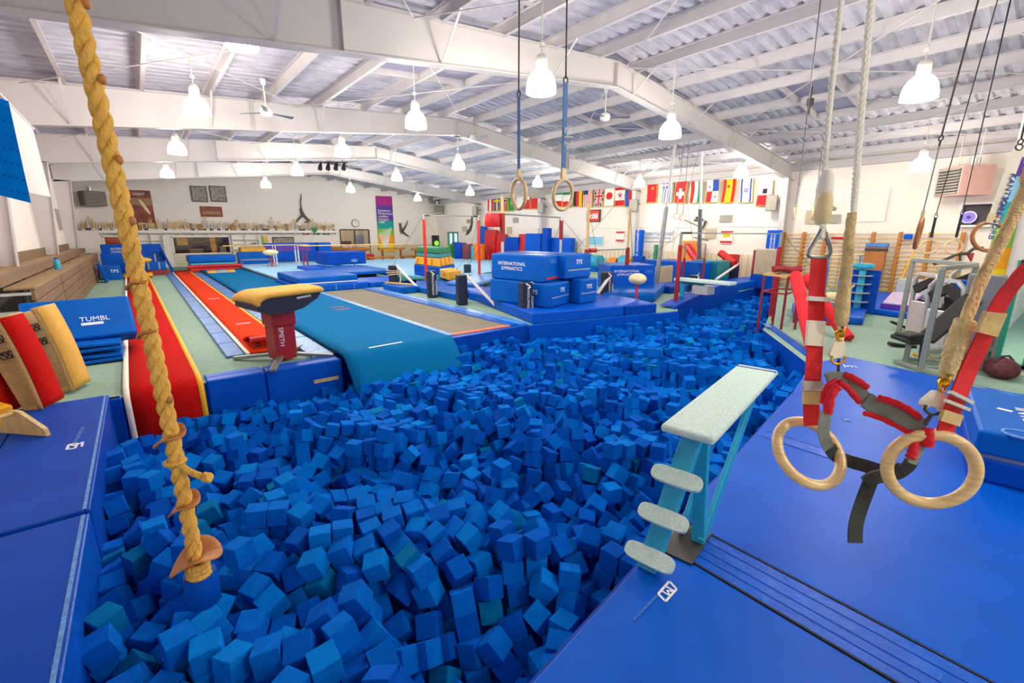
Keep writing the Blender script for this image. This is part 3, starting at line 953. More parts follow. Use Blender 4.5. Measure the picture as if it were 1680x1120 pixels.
def figure(name, lab, paths, m='bronze'):
    """flat metal wall figure of a gymnast, built from limbs"""
    o_ = Vector(paths[0][0][0])
    b = B()
    for pts, r in paths: b.path(pts, r[0], 8, radii=[r[0]+(r[1]-r[0])*i/(len(pts)-1) for i in range(len(pts))])
    o = b.build(name, m)
    tag(o, lab, 'wall sculpture', 'metal gymnast figures on the walls')
    return o
Y1 = lambda u, v: at(u, v, y=YF-.12)
o = figure('gymnast_sculpture', 'dark metal gymnast figure hanging from a ring above the trophy shelf', [
    ([Y1(494, 340), Y1(493, 332), Y1(494, 323)], (.05, .04)), ([Y1(497, 352), Y1(494, 345), Y1(494, 340)], (.14, .06)),
    ([Y1(497, 352), Y1(490, 359), Y1(485, 366)], (.09, .04)), ([Y1(497, 352), Y1(503, 358), Y1(506, 364), Y1(500, 364)], (.12, .05)), ([Y1(501, 356), Y1(508, 361), Y1(512, 365)], (.05, .03))])
B().ell(Y1(494, 344), (.10, .08, .12)).build('head', 'bronze', o)
B().tube(Y1(494, 323), Y1(494, 318), .03, 8).build('ring_cable', 'bronze', o)
o = figure('gymnast_sculpture', 'dark metal gymnast figure in a leap right of the rainbow banner', [
    ([Y1(657, 370), Y1(658, 378)], (.10, .13)), ([Y1(658, 378), Y1(664, 383), Y1(671, 388)], (.12, .04)), ([Y1(660, 379), Y1(665, 372), Y1(669, 362)], (.11, .04)), ([Y1(657, 371), Y1(654, 366)], (.05, .03)), ([Y1(657, 373), Y1(658, 384)], (.04, .03))])
B().ell(Y1(657, 368), (.10, .08, .12)).build('head', 'bronze', o)
X1 = lambda u, v: at(u, v, x=XR-.07)
o = figure('gymnast_sculpture', 'dark curved metal gymnast figure on the right wall in the far bay', [
    ([X1(774, 354), X1(774, 366), X1(772, 374), X1(768, 381)], (.06, .12)), ([X1(768, 381), X1(764, 385)], (.1, .04)), ([X1(769, 380), X1(766, 378)], (.05, .04))])
B().ell(X1(771, 377), (.1, .12, .12)).build('head', 'bronze', o)
o = figure('gymnast_sculpture', 'dark metal gymnast figure held over crossed bars on the right wall', [
    ([X1(1139, 361), X1(1148, 361), X1(1153, 360)], (.05, .05)), ([X1(1148, 380), X1(1155, 370), X1(1158, 362)], (.03, .06)), ([X1(1124, 361), X1(1146, 371)], (.02, .02)), ([X1(1146, 371), X1(1146, 393)], (.02, .02)), ([X1(1138, 389), X1(1162, 394)], (.02, .02)), ([X1(1147, 392), X1(1151, 388)], (.05, .03))])
B().ell(X1(1143, 357), (.06, .06, .06)).build('head', 'bronze', o)

# wall fixtures of the far wall
o, x0, x1, z0, z1 = flat_y('mirror', 'dark framed mirror on the far wall behind the parallel bars', 'mirror', 448, 390, 482, 404, 'photo_grey', .05, 'frame_dark')
for u, m, lab in ((431, 'f_lime', 'lime green sheet on the far wall by the window'), (437, 'vinyl_yellow', 'yellow jacket hanging on the far wall')):
    flat_y('hanging_sheet', lab, 'sheet', u-3, 387, u+3, 401, m, .05)
for k, (u, m, n_) in enumerate(((502, 'print_red', 'red'), (520, 'print_blue', 'blue'), (536, 'f_green', 'green'))):
    o, x0, x1, z0, z1 = flat_y('notice_sheet', 'white notice sheet with %s heading under the shelf end' % n_, 'notice', u-6, 382, u+6, 400, 'trim_white')
    B().bb(x0, x1, YF-.05, YF-.041, z1-.14, z1-.02).build('heading', m, o)
# open cubbies under the shelf
for (u0, u1, cols, lab) in ((227, 271, 2, 'white open cubby shelves left of the long window'), (380, 427, 2, 'white open cubby shelves right of the long window')):
    p, q = at(u0, 388, y=YF-.3), at(u1, 412, y=YF-.3)
    x0, x1 = p.x, q.x
    t = T('cubby_shelf', lab, 'shelf', ((x0+x1)/2, YF-.2, 0))
    B().bb(x0, x1, YF-.03, YF-.01, .3, 2.0).build('back_panel', 'trim_white', t)
    for k in range(cols+1):
        x = x0+(x1-x0)*k/cols
        B().bb(x-.02, x+.02, YF-.36, YF-.03, .3, 2.02).build('side_panel', 'trim_white', t)
    for z in (.7, 1.05, 1.38, 1.7): B().bb(x0, x1, YF-.35, YF-.03, z-.012, z+.012).build('shelf_board', 'trim_white', t)
    for k in range(6):
        x = x0+.1+(x1-x0-.4)*((k*.37+.1) % 1)
        z = (.7, 1.05, 1.38)[k % 3]+.012
        o = B().bb(x, x+.28, YF-.3, YF-.08, z, z+.06+.05*(k % 2)).build('paper_tray', ['vinyl_navy', 'f_sky', 'cardboard', 'trim_white'][k % 4])
        tag(o, '%s tray lying in the %s' % (['navy', 'pale blue', 'brown', 'white'][k % 4], lab[5:]), 'tray', 'trays in the cubby shelves')
# lobby things behind the long window
for x, z0, wd, ht, m, nm, lab in ((2.0, .9, .6, .5, 'f_yellow', 'jacket', 'yellow jacket behind the left of the long window'), (3.9, 0, .3, 2.2, 'vinyl_yellow', 'post_pad', 'yellow padded post behind the long window'), (2.6, .5, .8, .6, 'cardboard', 'cardboard_box', 'brown box stacked behind the long window'), (4.4, .5, .35, .75, 'marble', 'box', 'pale box behind the right of the long window')):
    if nm == 'jacket': z0, ht = 1.35, .55
    o = B().bb(x, x+wd, YF+.9, YF+1.2, z0, z0+ht).build(nm, m, bevel=.03); tag(o, lab, nm.replace('_', ' '))
for x, wd, z1, m, nm, lab in ((12.7, .9, 1.5, 'vinyl_maroon', 'mat_stack', 'maroon mats stacked behind the glass door'), (13.9, .75, 1.95, 'vinyl_grey', 'door_panel', 'grey panel standing behind the glass door')):
    o = B().bb(x, x+wd, YF+1.0, YF+1.6, 0, z1).build(nm, m, bevel=.03); tag(o, lab, nm.split('_')[0])

# ---------------------------------------------------------------- trophies, one by one
def trophy(kind):
    t = T('trophy', 'x', 'trophy', (0, 0, 0))
    if kind == 0:
        B().bb(-.07, .07, -.05, .05, 0, .07).build('base', 'marble', t)
        B().lathe([(.028, .07), (.028, .28)], n=8).build('column', 'gold', t)
        B().lathe([(.03, .28), (.02, .33), (.028, .38), (.015, .44), (0, .48)], n=8).build('figurine', 'gold', t)
    elif kind == 1:
        B().bb(-.06, .06, -.05, .05, 0, .06).build('base', 'wood_brown', t)
        B().lathe([(.02, .06), (.015, .14), (.06, .20), (.07, .30), (.066, .30), (.02, .19)], n=10).build('cup', 'gold', t)
    elif kind == 2:
        B().bb(-.09, .09, -.06, .06, 0, .08).build('base', 'marble', t)
        B().bb(-.09, .09, -.06, .06, .40, .44).build('top_plate', 'marble', t)
        for x in (-.07, 0, .07): B().tube((x, 0, .08), (x, 0, .40), .018, 8).build('column', 'marble', t)
        B().lathe([(.03, .44), (.02, .50), (.03, .56), (.012, .62), (0, .66)], n=8).build('figurine', 'gold', t)
    elif kind == 3:
        B().bb(-.09, .09, -.03, .03, 0, .04).build('base', 'frame_dark', t)
        B().bb(-.07, .07, -.02, .01, .04, .30).build('plaque', 'cardboard', t)
    else:
        B().bb(-.06, .06, -.05, .05, 0, .08).build('base', 'vinyl_navy', t)
        B().lathe([(.03, .08), (.022, .22), (.03, .24), (.02, .30), (0, .36)], n=8).build('column', 'metal_light', t)
    return t
TL = ['gold trophy with pale base, in the long row on the shelf', 'gold cup trophy on brown base, in the long row on the shelf', 'tall three-column trophy in the long row on the shelf', 'brown plaque standing in the long row on the shelf', 'silver trophy with navy base, in the long row on the shelf']
protos = {}
x = -2.45
while x < 11.9:
    k = random.choice([0, 0, 1, 2, 3, 0, 4, 0, 4])
    if k not in protos: o = protos[k] = trophy(k)
    else: o = copy_tree(protos[k])
    sc_ = random.uniform(.95, 1.6)
    o.location = (x, YF-.16-random.uniform(0, .12), 2.31)
    o.scale = (sc_, sc_, sc_)
    o.rotation_euler = (0, 0, random.uniform(-.3, .3))
    o['label'] = TL[k]; o['group'] = TL[k].split(',')[0]+'s on the shelf'
    x += random.uniform(.10, .15)*(1.15 if k == 2 else 1)
p = at(516, 378, y=YF-.46)
o = B().extr([p+Vector((-.22, 0, .2)), p+Vector((.22, 0, .2)), p+Vector((.2, 0, 0)), p+Vector((0, 0, -.22)), p+Vector((-.2, 0, 0))], (0, .03, 0)).build('shield_plaque', 'vinyl_dark_green')
tag(o, 'green shield plaque hanging from the trophy shelf edge', 'plaque')
# ================================================================ LEFT AND MIDDLE OF THE HALL
def block(name, lab, cat, poly, z0, z1, m='vinyl', bevel=.03, group=None):
    o = B().prism(poly, z0, z1).build(name, m, bevel=bevel)
    return tag(o, lab, cat, group)


def rq(cx, cy, sx, sy, rz=0):
    c, s = math.cos(rz), math.sin(rz)
    return [(cx+c*a*sx/2-s*b_*sy/2, cy+s*a*sx/2+c*b_*sy/2) for a, b_ in ((-1, -1), (1, -1), (1, 1), (-1, 1))]


# bleachers, folded against the left wall
t = T('bleacher', 'long folded brown bleacher standing against the left wall', 'bleacher', (-2.1, 20, 0))
for s0, s1 in ((12.4, 16.4), (16.45, 21.5), (21.55, 26.6), (26.65, 31.2)):
    for k in range(5):
        z = .03+k*.225
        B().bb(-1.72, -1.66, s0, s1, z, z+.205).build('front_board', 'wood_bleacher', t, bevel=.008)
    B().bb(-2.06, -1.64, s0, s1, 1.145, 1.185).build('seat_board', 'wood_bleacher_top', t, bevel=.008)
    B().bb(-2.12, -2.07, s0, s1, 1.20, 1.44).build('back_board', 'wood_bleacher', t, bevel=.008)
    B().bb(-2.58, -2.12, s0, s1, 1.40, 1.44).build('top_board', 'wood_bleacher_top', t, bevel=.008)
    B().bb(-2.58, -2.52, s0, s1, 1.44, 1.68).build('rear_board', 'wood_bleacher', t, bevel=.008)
for y in (12.45, 16.4, 21.5, 26.6, 31.15):
    b = B()
    b.bb(-2.5, -1.75, y-.02, y+.02, .0, .05).bb(-1.8, -1.74, y-.03, y+.03, 0, 1.14).bb(-2.5, -2.44, y-.03, y+.03, 0, 1.4)
    b.beam((-1.77, y, .1), (-2.47, y, 1.3), .04, .04)
    b.build('steel_frame', 'steel_dark', t)
for yy in (16.42, 21.52, 26.62):
    B().box((-1.6575, yy, .57), (.006, .05, 1.14)).build('dark_seam', 'steel_dark', t)

B().bb(-2.5, -1.70, 12.30, 12.36, 1.05, 1.10).bb(-2.5, -1.70, 12.30, 12.36, .70, .76).build('end_rail', 'metal_light', t)
p = at(95, 440, x=-1.85)
t = T('water_bottle', 'blue bottle standing on the brown bleacher seat', 'bottle', (-1.85, p.y, 1.185))
B().lathe([(.07, 0), (.075, .02), (.075, .2), (.04, .26), (.035, .28)], (-1.85, p.y, 1.185), 12).build('body', 'vinyl_sky', t)
B().lathe([(.042, .28), (.042, .32)], (-1.85, p.y, 1.185), 12).build('cap', 'vinyl_deep', t)
# pennant and wall mark on the left wall
p = at(96, 325, x=XL+.03)
o = B().extr([p+Y_*.35+Z_*.35, p-Y_*.35-Z_*.3, p+Y_*.35-Z_*.3], (.02, 0, 0)).build('wall_pennant', 'print_red'); tag(o, 'small red pennant on the left wall', 'pennant')
for u, v, k in ((8, 355, 1.3), (97, 360, 1.0)):
    p = at(u, v, x=XL+.03)
    o = B().bb(p.x-.02, p.x+.01, p.y-.5*k, p.y+.5*k, p.z-.45*k, p.z+.45*k).build('wall_grille', 'vent_grey')
    tag(o, 'grey grille on the left wall %s' % ('nearest the hanging blue board' if u < 50 else 'beside the red pennant'), 'grille')

# ---- vault runways, side pads, tumbling strip
def strip(name, lab, cat, fn_c, hw, y0, y1, z, m, left, right, drape=None, n=40):
    """runway along y, centre fn_c(y), half width hw; drape = (edge_y, depth) lets it hang into the pit"""
    t = T(name, lab, cat, (fn_c(y0), y0, 0))
    def path(v):
        if drape:
            ey, dep = drape
            L = (y1-ey)+dep
            s = v*L
            if s < y1-ey-.12: return y1-s, z
            if s < y1-ey+.10:
                a = (s-(y1-ey-.12))/.22*PI/2
                return ey+.12-.14*math.sin(a), z-.14*(1-math.cos(a))
            return ey-.02-.0*s, z-.14-(s-(y1-ey+.10))
        return y1+(y0-y1)*v, z
    def surf(a, b_):
        def f(u, v):
            y, zz = path(v)
            return (fn_c(max(y, y0 if not drape else drape[0]))-hw+2*hw*(a+(b_-a)*u), y, zz)
        return f
    e = .075
    B().grid(surf(e if left else 0, 1-e if right else 1), 4, n*2, th=.03).build('carpet', m, t)
    if left: B().grid(surf(0, e), 1, n*2, th=.032).build('edge_tape', left, t, label='pale edge tape')
    if right: B().grid(surf(1-e, 1), 1, n*2, th=.032).build('edge_tape', right, t, label='yellow edge tape')
    return t
strip('runway', 'red tumbling runway draped over the pit edge behind the climbing rope', 'runway', lambda y: .0-.012*(y-8) if y > 8 else 0, .46, 8.0, 29.0, .045, 'carpet_crimson', 'tape_white', 'tape_yellow', drape=(7.93, .85))
t = strip('runway', 'red vault runway between blue pads, ending at the vault table', 'runway', lambda y: 1.66, .42, 9.25, 32.5, .035, 'carpet_red', 'tape_white', 'tape_yellow')
for y in (12.4, 17.8): B().bb(1.55, 1.85, y, y+.05, .06, .07).build('distance_mark', 'print_white', t)
t = T('edge_pad', 'row of hinged blue pads along the left edge of the vault runway', 'pad', (1.08, 20, 0))
y = 9.3
while y < 31.5:
    B().bb(.94, 1.225, y, y+1.16, 0, .05).build('panel', 'vinyl_pad', t, bevel=.015); y += 1.2
t = T('edge_pad', 'row of shiny blue pads between the vault runway and the tumbling strip', 'pad', (2.35, 20, 0))
y = 8.3
while y < 29:
    B().bb(2.12, 2.5, y, y+1.75, 0, .06).build('panel', 'vinyl_painted_sheen' if y < 14 else 'vinyl_pad', t, bevel=.015); y += 1.8  # nearer pads get the painted sheen, farther ones the plain blue
# carpeted tumbling strip sagging into the pit
def tumb(u, v):
    L = 24.0
    s = v*L
    x = 2.52+2.2*u
    y = 31-s
    if y > 7.85: z = .07
    else:
        a = (7.85-y)
        z = .07-.72*max(0, a)**1.25
        y = 7.85-a*.62
    return (x+.12*max(0, 8.3-y)*0, y, z)
t = T('tumbling_strip', 'wide blue carpeted tumbling strip sagging over the pit edge', 'tumbling strip', (3.6, 20, 0))
B().grid(tumb, 10, 140, th=.06).build('carpet', 'carpet_blue', t)
p, q = at(585, 567, z=.05), at(640, 559, z=.05)
b = B()
b.grid(lambda u, v: Vector(tumb((p.x-2.52)/2.2+u*(q.x-p.x)/2.2, (31-(7.93+.06*v+.05*u))/24.0))+Vector((0, 0, .066)), 8, 2)
b.build('white_mark', 'print_white', t)
for dy in (0, .45): B().bb(3.95, 4.35, 12.6+dy, 12.66+dy, .125, .135).build('red_mark', 'print_red', t)
# pit edge pads in front of the runways
for x0, x1, lab in ((.50, 1.28, 'blue pit edge pad right of the draped red runway'), (1.30, 2.50, 'blue pit edge pad below the vault table')):
    o = B().bb(x0, x1, 7.90, 8.12, -.95, .035).bb(x0, x1, 8.12, 8.32 if x0 < 1 else 8.25, -.01, .035).build('pit_edge_pad', 'vinyl', bevel=.025); tag(o, lab, 'pad', 'pads on the far pit edge')
    if x0 > 1: B().bb(2.0, 2.42, 7.885, 7.9, -.32, -.26).build('tape_band', 'tape_tan', o)
o = B().bb(-.66, -.48, 7.9, 8.05, -.95, .0).build('pit_edge_pad', 'vinyl_deep', bevel=.02); tag(o, 'narrow dark blue pit edge pad left of the draped red runway', 'pad', 'pads on the far pit edge')

# ---- trampoline set into the floor
t = T('trampoline', 'long in-ground trampoline with grey brown bed and blue side pads', 'trampoline', (5.8, 13, 0))
B().bb(5.05, 6.62, 8.45, 17.6, -.02, .03).build('bed', 'tramp_bed', t)
B().bb(5.05, 6.62, 8.30, 8.45, -.05, .04).build('orange_end_band', 'tape_orange', t)
y = 8.3
while y < 17.5:
    B().bb(4.72, 5.05, y, y+2.26, 0, .055).build('side_pad', 'vinyl_painted_sheen', t, bevel=.015, label='pale shiny side pad')
    y += 2.3
for x0, x1, m in ((6.62, 6.86, 'vinyl_mid'), (6.9, 7.16, 'vinyl_light')):
    B().bb(x0, x1, 8.3, 17.6, 0, .06).build('side_pad', m, t, bevel=.015)
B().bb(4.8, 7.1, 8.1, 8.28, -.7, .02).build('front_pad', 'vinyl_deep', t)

# ---- left near: blue folding mats by the pit
NM = [('far', 4.62, 8.0), ('near', .2, 4.56)]
for nm, y0, y1 in NM:
    t = T('folding_mat', 'blue folding mat on the left pit edge, %s' % ('the far one with white maker mark' if nm == 'far' else 'the near one at the lower left corner'), 'mat', (-1.6, (y0+y1)/2, 0))
    xe = -.64
    B().bb(-.98-.42, xe, y0, y1, 0, .055).build('panel', 'vinyl_deep', t, bevel=.012)
    B().bb(-3.2 if y1 < 6 else -2.2, -1.41, y0, y1-.12*0, 0, .055).build('panel', 'vinyl_deep', t, bevel=.012)
    B().bb(xe, xe+.035, y0, y1, -.9, .05).build('hanging_side', 'vinyl_wrinkled' if nm == 'near' else 'vinyl_deep', t, bevel=.01)
    B().bb(xe-.012, xe+.012, y0+.02, y1-.02, .056, .058).build('scuffed_edge', 'scuff', t)
    if nm == 'far':
        B().bb(-1.53, -1.515, y0, y1, .056, .058).build('scuff_line', 'scuff', t)
        c = at(118, 731, z=.056)
        for a in range(4):
            pass
        P = [at(u, v, z=.057) for u, v in ((109, 737), (113, 729), (127, 727), (123, 735))]
        for i in range(4): B().beam(P[i], P[(i+1) % 4], .022, .004).build('logo_frame', 'print_white', t)
        words('M', c+Vector((-.05, -.10, .002)), X_, Y_, .2, 'print_white', t)
        words('MANCINOMATS.COM', at(126, 726, z=.058), (at(132, 715, z=.058)-at(126, 726, z=.058)), Vector((-1, 0, 0)), .05, 'scuff', t)

# wooden parallette and yellow block at the left edge
t = T('parallette', 'pale wooden parallette lying on the left blue mat', 'parallette', (-1.45, 6.6, .058))
g0, g1 = Vector((-1.32, 6.95, .30)), Vector((-1.75, 6.6, .30))
B().tube(g0, g1, .024, 12).build('grip_bar', 'wood_pale', t)
for q in (g0, g1):
    d = Vector((.12, -.13, 0))
    B().extr([q+Vector((0, 0, .03)), q+Vector((.05, -.05, .02)), q+d*2.0+Vector((0, 0, -.16)), q+d*2.1+Vector((0, 0, -.24)), q-d*1.3+Vector((0, 0, -.24)), q-d*1.2+Vector((0, 0, -.16)), q+Vector((-.05, .05, .02))], (.03, .03, 0)).build('foot', 'wood_pale', t)
o = B().box((-1.75, 7.55, .17), (.5, .6, .22), .5).build('foam_block', 'vinyl_yellow', bevel=.02); tag(o, 'yellow padded block at the left edge behind the wooden parallette', 'block')

# springboards stood on end at the bleachers
def springboard(loc, rz, lean, top, lab, sc=1):
    """deck curves up from the front; built lying then stood on its end"""
    t = T('springboard', lab, 'springboard', loc, 'vault springboards')
    R = Matrix.Rotation(rz, 3, 'Z')@Matrix.Rotation(lean, 3, 'Y')
    w_ = lambda x, y, z: Vector(loc)+R@Vector((x, y, z))
    # length along z (standing), width along y, deck normal +x
    deck = lambda u, v: w_(.10+.10*math.sin(v*PI*.5)-.03*v*v, (u-.5)*.44, v*1.2)
    B().grid(deck, 2, 16, th=.045).build('deck', 'wood_ply', t)
    B().grid(lambda u, v: Vector(deck(u*.92+.04, v*.97+.015))+R@Vector((.012, 0, 0)), 2, 16, th=.012).build('carpet_top', top, t, label='carpeted top')
    B().box(w_(-.08, 0, .6), (.03, .40, 1.15), rot=R).build('base_board', 'wood_ply', t)
    for y in (-.13, .13):
        for z in (.75, .95):
            b = B()
            b.path([w_(-.06+.2*k/24, y+.05*math.cos(k*PI/3), z+.05*math.sin(k*PI/3)) for k in range(25)], .008, 5)
            b.build('spring', 'steel_dark', t)
    for y in (-.19, .19): B().beam(w_(-.06, y, .05), w_(.09, y, .05), .04, .06).build('front_block', 'wood_ply', t)
    return t
springboard((-1.23, 8.05, .02), -.37, -.24, 'carpet_crimson', 'red carpeted springboard stood on end beside the bleacher, left of the tan one')
springboard((-1.01, 8.8, .02), -.37, -.24, 'suede', 'tan topped springboard stood on end beside the bleacher')
springboard((-1.6, 8.0, .02), -.4, -.26, 'carpet_crimson', 'dark red springboard at the left picture edge, stood on end')

# crash mat and panel mats beside the first runway
t = T('panel_mat', 'folded blue panel mat under the crash mat beside the first runway', 'mat', (-1.2, 10.9, 0))
def wedge(y0, y1, z0, z1, op):
    return B().extr([(-1.75, y0, z0), (-1.75, y1, z0), (-1.75, y1, z1), (-1.75, y0, z1)], (1.22, 0, 0))
for k in range(4):
    z = .01+k*.06
    b = B().box((-1.12, 10.72+.05*k, z+.035+.03*k), (1.26, .95, .05), rot=Matrix.Rotation(.05*(k % 2)-.02, 3, 'Y'))
    b.build('panel', 'vinyl_mid', t, bevel=.012)
t = T('crash_mat', 'thick blue crash mat with white mark leaning beside the first runway', 'mat', (-1.1, 11.1, .3))
Rm = Matrix.Rotation(.10, 3, 'Z')@Matrix.Rotation(-.62, 3, 'X')
B().box((-1.0, 11.15, .62), (1.45, .32, .80), rot=Rm).build('cover', 'vinyl_mid', t, bevel=.04, seg=3)
w_ = lambda x, y, z: Vector((-1.0, 11.15, .62))+Rm@Vector((x, y, z))
words('TUMBL', w_(-.02, -.163, -.08), Rm@X_, Rm@Z_, .13, 'print_white', t)
B().box(w_(.14, -.163, -.13), (.30, .006, .05), rot=Rm).build('maker_mark', 'print_white', t)
B().box(w_(.727, 0, 0), (.006, .28, .72), rot=Rm).build('side_piping', 'vinyl_purple', t)

# vault table on the second runway
t = T('vault_table', 'vault table with tan top and red pedestal at the pit end of the runway', 'vault table', (1.72, 8.6, 0))
Rv = Matrix.Rotation(.22, 3, 'Z')
V = lambda x, y, z: Vector((1.72, 8.62, 0))+Rv@Vector((x, y, z))
def vt(s):
    """top line: flat, falling gently, then curling down at the runner's end"""
    x = .62-1.22*s
    if s < .72: return x, 1.275-.02*s
    a = (s-.72)/.28
    return .62-1.22*.72-.27*math.sin(a*PI*.58), 1.26-.13*(1-math.cos(a*PI*.62))
pts = [vt(k/30) for k in range(31)]
b = B()
b.grid(lambda u, v: V(vt(v)[0], (u-.5)*.95, vt(v)[1]-.035*(abs(u-.5)*2)**6), 10, 30, th=.065)
o = b.build('top_pad', 'suede', t)
prof = [(x*.97+.01, z-.075) for x, z in pts]
under = [(-.50, .98), (-.34, .90), (-.05, .88), (.26, .94), (.52, 1.08)]
b = B().extr([V(x, -.42, z) for x, z in prof[:-1]]+[V(x, -.42, z) for x, z in under], Rv@Vector((0, .84, 0)))
b.build('body_shell', 'vinyl_navy', t)
B().extr([V(.15, -.425, 1.10), V(.40, -.425, 1.12), V(.40, -.425, 1.155), V(.15, -.425, 1.135)], Rv@Vector((0, -.006, 0))).build('maker_plate', 'metal_light', t)
B().box(V(0, 0, .52), (.36, .38, .96), .22).build('pedestal', 'paint_red', t, bevel=.03)
B().box(V(0, 0, .80), (.41, .43, .34), .22).build('upper_sleeve', 'paint_red', t, bevel=.03)
words('SPIETH', V(-.11, -.196, .62), -Z_, Rv@X_, .11, 'print_white', t)
for a in (-2.2, -.75, .75, 2.3):
    d = Vector((math.cos(a), math.sin(a), 0))
    B().beam(V(*(d*.2)[:2], .10), V(*(d*.85)[:2], .04), .10, .055).build('leg', 'metal_grey', t, bevel=.01)
# springboard lying on the runway before the table
t = T('springboard', 'red topped springboard lying on the vault runway by the table', 'springboard', (1.65, 9.9, .04), 'vault springboards')
dk = lambda u, v: (1.38+.56*u, 9.45+1.05*v, .30-.02*v-.22*v*v)
B().grid(dk, 2, 14, th=.03).build('deck', 'carpet_red', t)
B().bb(1.36, 1.96, 9.42, 10.5, .035, .06).build('base_board', 'wood_ply', t)
B().path([(1.36, 9.42, .26), (1.96, 9.42, .26)], .05, 10).build('front_roll', 'vinyl_red', t)
for x in (1.5, 1.82):
    B().path([(x+.05*math.cos(k*PI/3), 9.62+.05*math.sin(k*PI/3), .06+.2*k/24) for k in range(25)], .008, 5).build('spring', 'steel_dark', t)

# ---- far left corner
D = lambda name, lab, cat, x0, x1, y0, y1, z0, z1, m='vinyl', bev=.03, g=None: tag(B().bb(x0, x1, y0, y1, z0, z1).build(name, m, bevel=bev), lab, cat, g)
o = D('crash_mat', 'blue square crash mat with white mark at the far end of the bleacher', 'mat', -1.52, -.82, 28.6, 29.7, 0, .62, 'vinyl_mid')
words('TPS', (-1.2, 28.59, .35), X_, Z_, .2, 'print_white', o)
o = D('crash_mat', 'large blue mat standing at the back of the far left corner', 'mat', -1.6, 1.0, 33.3, 33.8, 0, 1.55)
words('INTERNATIONAL\nGYMNASTICS', (-1.2, 33.29, 1.25), X_, Z_, .17, 'print_white', o)
o = D('crash_mat', 'blue mat stood on edge in front of the largest far left mat', 'mat', -1.6, 1.05, 32.0, 32.6, 0, 1.12)
for x in (-.7, .6): B().bb(x, x+.07, 31.985, 32.0, .62, 1.05).build('handle_strap', 'tape_tan', o)
o = D('crash_mat', 'smaller blue box mat beside the tan vault pad in the far left corner', 'mat', -.05, 1.0, 30.6, 31.4, .25, .68, 'vinyl_mid')
for x in (.25, .7): B().bb(x, x+.04, 30.585, 30.6, .3, .66).build('handle_strap', 'tape_tan', o)
D('crash_mat', 'dark red mat under the small box mat in the far left corner', 'mat', -.1, 1.05, 30.5, 31.5, 0, .25, 'vinyl_dark_red')
o = B().box((1.12, 31.9, .72), (.10, .9, 1.42), rot=Matrix.Rotation(-.28, 3, 'Y')).build('panel_mat', 'vinyl_deep', bevel=.02); tag(o, 'narrow blue panel mat leaning at the far end of the pads', 'mat')
o = B().box((-1.42, 27.6, .42), (.1, .8, .85), rot=Matrix.Rotation(-.22, 3, 'Y')).build('panel_mat', 'vinyl_deep', bevel=.02); tag(o, 'blue panel mat leaning against the bleacher end', 'mat')
t = T('vault_table', 'tan vault pad half hidden by the rope in the far left corner', 'vault table', (-.1, 29.9, 0))
B().ell((-.1, 29.9, .82), (.55, .4, .16)).build('top_pad', 'suede', t)
B().box((-.1, 29.9, .36), (.3, .3, .72)).build('pedestal', 'vinyl_navy', t)


def ramp_board(x, y, wd, lab):
    t = T('springboard', lab, 'springboard', (x, y, .05), 'vault springboards')
    for a, b_, m in ((0, .3, 'vinyl_yellow'), (.3, .7, 'vinyl_grey'), (.7, 1, 'vinyl_yellow')):
        B().grid(lambda u, v: (x+wd*(a+(b_-a)*u), y+.55*v, .14+.10*v), 2, 4, th=.07).build('top_section', m, t)
    B().bb(x, x+wd, y+.1, y+.5, .045, .09).build('base_board', 'wood_ply', t)
ramp_board(-.78, 28.9, 1.15, 'yellow and grey springboard at the far end of the first runway')
ramp_board(2.62, 28.4, 1.25, 'yellow and grey springboard on the blue tumbling strip')
# mats at the end of the tumbling strip
o = B().box((3.3, 31.8, .16), (2.5, 1.4, .3)).path([(2.0, 31.15, .32), (4.6, 31.15, .32)], .10, 10).build('crash_mat', 'vinyl_red', bevel=.05); tag(o, 'red mat at the bottom of the stack on the tumbling strip', 'mat')
D('crash_mat', 'light blue mat in the middle of the stack on the tumbling strip', 'mat', 2.1, 4.3, 31.15, 32.5, .33, .52, 'vinyl_sky', .04)
D('crash_mat', 'teal blue mat on top of the stack on the tumbling strip', 'mat', 2.05, 4.35, 31.1, 32.6, .53, .92, 'vinyl_mid', .06)

# raised podium with beams behind the tumbling strip
t = T('podium', 'raised pale blue podium with dark edge beside the tumbling strip', 'podium', (6.4, 27.5, 0))
B().bb(4.55, 9.0, 21.9, 33.4, .20, .26).build('carpet_top', 'carpet_sky', t)
B().bb(4.55, 9.0, 21.9, 33.4, .0, .20).build('side_band', 'brown_dim', t)
for k in range(6): B().bb(4.56, 9.0, 23.4+k*1.6, 23.44+k*1.6, .26, .264).build('seam', 'vinyl_sky', t)
zt = .26
o = D('crash_mat', 'tall blue mat with tan cover on top, behind the far mushroom', 'mat', 4.7, 6.3, 32.6, 33.3, zt, 1.0, 'vinyl_mid')
B().bb(4.85, 6.25, 32.55, 33.35, 1.0, 1.30).build('tan_cover', 'suede', o, bevel=.08)
o = D('crash_mat', 'long blue mat standing behind the grey bar posts', 'mat', 6.4, 9.6, 33.6, 34.1, zt, 1.5, 'vinyl')
B().bb(6.4, 9.2, 33.58, 33.6, .95, 1.3).build('dark_panel', 'vinyl_purple', o)
D('crash_mat', 'blue upright mat at the right end of the long standing mat', 'mat', 9.65, 10.5, 33.2, 34.0, 0, 1.5, 'vinyl')


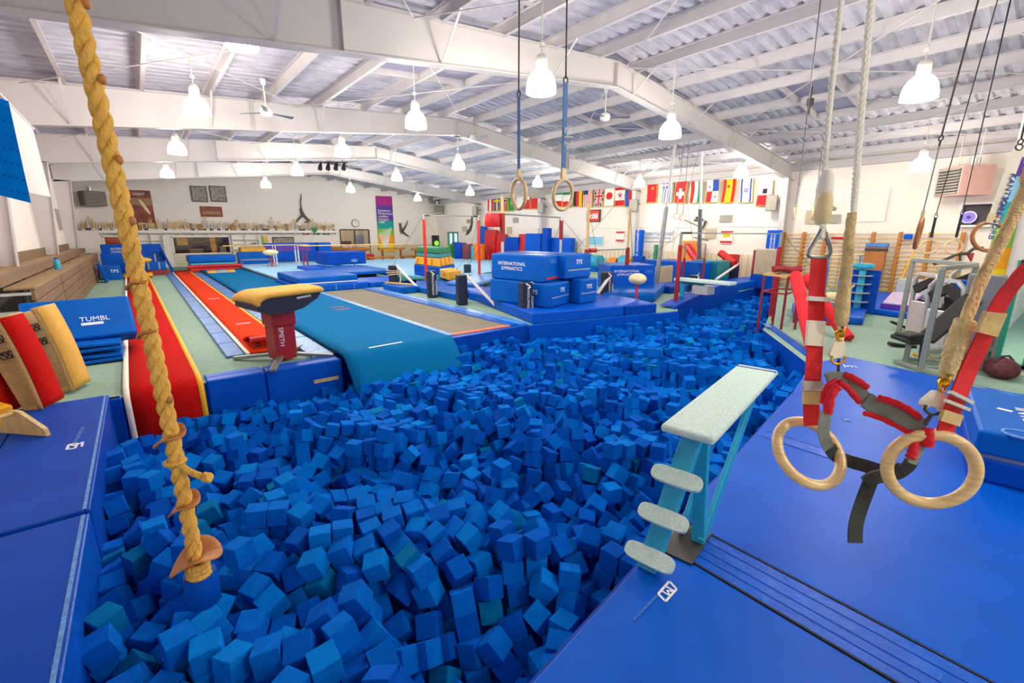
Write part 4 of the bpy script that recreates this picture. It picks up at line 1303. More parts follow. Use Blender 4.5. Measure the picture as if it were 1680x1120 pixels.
def mushroom(x, y, z, h, rx, lab, cream='suede_cream'):
    t = T('mushroom_trainer', lab, 'mushroom trainer', (x, y, z), 'mushroom trainers')
    B().ell((x, y, z+h-.15), (rx, rx, .17), 20, 12).build('dome', cream, t)
    B().tube((x, y, z+.03), (x, y, z+h-.25), .035, 10).build('post', 'paint_bright_red', t)
    b = B()
    for k in range(3):
        a = k*2*PI/3+.5
        b.beam((x, y, z+.04), (x+.32*math.cos(a), y+.32*math.sin(a), z+.02), .05, .035)
    b.build('foot', 'paint_bright_red', t)
mushroom(5.9, 29.6, zt, .95, .42, 'cream mushroom trainer on the far pale blue podium')


def para_bars(x0, x1, ya, yb, z, h, m, lab, posts):
    t = T('parallel_bars', lab, 'parallel bars', ((x0+x1)/2, (ya+yb)/2, z))
    for y in (ya, yb):
        B().path([(x0, y, z+h), (x1, y, z+h)], .028, 8).build('rail', 'wood_pale', t)
        for x in posts:
            B().tube((x, y, z), (x, y, z+h-.35), .045, 8).tube((x, y, z+h-.4), (x, y, z+h-.02), .025, 8).build('post', m, t)
    for x in posts: B().bb(x-.06, x+.06, ya-.1, yb+.1, z, z+.06).build('base_beam', m, t)
    return t
para_bars(3.9, 8.6, 32.3, 31.6, zt, 1.15, 'metal_white', 'parallel bars with white posts in front of the far cubby shelves', (6.6, 7.9))
para_bars(7.4, 13.9, 29.2, 28.4, 0, 1.42, 'paint_red', 'long parallel bars with dark red posts beside the navy mat', (7.55, 10.3))
p = at(490, 415, y=31)
t = T('parallel_bars', 'low grey floor bars on the far pale blue podium', 'bars', (5.3, 31, zt))
for y in (30.7, 31.3):
    B().path([(4.6, y, zt), (4.6, y, zt+.35), (6.1, y, zt+.35), (6.1, y, zt)], .025, 8).build('rail', 'metal_grey', t)
# pommel horses by the wall
for x, y, lab in ((11.2, 34.6, 'tan pommel horse body by the far wall, left of the pair'), (12.4, 33.2, 'tan pommel horse body by the far wall, right of the pair')):
    t = T('pommel_horse', lab, 'pommel horse', (x, y, 0), 'pommel horses')
    B().ell((x, y, .98), (.95, .2, .17), 16, 10).build('body', 'wood_brown', t)
    b = B()
    for s_ in (-1, 1):
        for q in (-1, 1): b.beam((x+s_*.45, y, .9), (x+s_*.6+q*.15, y+q*.25, .0), .06, .05)
    b.build('leg_frame', 'wood_bar', t)
# wooden benches under the banner
for x, y, z, L, lab in ((15.6, 34.6, .85, 2.2, 'wooden bench below the rainbow banner'), (18.5, 34.6, .75, 2.3, 'brown bench by the glowing speaker')):
    t = T('wooden_bench', lab, 'bench', (x, y, 0))
    B().bb(x-L/2, x+L/2, y-.15, y+.15, z, z+.16).build('seat', 'wood_bar', t, bevel=.02)
    for s_ in (-.35, .35): B().bb(x+s_*L-.04, x+s_*L+.04, y-.12, y+.12, 0, z).build('leg', 'wood_brown', t)
# sprung floor
t = T('sprung_floor', 'large pale blue sprung floor in the middle of the hall', 'floor mat', (14.5, 26, 0))
B().prism([(9.9, 18.2), (20.85, 18.2), (20.85, 33.2), (9.9, 33.2)], .0, .16).build('spring_deck', 'vinyl_deep', t)
B().prism([(9.9, 18.2), (20.85, 18.2), (20.85, 33.2), (9.9, 33.2)], .16, .21).build('carpet_top', 'carpet_sky', t)
for k in range(6): B().bb(10, 20.3, 20+k*2.1, 20.03+k*2.1, .21, .213).build('seam', 'f_sky', t)
# small benches and boards in front of the far wall
for k, (x, y, wd, m, lab) in enumerate(((14.3, 33.6, 2.2, 'wood_bar', 'low wooden beam lying before the glass door'), (16.6, 33.7, 1.1, 'wood_brown', 'short wooden beam lying under the rainbow banner'), (17.9, 33.8, .8, 'wood_bar', 'short wooden beam near the green wedge'))):
    t = T('floor_beam', lab, 'beam', (x, y, 0))
    B().bb(x-wd/2, x+wd/2, y-.06, y+.06, .28, .40).build('beam', m, t, bevel=.02)
    for s_ in (-.4, .4): B().bb(x+s_*wd-.06, x+s_*wd+.06, y-.2, y+.2, 0, .28).build('foot', 'wood_brown', t)
o = B().box((13.5, 34.2, .3), (.8, .4, .6)).build('foam_block', 'vinyl_red', bevel=.04); tag(o, 'red padded block at the foot of the glass door', 'block')
# green wedge by the wall
p = at(675, 409, z=.2)
x, y = 18.6, 33.3
o = B().extr([(x, y, .21), (x+1.5, y, .21), (x+1.2, y, 1.0), (x-.15, y, 1.0)], (0, .7, 0)).build('wedge_mat', ['vinyl_deep']); tag(o, 'green faced wedge mat standing on the far sprung floor', 'mat')
B().extr([(x+.15, y-.01, .27), (x+1.42, y-.01, .27), (x+1.15, y-.01, .94), (x, y-.01, .94)], (0, -.012, 0)).build('green_face', 'vinyl_green', o)
# glowing speaker on stand, dark table
t = T('speaker_stand', 'black speaker with lime green glowing cone on a stand by the far corner', 'speaker', (19.0, 33.6, 0))
B().tube((19.0, 33.6, .0), (19.0, 33.6, 1.05), .03, 8).build('pole', 'black_plastic', t)
B().bb(18.72, 19.28, 33.45, 33.75, 1.05, 1.95).build('cabinet', 'black_plastic', t, bevel=.03)
B().lathe([(.2, 0), (.2, .03), (.08, .035), (.07, .01), (0, .01)], (19.0, 33.45, 1.32), 24, axis=-Y_).build('glowing_cone', 'speaker_glow', t)
b = B()
for k in range(3):
    a = k*2.1; b.beam((19.0, 33.6, .35), (19.0+.4*math.cos(a), 33.6+.4*math.sin(a), .02), .03, .03)
b.build('tripod', 'black_plastic', t)
t = T('side_table', 'dark side table beside the open green lit door', 'table', (20.0, 33.6, 0))
B().bb(19.6, 20.4, 33.3, 34.1, .78, .85).build('tabletop', 'black_plastic', t)
for sx, sy in ((0, 0), (1, 0), (0, 1), (1, 1)): B().bb(19.62+.7*sx, 19.68+.7*sx, 33.32+.7*sy, 33.38+.7*sy, 0, .78).build('leg', 'black_plastic', t)
# ================================================================ BARS, BLOCKS AND THE RIGHT SIDE
XY = lambda p: (p[0], p[1])
def lerp2(a, c, f): return (a[0]+(c[0]-a[0])*f, a[1]+(c[1]-a[1])*f)


def quad3(a, b_, c, z):
    """floor outline from three seen corners: left, front, right"""
    A, Bq, C_ = at(*a, z=z), at(*b_, z=z), at(*c, z=z)
    Dq = A+C_-Bq
    return [XY(A), XY(Bq), XY(C_), XY(Dq)]


def face_words(o, poly, i, txt, z, size, m='print_white', f=.5, col2=None):
    """lettering on side i of a block"""
    p, q = Vector((*poly[i], z)), Vector((*poly[(i+1) % len(poly)], z))
    c = p.lerp(q, f)
    n = (q-p).cross(Z_).normalized()
    words(txt, c+n*.004, (q-p), Z_, size, m, o, align='CENTER')


# pile of big blue blocks on a platform mat
plat = [(7.25, 8.2), (9.9, 7.55), (11.2, 7.9), (11.4, 8.9), (10.2, 13.4), (8.6, 13.2)]
block('platform_mat', 'wide flat blue mat under the big pile of blue blocks', 'mat', plat, 0, .29, 'vinyl', .04)
block('platform_mat', 'low blue mat step at the right end of the wide flat mat', 'mat', [(9.95, 7.5), (11.0, 7.25), (11.25, 7.95), (10.2, 8.3)], 0, .27, 'vinyl_deep', .03)
pa = quad3((804, 492), (902, 506), (934, 497), .3)
pb = quad3((917, 492), (951, 499), (979, 494), .3)
lowA = block('foam_block', 'big blue block at the lower left of the block pile', 'block', pa, .3, .92, 'vinyl_mid', .04, 'big blue blocks in the pile')
lowB = block('foam_block', 'big blue block at the lower right of the block pile', 'block', pb, .3, .96, 'vinyl_mid', .04, 'big blue blocks in the pile')
pc_ = quad3((818, 454), (890, 463.5), (917, 460), .93)
ctr = lambda P: Vector((sum(p[0] for p in P)/4, sum(p[1] for p in P)/4, 0))
# upper pair, standing on the lower pair
ux, uy = (Vector((*pa[2], 0))-Vector((*pa[1], 0))), (Vector((*pa[0], 0))-Vector((*pa[1], 0)))
o0 = Vector((*pa[1], 0))+uy*.12+ux*.02
pu = [XY(o0+uy*.86), XY(o0), XY(o0+ux*1.0), XY(o0+ux*1.0+uy*.86)]
upA = block('foam_block', 'big blue block on top at the left, with white lettering', 'block', pu, .93, 1.62, 'vinyl_mid', .04, 'big blue blocks in the pile')
o1 = Vector((*pb[1], 0))+Vector((-.32, .25, 0))
ux2 = Vector((*pb[2], 0))-Vector((*pb[1], 0)); ux2.normalize(); uy2 = uy.normalized()
pu2 = [XY(o1+uy2*2.6), XY(o1), XY(o1+ux2*1.15), XY(o1+ux2*1.15+uy2*2.6)]
upB = block('foam_block', 'big blue block on top at the right of the block pile', 'block', pu2, .97, 1.62, 'vinyl_mid', .04, 'big blue blocks in the pile')
face_words(upA, pu, 0, 'INTERNATIONAL\nGYMNASTICS', 1.33, .13, f=.42)
face_words(upA, pu, 1, 'NAC', 1.40, .16, 'scuff')
B().beam(Vector((*pu[1], 1.02)).lerp(Vector((*pu[2], 1.02)), .15)+Vector((.003, -.006, 0)), Vector((*pu[1], 1.02)).lerp(Vector((*pu[2], 1.02)), .9)+Vector((.003, -.006, 0)), .01, .05).build('red_label', 'print_red', upA)
face_words(upB, pu2, 1, 'TPS', 1.35, .18)
face_words(lowA, pa, 1, 'TPS', .66, .17, f=.6)
face_words(lowA, pa, 0, 'TPS', .62, .18, f=.75)
face_words(lowB, pb, 1, 'TPS', .70, .17)
for o, P, z in ((lowA, pa, .55), (lowB, pb, .58), (upB, pu2, 1.2)):
    p, q = Vector((*P[1], z)), Vector((*P[2], z))
    n = (q-p).cross(Z_).normalized()*.004
    B().beam(p.lerp(q, .1)+n, p.lerp(q, .95)+n, .008, .025).build('grey_stripe', 'metal_light', o)

# trapezoid stack and yellow box
ps = quad3((680, 451), (722, 458), (746, 451), .21)
base = ctr(ps)
block('foam_block', 'blue block carrying the yellow and green vaulting box pieces', 'block', ps, .21, hgt(ps[1], 438)-.01, 'vinyl')
z1_, z2_, z3_, z4_ = [hgt(ps[1], v) for v in (438, 424.5, 417, 407)]
def shrink(P, k): return [XY(ctr(P)+(Vector((*p, 0))-ctr(P))*k) for p in P]
def trap(name, lab, P, k0, k1, z0, z1, m):
    p0, p1 = shrink(P, k0), shrink(P, k1)
    vs = [(*p, z0) for p in p0]+[(*p, z1) for p in p1]
    o = B().add(vs, [(3, 2, 1, 0), (4, 5, 6, 7), (0, 1, 5, 4), (1, 2, 6, 5), (2, 3, 7, 6), (3, 0, 4, 7)]).build(name, m, bevel=.03)
    return tag(o, lab, 'vaulting box'), p0, p1
o, p0, p1 = trap('vaulting_box', 'yellow vaulting box section between the blue and green sections', ps, .98, .88, z1_, z2_, 'vinyl_yellow')
for i in (0, 1):
    for f in (.12, .42, .72):
        a = Vector((*p0[i], z1_+.04)).lerp(Vector((*p0[(i+1) % 4], z1_+.04)), f); c = Vector((*p1[i], z2_-.03)).lerp(Vector((*p1[(i+1) % 4], z2_-.03)), f)
        n = (Vector((*p0[(i+1) % 4], 0))-Vector((*p0[i], 0))).cross(Z_).normalized()*.015
        B().beam(a+n, c+n, .035, .012, n).build('strap', 'vinyl_dark_red', o)
o, p0, p1 = trap('vaulting_box', 'dark green vaulting box section with grey top above the yellow one', ps, .88, .82, z2_+.01, z3_, 'vinyl_teal')
trap('vaulting_box', 'grey green top section of the stacked vaulting box', ps, .84, .80, z3_+.01, z4_, 'vinyl_dark_green')
py = quad3((722, 455), (737, 460.5), (757, 457), .30)
o = block('foam_block', 'yellow box pad with pale end lying by the white strut', 'block', py, .30, .66, 'vinyl_yellow', .04)
face_words(o, py, 0, 'NAC', .42, .16, 'wood_brown')
B().prism([lerp2(py[0], py[1], f) if k == 0 else lerp2(py[3], py[2], f) for k, f in ((0, -.02), (0, .22), (1, .22), (1, -.02))], .30, .665).build('pale_end', 'suede_cream', o, bevel=.03)

# padded anchor posts with white struts
def pad_post(p, h, txt, lab, w_=.30, m='vinyl_navy'):
    t = T('padded_post', lab, 'post', (p[0], p[1], 0), 'navy padded anchor posts')
    o = B().box((p[0], p[1], h/2), (w_, w_, h), -.25).build('pad', m, t, bevel=.03)
    if txt:
        R = Matrix.Rotation(-.25, 3, 'Z')
        q = Vector((p[0], p[1], h*.12))+R@Vector((-.05+.10*0, -w_/2-.003, 0))
        words('INTERNATIONAL', q+R@Vector((.09, 0, 0))+Z_*.0, Z_, R@Vector((-1, 0, 0)), .095, 'print_white', t)
        words('GYMNASTICS', q+R@Vector((.20, 0, 0)), Z_, R@Vector((-1, 0, 0)), .08, 'print_white', t)
        B().path([q+R@Vector((.05+.06*math.sin(k*1.3), 0, 0))+Z_*(h*.72+.035*k) for k in range(5)], .02, 6).build('emblem', 'print_white', t)
    return t
PP = [((646, 474), .93, 0, 'navy padded post at the far end of the trampoline, with a rope round it'), ((709, 488), .93, 1, 'navy padded post with white lettering in front of the red bar post'), ((758, 500), .93, 0, 'navy padded post at the middle of the trampoline with a long white strut'), ((862, 522), .95, 1, 'navy padded post with white lettering nearest the foam pit'), ((994, 494), .95, 1, 'navy padded post with white lettering right of the block pile'), ((767, 447), .62, 0, 'small navy padded post on the far pale blue floor'), ((1137, 484), .72, 1, 'navy padded post under the far mint diving plank'), ((1202, 460), .9, 0, 'navy padded post by the red mat at the right wall'), ((1033, 458), .55, 0, 'small navy padded post behind the lettered mid block')]
posts = []
for (uv, h, tx, lab) in PP:
    p = at(*uv, z=0 if uv[1] > 450 else .21)
    if p.x > 20: p = at(*uv, x=19.7)
    posts.append((p, h)); pad_post(p, h, tx, lab)
def strut(p, h, q, lab):
    o = B().tube((p.x+.12, p.y-.1, h+.02), q, .05, 10).build('strut_tube', 'metal_white'); tag(o, lab, 'strut', 'white struts of the bar frames')
strut(posts[0][0], .9, at(690, 477, z=.06), 'white strut from the farthest trampoline post to the floor')
strut(posts[2][0], .9, at(815, 503, z=.06), 'white strut from the middle trampoline post to the red foot bar')
strut(posts[3][0], .9, at(838, 507, z=.06), 'short white strut beside the lettered post nearest the pit')
strut(posts[4][0], .9, at(980, 482, z=.3), 'white strut beside the lettered post right of the block pile')
strut(posts[7][0], .85, at(1175, 458, z=.45), 'pair of white struts by the red mat at the right wall')
p = posts[0][0]
b = B()
for k in range(3): b.torus((p.x, p.y, .75-.1*k), .24, .02, (0, .15*k-.1, 1), 24, 6)
b.path([(p.x+.2, p.y-.16, .75), (p.x+.22, p.y-.2, .4), (p.x+.16, p.y-.22, .1)], .03, 8)
o = b.build('rope_coil', 'rope_tan'); tag(o, 'tan rope wrapped round the farthest trampoline post', 'rope')
o = B().beam(at(812, 503, z=.04), at(838, 508, z=.04), .14, .05).build('foot_bar', 'paint_red', bevel=.01); tag(o, 'red foot bar on the floor between two white struts', 'bar foot')

# bars
def pole(t, p, segs, name='post'):
    """telescoping pole: (z0, z1, r, material)"""
    for z0, z1, r, m in segs: B().tube((p[0], p[1], z0), (p[0], p[1], z1), r, 12).build(name, m, t)
def guy(t, a, b_): B().tube(a, b_, .006, 5).build('guy_wire', 'steel_dark', t)
# apparatus with the tall near pole
PA = at(825, 504, z=0); zb = hgt(PA, 351)
PA2 = at(921, 357, z=zb)
PA2 = PA+(PA2-PA)*1.0; PA2.z = 0
t = T('uneven_bars', 'tall bar frame behind the trampoline with red upper sleeves and red pad', 'gymnastics bars', PA)
for p, lo in ((PA, 0), (PA2, 0)):
    pole(t, p, [(lo, hgt(PA, 396), .045, 'metal_light'), (hgt(PA, 396), zb+.02, .075, 'paint_red'), (zb, hgt(PA, 322 if p is PA else 340), .045, 'wood_pale')])
B().tube((PA.x, PA.y, zb), (PA2.x, PA2.y, zb), .022, 8).build('bar', 'metal_grey', t)
q = Vector((PA.x, PA.y, zb-.17))
B().lathe([(.22, -.19), (.24, -.12), (.24, .12), (.22, .19)], q-CR*.28, 18).build('red_pad', 'vinyl_red', t)
guy(t, (PA.x, PA.y, zb), (posts[2][0].x, posts[2][0].y, .9)); guy(t, (PA.x, PA.y, zb), (10.6, 17.5, .3)); guy(t, (PA2.x, PA2.y, zb), (posts[4][0].x, posts[4][0].y, .9)); guy(t, (PA2.x, PA2.y, zb), (14, 15, .3))
c = Vector((PA2.x-.05, PA2.y-.08, zb+.12))
B().extr([c+CR*-.26+Z_*.02, c-Z_*.25, c+CR*.26+Z_*.02, c+Z_*.22], (.02, .03, 0)).build('white_cover', 'trim_white', t)
# frame with the low bar
PB, PB2 = at(963, 411, z=1.62), at(1030, 408, z=1.62)
t = T('uneven_bars', 'bar frame with tall tan poles and a low bar, right of the block pile', 'gymnastics bars', (PB.x, PB.y, 0))
for p, vt_ in ((PB, 335), (PB2, 342)):
    pole(t, p, [(0, 1.66, .075, 'paint_red'), (1.6, hgt(p, vt_), .045, 'wood_pale')])
B().tube(PB, PB2, .022, 8).build('bar', 'metal_grey', t)
B().tube(PB.lerp(PB2, .06), PB.lerp(PB2, .2), .07, 10).build('red_sleeve', 'vinyl_red', t)
for p in (PB, PB2): guy(t, (p.x, p.y, 3.0), (p.x+3.2, p.y+2, .1)); guy(t, (p.x, p.y, 3.0), (p.x-1.5, p.y-1.5, .2))
# far high bar
PC, PC2 = at(695, 353, z=2.86), at(785, 355, z=2.86)
t = T('high_bar', 'high bar with bright red posts in front of the pale blue floor', 'gymnastics bars', (PC.x, PC.y, 0))
for p in (PC, PC2): pole(t, p, [(0, .3, .035, 'metal_light'), (.2, 2.7, .06, 'paint_bright_red'), (2.6, 2.9, .035, 'metal_light')])
B().tube(PC, PC2, .016, 8).build('bar', 'metal_grey', t)
for s_ in (0, 1): B().tube(PC.lerp(PC2, s_*.88+.02), PC.lerp(PC2, s_*.88+.10), .03, 8).build('chalk_sleeve', 'steel_dark', t)
guy(t, PC, (posts[0][0].x, posts[0][0].y, .9)); guy(t, PC2, (posts[5][0].x, posts[5][0].y, .7)); guy(t, PC, (posts[2][0].x, posts[2][0].y, .9)); guy(t, PC2, (posts[2][0].x+2, posts[2][0].y+1, .5))
# near right high bar over the pit end
PD = at(1108, 501, z=0); zd = hgt(PD, 382)
PD2 = Vector((13.02, 5.06, 0))
t = T('high_bar', 'high bar with dark red posts over the far end of the foam pit', 'gymnastics bars', PD)
for p in (PD, PD2): pole(t, p, [(0 if p is PD else -1.2, zd-.35, .06, 'paint_red'), (zd-.4, zd+.02, .04, 'metal_grey')])
B().tube((PD.x, PD.y, zd), (PD2.x, PD2.y, zd-.02), .018, 8).build('bar', 'metal_grey', t)
B().tube(Vector((PD.x, PD.y, zd)), Vector((PD.x, PD.y, zd)).lerp(Vector((PD2.x, PD2.y, zd)), .12), .03, 8).build('chalk_sleeve', 'steel_dark', t)
B().box((PD.x, PD.y, .06), (.22, .3, .12)).build('base_plate', 'metal_light', t)
guy(t, (PD.x, PD.y, zd), (10.9, 9.6, .1)); guy(t, (PD2.x, PD2.y, zd), (17.5, 4.8, .1))
# small low bar near the right wall
p = at(1158, 400, x=17.5)
t = T('low_bar', 'small far low bar with a red post near the right wall', 'gymnastics bars', (p.x, p.y, 0))
pole(t, p, [(0, 1.2, .045, 'paint_red'), (1.1, p.z, .03, 'metal_grey')])
q = at(1125, 399, x=17.0); q.z = p.z
pole(t, q, [(0, 1.2, .045, 'paint_red'), (1.1, p.z, .03, 'metal_grey')])
B().tube(p, q, .015, 6).build('bar', 'metal_grey', t)
# ring frame
G1, G2 = at(1075, 474, z=0), at(1146, 462, z=0)
GT1, GT2 = at(1109, 224, z=5.7), at(1152, 227, z=5.7)
t = T('ring_frame', 'tall grey ring frame with thin wires standing behind the block pile', 'ring frame', G1)
for a, c in ((G1, GT1), (G2, GT2)):
    mid = a.lerp(c, .55)
    B().tube(a, mid, .085, 12).build('lower_leg', 'metal_grey', t)
    B().tube(mid, c, .05, 12).build('upper_leg', 'metal_white', t)
B().beam(GT1, GT2, .12, .1).build('top_beam', 'metal_white', t)
m_ = GT1.lerp(GT2, .5)
for k, (u, v) in enumerate(((1110, 355), (1120, 357))):
    dd = (m_-Vector((0, 0, EYE))).dot(CF)
    c = at(u, v, d=dd)
    rg = T('gymnastic_ring', '%s of the two small rings hanging in the grey ring frame' % ('left' if k == 0 else 'right'), 'gymnastic ring', c, 'rings in the ring frame')
    B().torus(c, .115, .015, -CF, 28, 8).build('ring', 'wood_ring', rg)
    B().tube(c+Z_*.12, c+Z_*.9, .018, 6).build('strap', 'wood_pale', rg)
    B().tube(c+Z_*.9, Vector((m_.x+(c.x-m_.x)*.8, m_.y+(c.y-m_.y)*.8, 5.68)), .008, 5).build('cable', 'steel_dark', rg)
guy(t, GT1, (14.5, 7.9, .3)); guy(t, GT2, (19.5, 12.5, .3)); guy(t, GT1, (12.2, 13.0, .3))

# blocks right of the pile
pm = [XY(at(1000, 478, z=.12)), XY(at(1073, 477, z=.12))]
v_ = Vector((*pm[1], 0))-Vector((*pm[0], 0)); nrm = Vector((-v_.y, v_.x, 0)).normalized()
P = [XY(Vector((*pm[0], 0))+nrm*1.6), pm[0], pm[1], XY(Vector((*pm[1], 0))+nrm*1.6)]
o = block('foam_block', 'long blue block with white lettering behind the near mushroom', 'block', P, .10, 1.05, 'vinyl', .04)
face_words(o, P, 1, 'INTERNATIONAL\nGYMNASTICS', .80, .12, f=.36)
face_words(o, P, 1, 'TPS', .75, .18, 'scuff', f=.85)
block('landing_mat', 'thick soft blue landing mat under the near mushroom', 'mat', [(11.1, 9.3), (12.6, 8.4), (15.2, 9.7), (13.8, 11.2)], 0, .34, 'vinyl_mid', .10)
block('landing_mat', 'dark blue landing mat right of the soft one, below the ring frame', 'mat', [(14.9, 9.3), (16.6, 9.3), (16.6, 10.4), (15.2, 10.4)], 0, .26, 'vinyl_deep', .05)
D('plywood_panel', 'beige upright panel beside the ring frame leg', 'panel', 16.1, 17.3, 10.75, 10.85, .1, .85, 'tan_board')
pq = [XY(at(1082, 458, z=.1)), XY(at(1159, 460, z=.1))]
v_ = Vector((*pq[1], 0))-Vector((*pq[0], 0)); nrm = Vector((-v_.y, v_.x, 0)).normalized()
D('foam_block', 'long plain blue block behind the ring frame', 'block', 17.6, 18.4, 9.6, 12.4, 0, 1.0, 'vinyl')
D('foam_block', 'teal block at the right end of the plain blue block', 'block', 18.2, 19.2, 9.3, 10.5, 0, 1.05, 'vinyl_teal')
mushroom(*XY(at(1043, 503, z=.02)), .02, .98, .26, 'cream mushroom trainer on a red post beside the foam pit')
# flat mats between bars and far floor
block('landing_mat', 'blue landing mat under the red high bar, behind the trampoline', 'mat', [(7.9, 12.8), (9.4, 13.2), (11.6, 16.8), (9.0, 17.4), (7.95, 16.2)], 0, .22, 'vinyl_mid', .05)
block('landing_mat', 'pale blue landing mat with creased cover under the red high bar', 'mat', [(9.6, 14.0), (11.8, 15.6), (12.6, 17.2), (11.9, 17.4), (9.0, 15.2)], .22, .36, 'vinyl_light', .05)
block('landing_mat', 'long blue mat row at the foot of the block pile', 'mat', [(8.05, 9.4), (8.5, 9.2), (9.3, 12.6), (8.4, 12.8)], 0, .26, 'vinyl', .04)
o = B().grid(lambda u, v: (8.3+4.6*u, 17.6-.9*u+.55*v+.05*math.sin(u*9), .23+.16*math.sin(v*PI)+.05*math.sin(u*13+v*3)), 30, 8, th=.05).build('mat_cover', 'vinyl_teal'); tag(o, 'crumpled teal blue mat cover behind the farthest post', 'mat cover')
for x0, x1, y0, y1, z0, z1, lab, m in ((4.35, 7.0, 17.9, 21.6, 0, .27, 'lower blue landing mat of the layered pair at the far trampoline end', 'vinyl'), (4.45, 6.7, 18.2, 21.6, .28, .55, 'upper blue landing mat of the layered pair at the far trampoline end', 'vinyl_mid')):
    o = D('landing_mat', lab, 'mat', x0, x1, y0, y1, z0, z1, m, .06)
    if z0 == 0:
        for x in (4.95, 5.7, 6.4): B().bb(x, x+.03, y0-.012, y0, .04, .24).build('strap', 'scuff', o)
    else: B().bb(x0+.05, x1-.05, y0-.01, y0, z0+.01, z0+.05).build('white_piping', 'print_white', o)
D('landing_mat', 'flat blue mat beside the layered pair of landing mats', 'mat', 7.1, 9.2, 18.0, 20.2, 0, .22, 'vinyl', .05)
D('landing_mat', 'low blue mat left of the navy block', 'mat', 6.6, 7.9, 24.4, 27.0, .0, .42, 'vinyl', .05)
D('landing_mat', 'flat blue mat in front of the navy block', 'mat', 7.2, 9.6, 21.0, 25.6, .27, .42, 'vinyl_mid', .05)
o = D('foam_block', 'long navy blue block with oval white mark by the sprung floor', 'block', 7.9, 10.2, 26.2, 28.0, .42, 1.12, 'vinyl_deep', .04)
B().ell((9.5, 26.19, .62), (.2, .01, .09)).build('oval_mark', 'scuff', o)
o = B().beam((7.3, 16.9, .30), (7.75, 15.6, .30), .12, .05).build('wooden_board', 'wood_pale'); tag(o, 'pale wooden board lying on the mat near the farthest post', 'board')
B_ = B().bb(7.2, 7.9, 15.4, 17.0, 0, .26).build('landing_mat', 'vinyl_mid', bevel=.05); tag(B_, 'small blue mat under the pale wooden board', 'mat')

# things along the right wall, from the far corner to the near
def lean(name, lab, u0, u1, vb, vtop, m, x=20.3, th=.3, tilt=.0, z=None, cyl=False, cat='mat', bev=.03):
    p, q = at(u0, vb, x=x), at(u1, vb, x=x)
    y0, y1 = min(p.y, q.y), max(p.y, q.y)
    z0 = .21 if 18.4 < (y0+y1)/2 < 33 else .0
    z0 = z if z is not None else z0
    zt_ = hgt((x, (y0+y1)/2, 0), vtop)
    if cyl:
        r = (y1-y0)*.42
        o = B().lathe([(r*.97, z0), (r, z0+.03), (r, zt_-.03), (r*.97, zt_)], (x, (y0+y1)/2, 0), 24).build(name, m)
    else:
        o = B().box((x+(zt_-z0)*.5*math.sin(tilt)*.5, (y0+y1)/2, (z0+zt_)/2), (th, y1-y0, zt_-z0), rot=Matrix.Rotation(tilt, 3, 'Y')).build(name, m, bevel=bev)
    tag(o, lab, cat)
    return o
lean('panel_mat', 'tall narrow blue pad leaning in the far right bay', 787, 795, 400, 371, 'vinyl', 20.5, .2, .1)
lean('panel_mat', 'red folded mat standing left of the second red mat', 796, 813, 418, 377, 'vinyl_red', 20.4, .35, .12)
lean('panel_mat', 'red folded mat standing behind the tall bar pole', 815, 829, 418, 384, 'vinyl_red', 20.5, .3, .1)
lean('panel_mat', 'blue mat standing right of the tall bar pole', 829, 852, 420, 389, 'vinyl_deep', 20.4, .3, .06)
lean('panel_mat', 'red slanted mat between two standing blue mats', 851, 863, 421, 384, 'vinyl_red', 20.5, .3, .1)
lean('panel_mat', 'tallest wide blue mat standing at the right wall', 864, 889, 421, 383, 'vinyl', 20.3, .4, .05)
lean('post_pad', 'blue post pad standing between the wide blue mats', 891, 900, 421, 374, 'vinyl_deep', 20.0, .35, .05)
lean('panel_mat', 'wide blue mat standing behind the second bar pole', 902, 939, 421, 390, 'vinyl', 20.4, .35, .05)
for k, (u, wd) in enumerate(((937, .12), (944, .14))):
    p = at(u, 420, x=20.1)
    t = T('kettle_weight', 'small dark green weight by the right wall, %s of two' % ('left' if k == 0 else 'right'), 'weight', (p.x, p.y, .21), 'small weights')
    B().ell((p.x, p.y, .75), (wd, wd, wd*1.2)).build('ball', 'vinyl_dark_green', t); B().tube((p.x, p.y, .21), (p.x, p.y, .7), .05, 8).build('stem', 'black_plastic', t)
p = at(740, 414, x=19.4)
o = B()
for k in range(3): o.bb(p.x-.25, p.x+.25, p.y-.3-.0*k, p.y+.5-.25*k, .21+.36*k, .21+.36*(k+1))
o = o.build('step_block', 'vinyl_green', bevel=.03); tag(o, 'green stepped block in front of the open far door', 'block')
lean('foam_block', 'blue block beside the green steps', 746, 752, 414, 397, 'vinyl', 20.0, .5)
lean('foam_cylinder', 'blue upright foam cylinder beside the maroon one', 749, 762, 414, 398, 'vinyl_deep', 19.4, cyl=True, cat='cylinder')
lean('foam_cylinder', 'maroon upright foam cylinder between the blue and orange ones', 762, 776, 416, 400, 'vinyl_maroon', 19.6, cyl=True, cat='cylinder')
lean('foam_cylinder', 'small light blue upright foam cylinder', 774, 779, 416, 403, 'vinyl_sky', 19.0, cyl=True, cat='cylinder')
lean('foam_cylinder', 'orange upright foam cylinder by the leaning red mats', 779, 793, 417, 400, 'vinyl_orange', 19.4, cyl=True, cat='cylinder')
def roll(name, lab, u0, u1, v, r, m, x, end=None, z=None):
    p, q = at(u0, v, x=x), at(u1, v, x=x)
    zz = p.z if z is None else z
    a, c = Vector((x, p.y, zz)), Vector((x, q.y, zz))
    o = B().tube(a, c, r, 20).build(name, m); tag(o, lab, 'roll')
    if end: B().tube(c, c+(c-a).normalized()*.04, r*.98, 20).build('end_cap', end, o)
    B().prism(rq(x, (a.y+c.y)/2, r*1.3, abs(a.y-c.y)*.8), 0 if not 18.2 < a.y < 33 else .21, zz-r*.8).build('stand_pad', 'vinyl_mid', o)
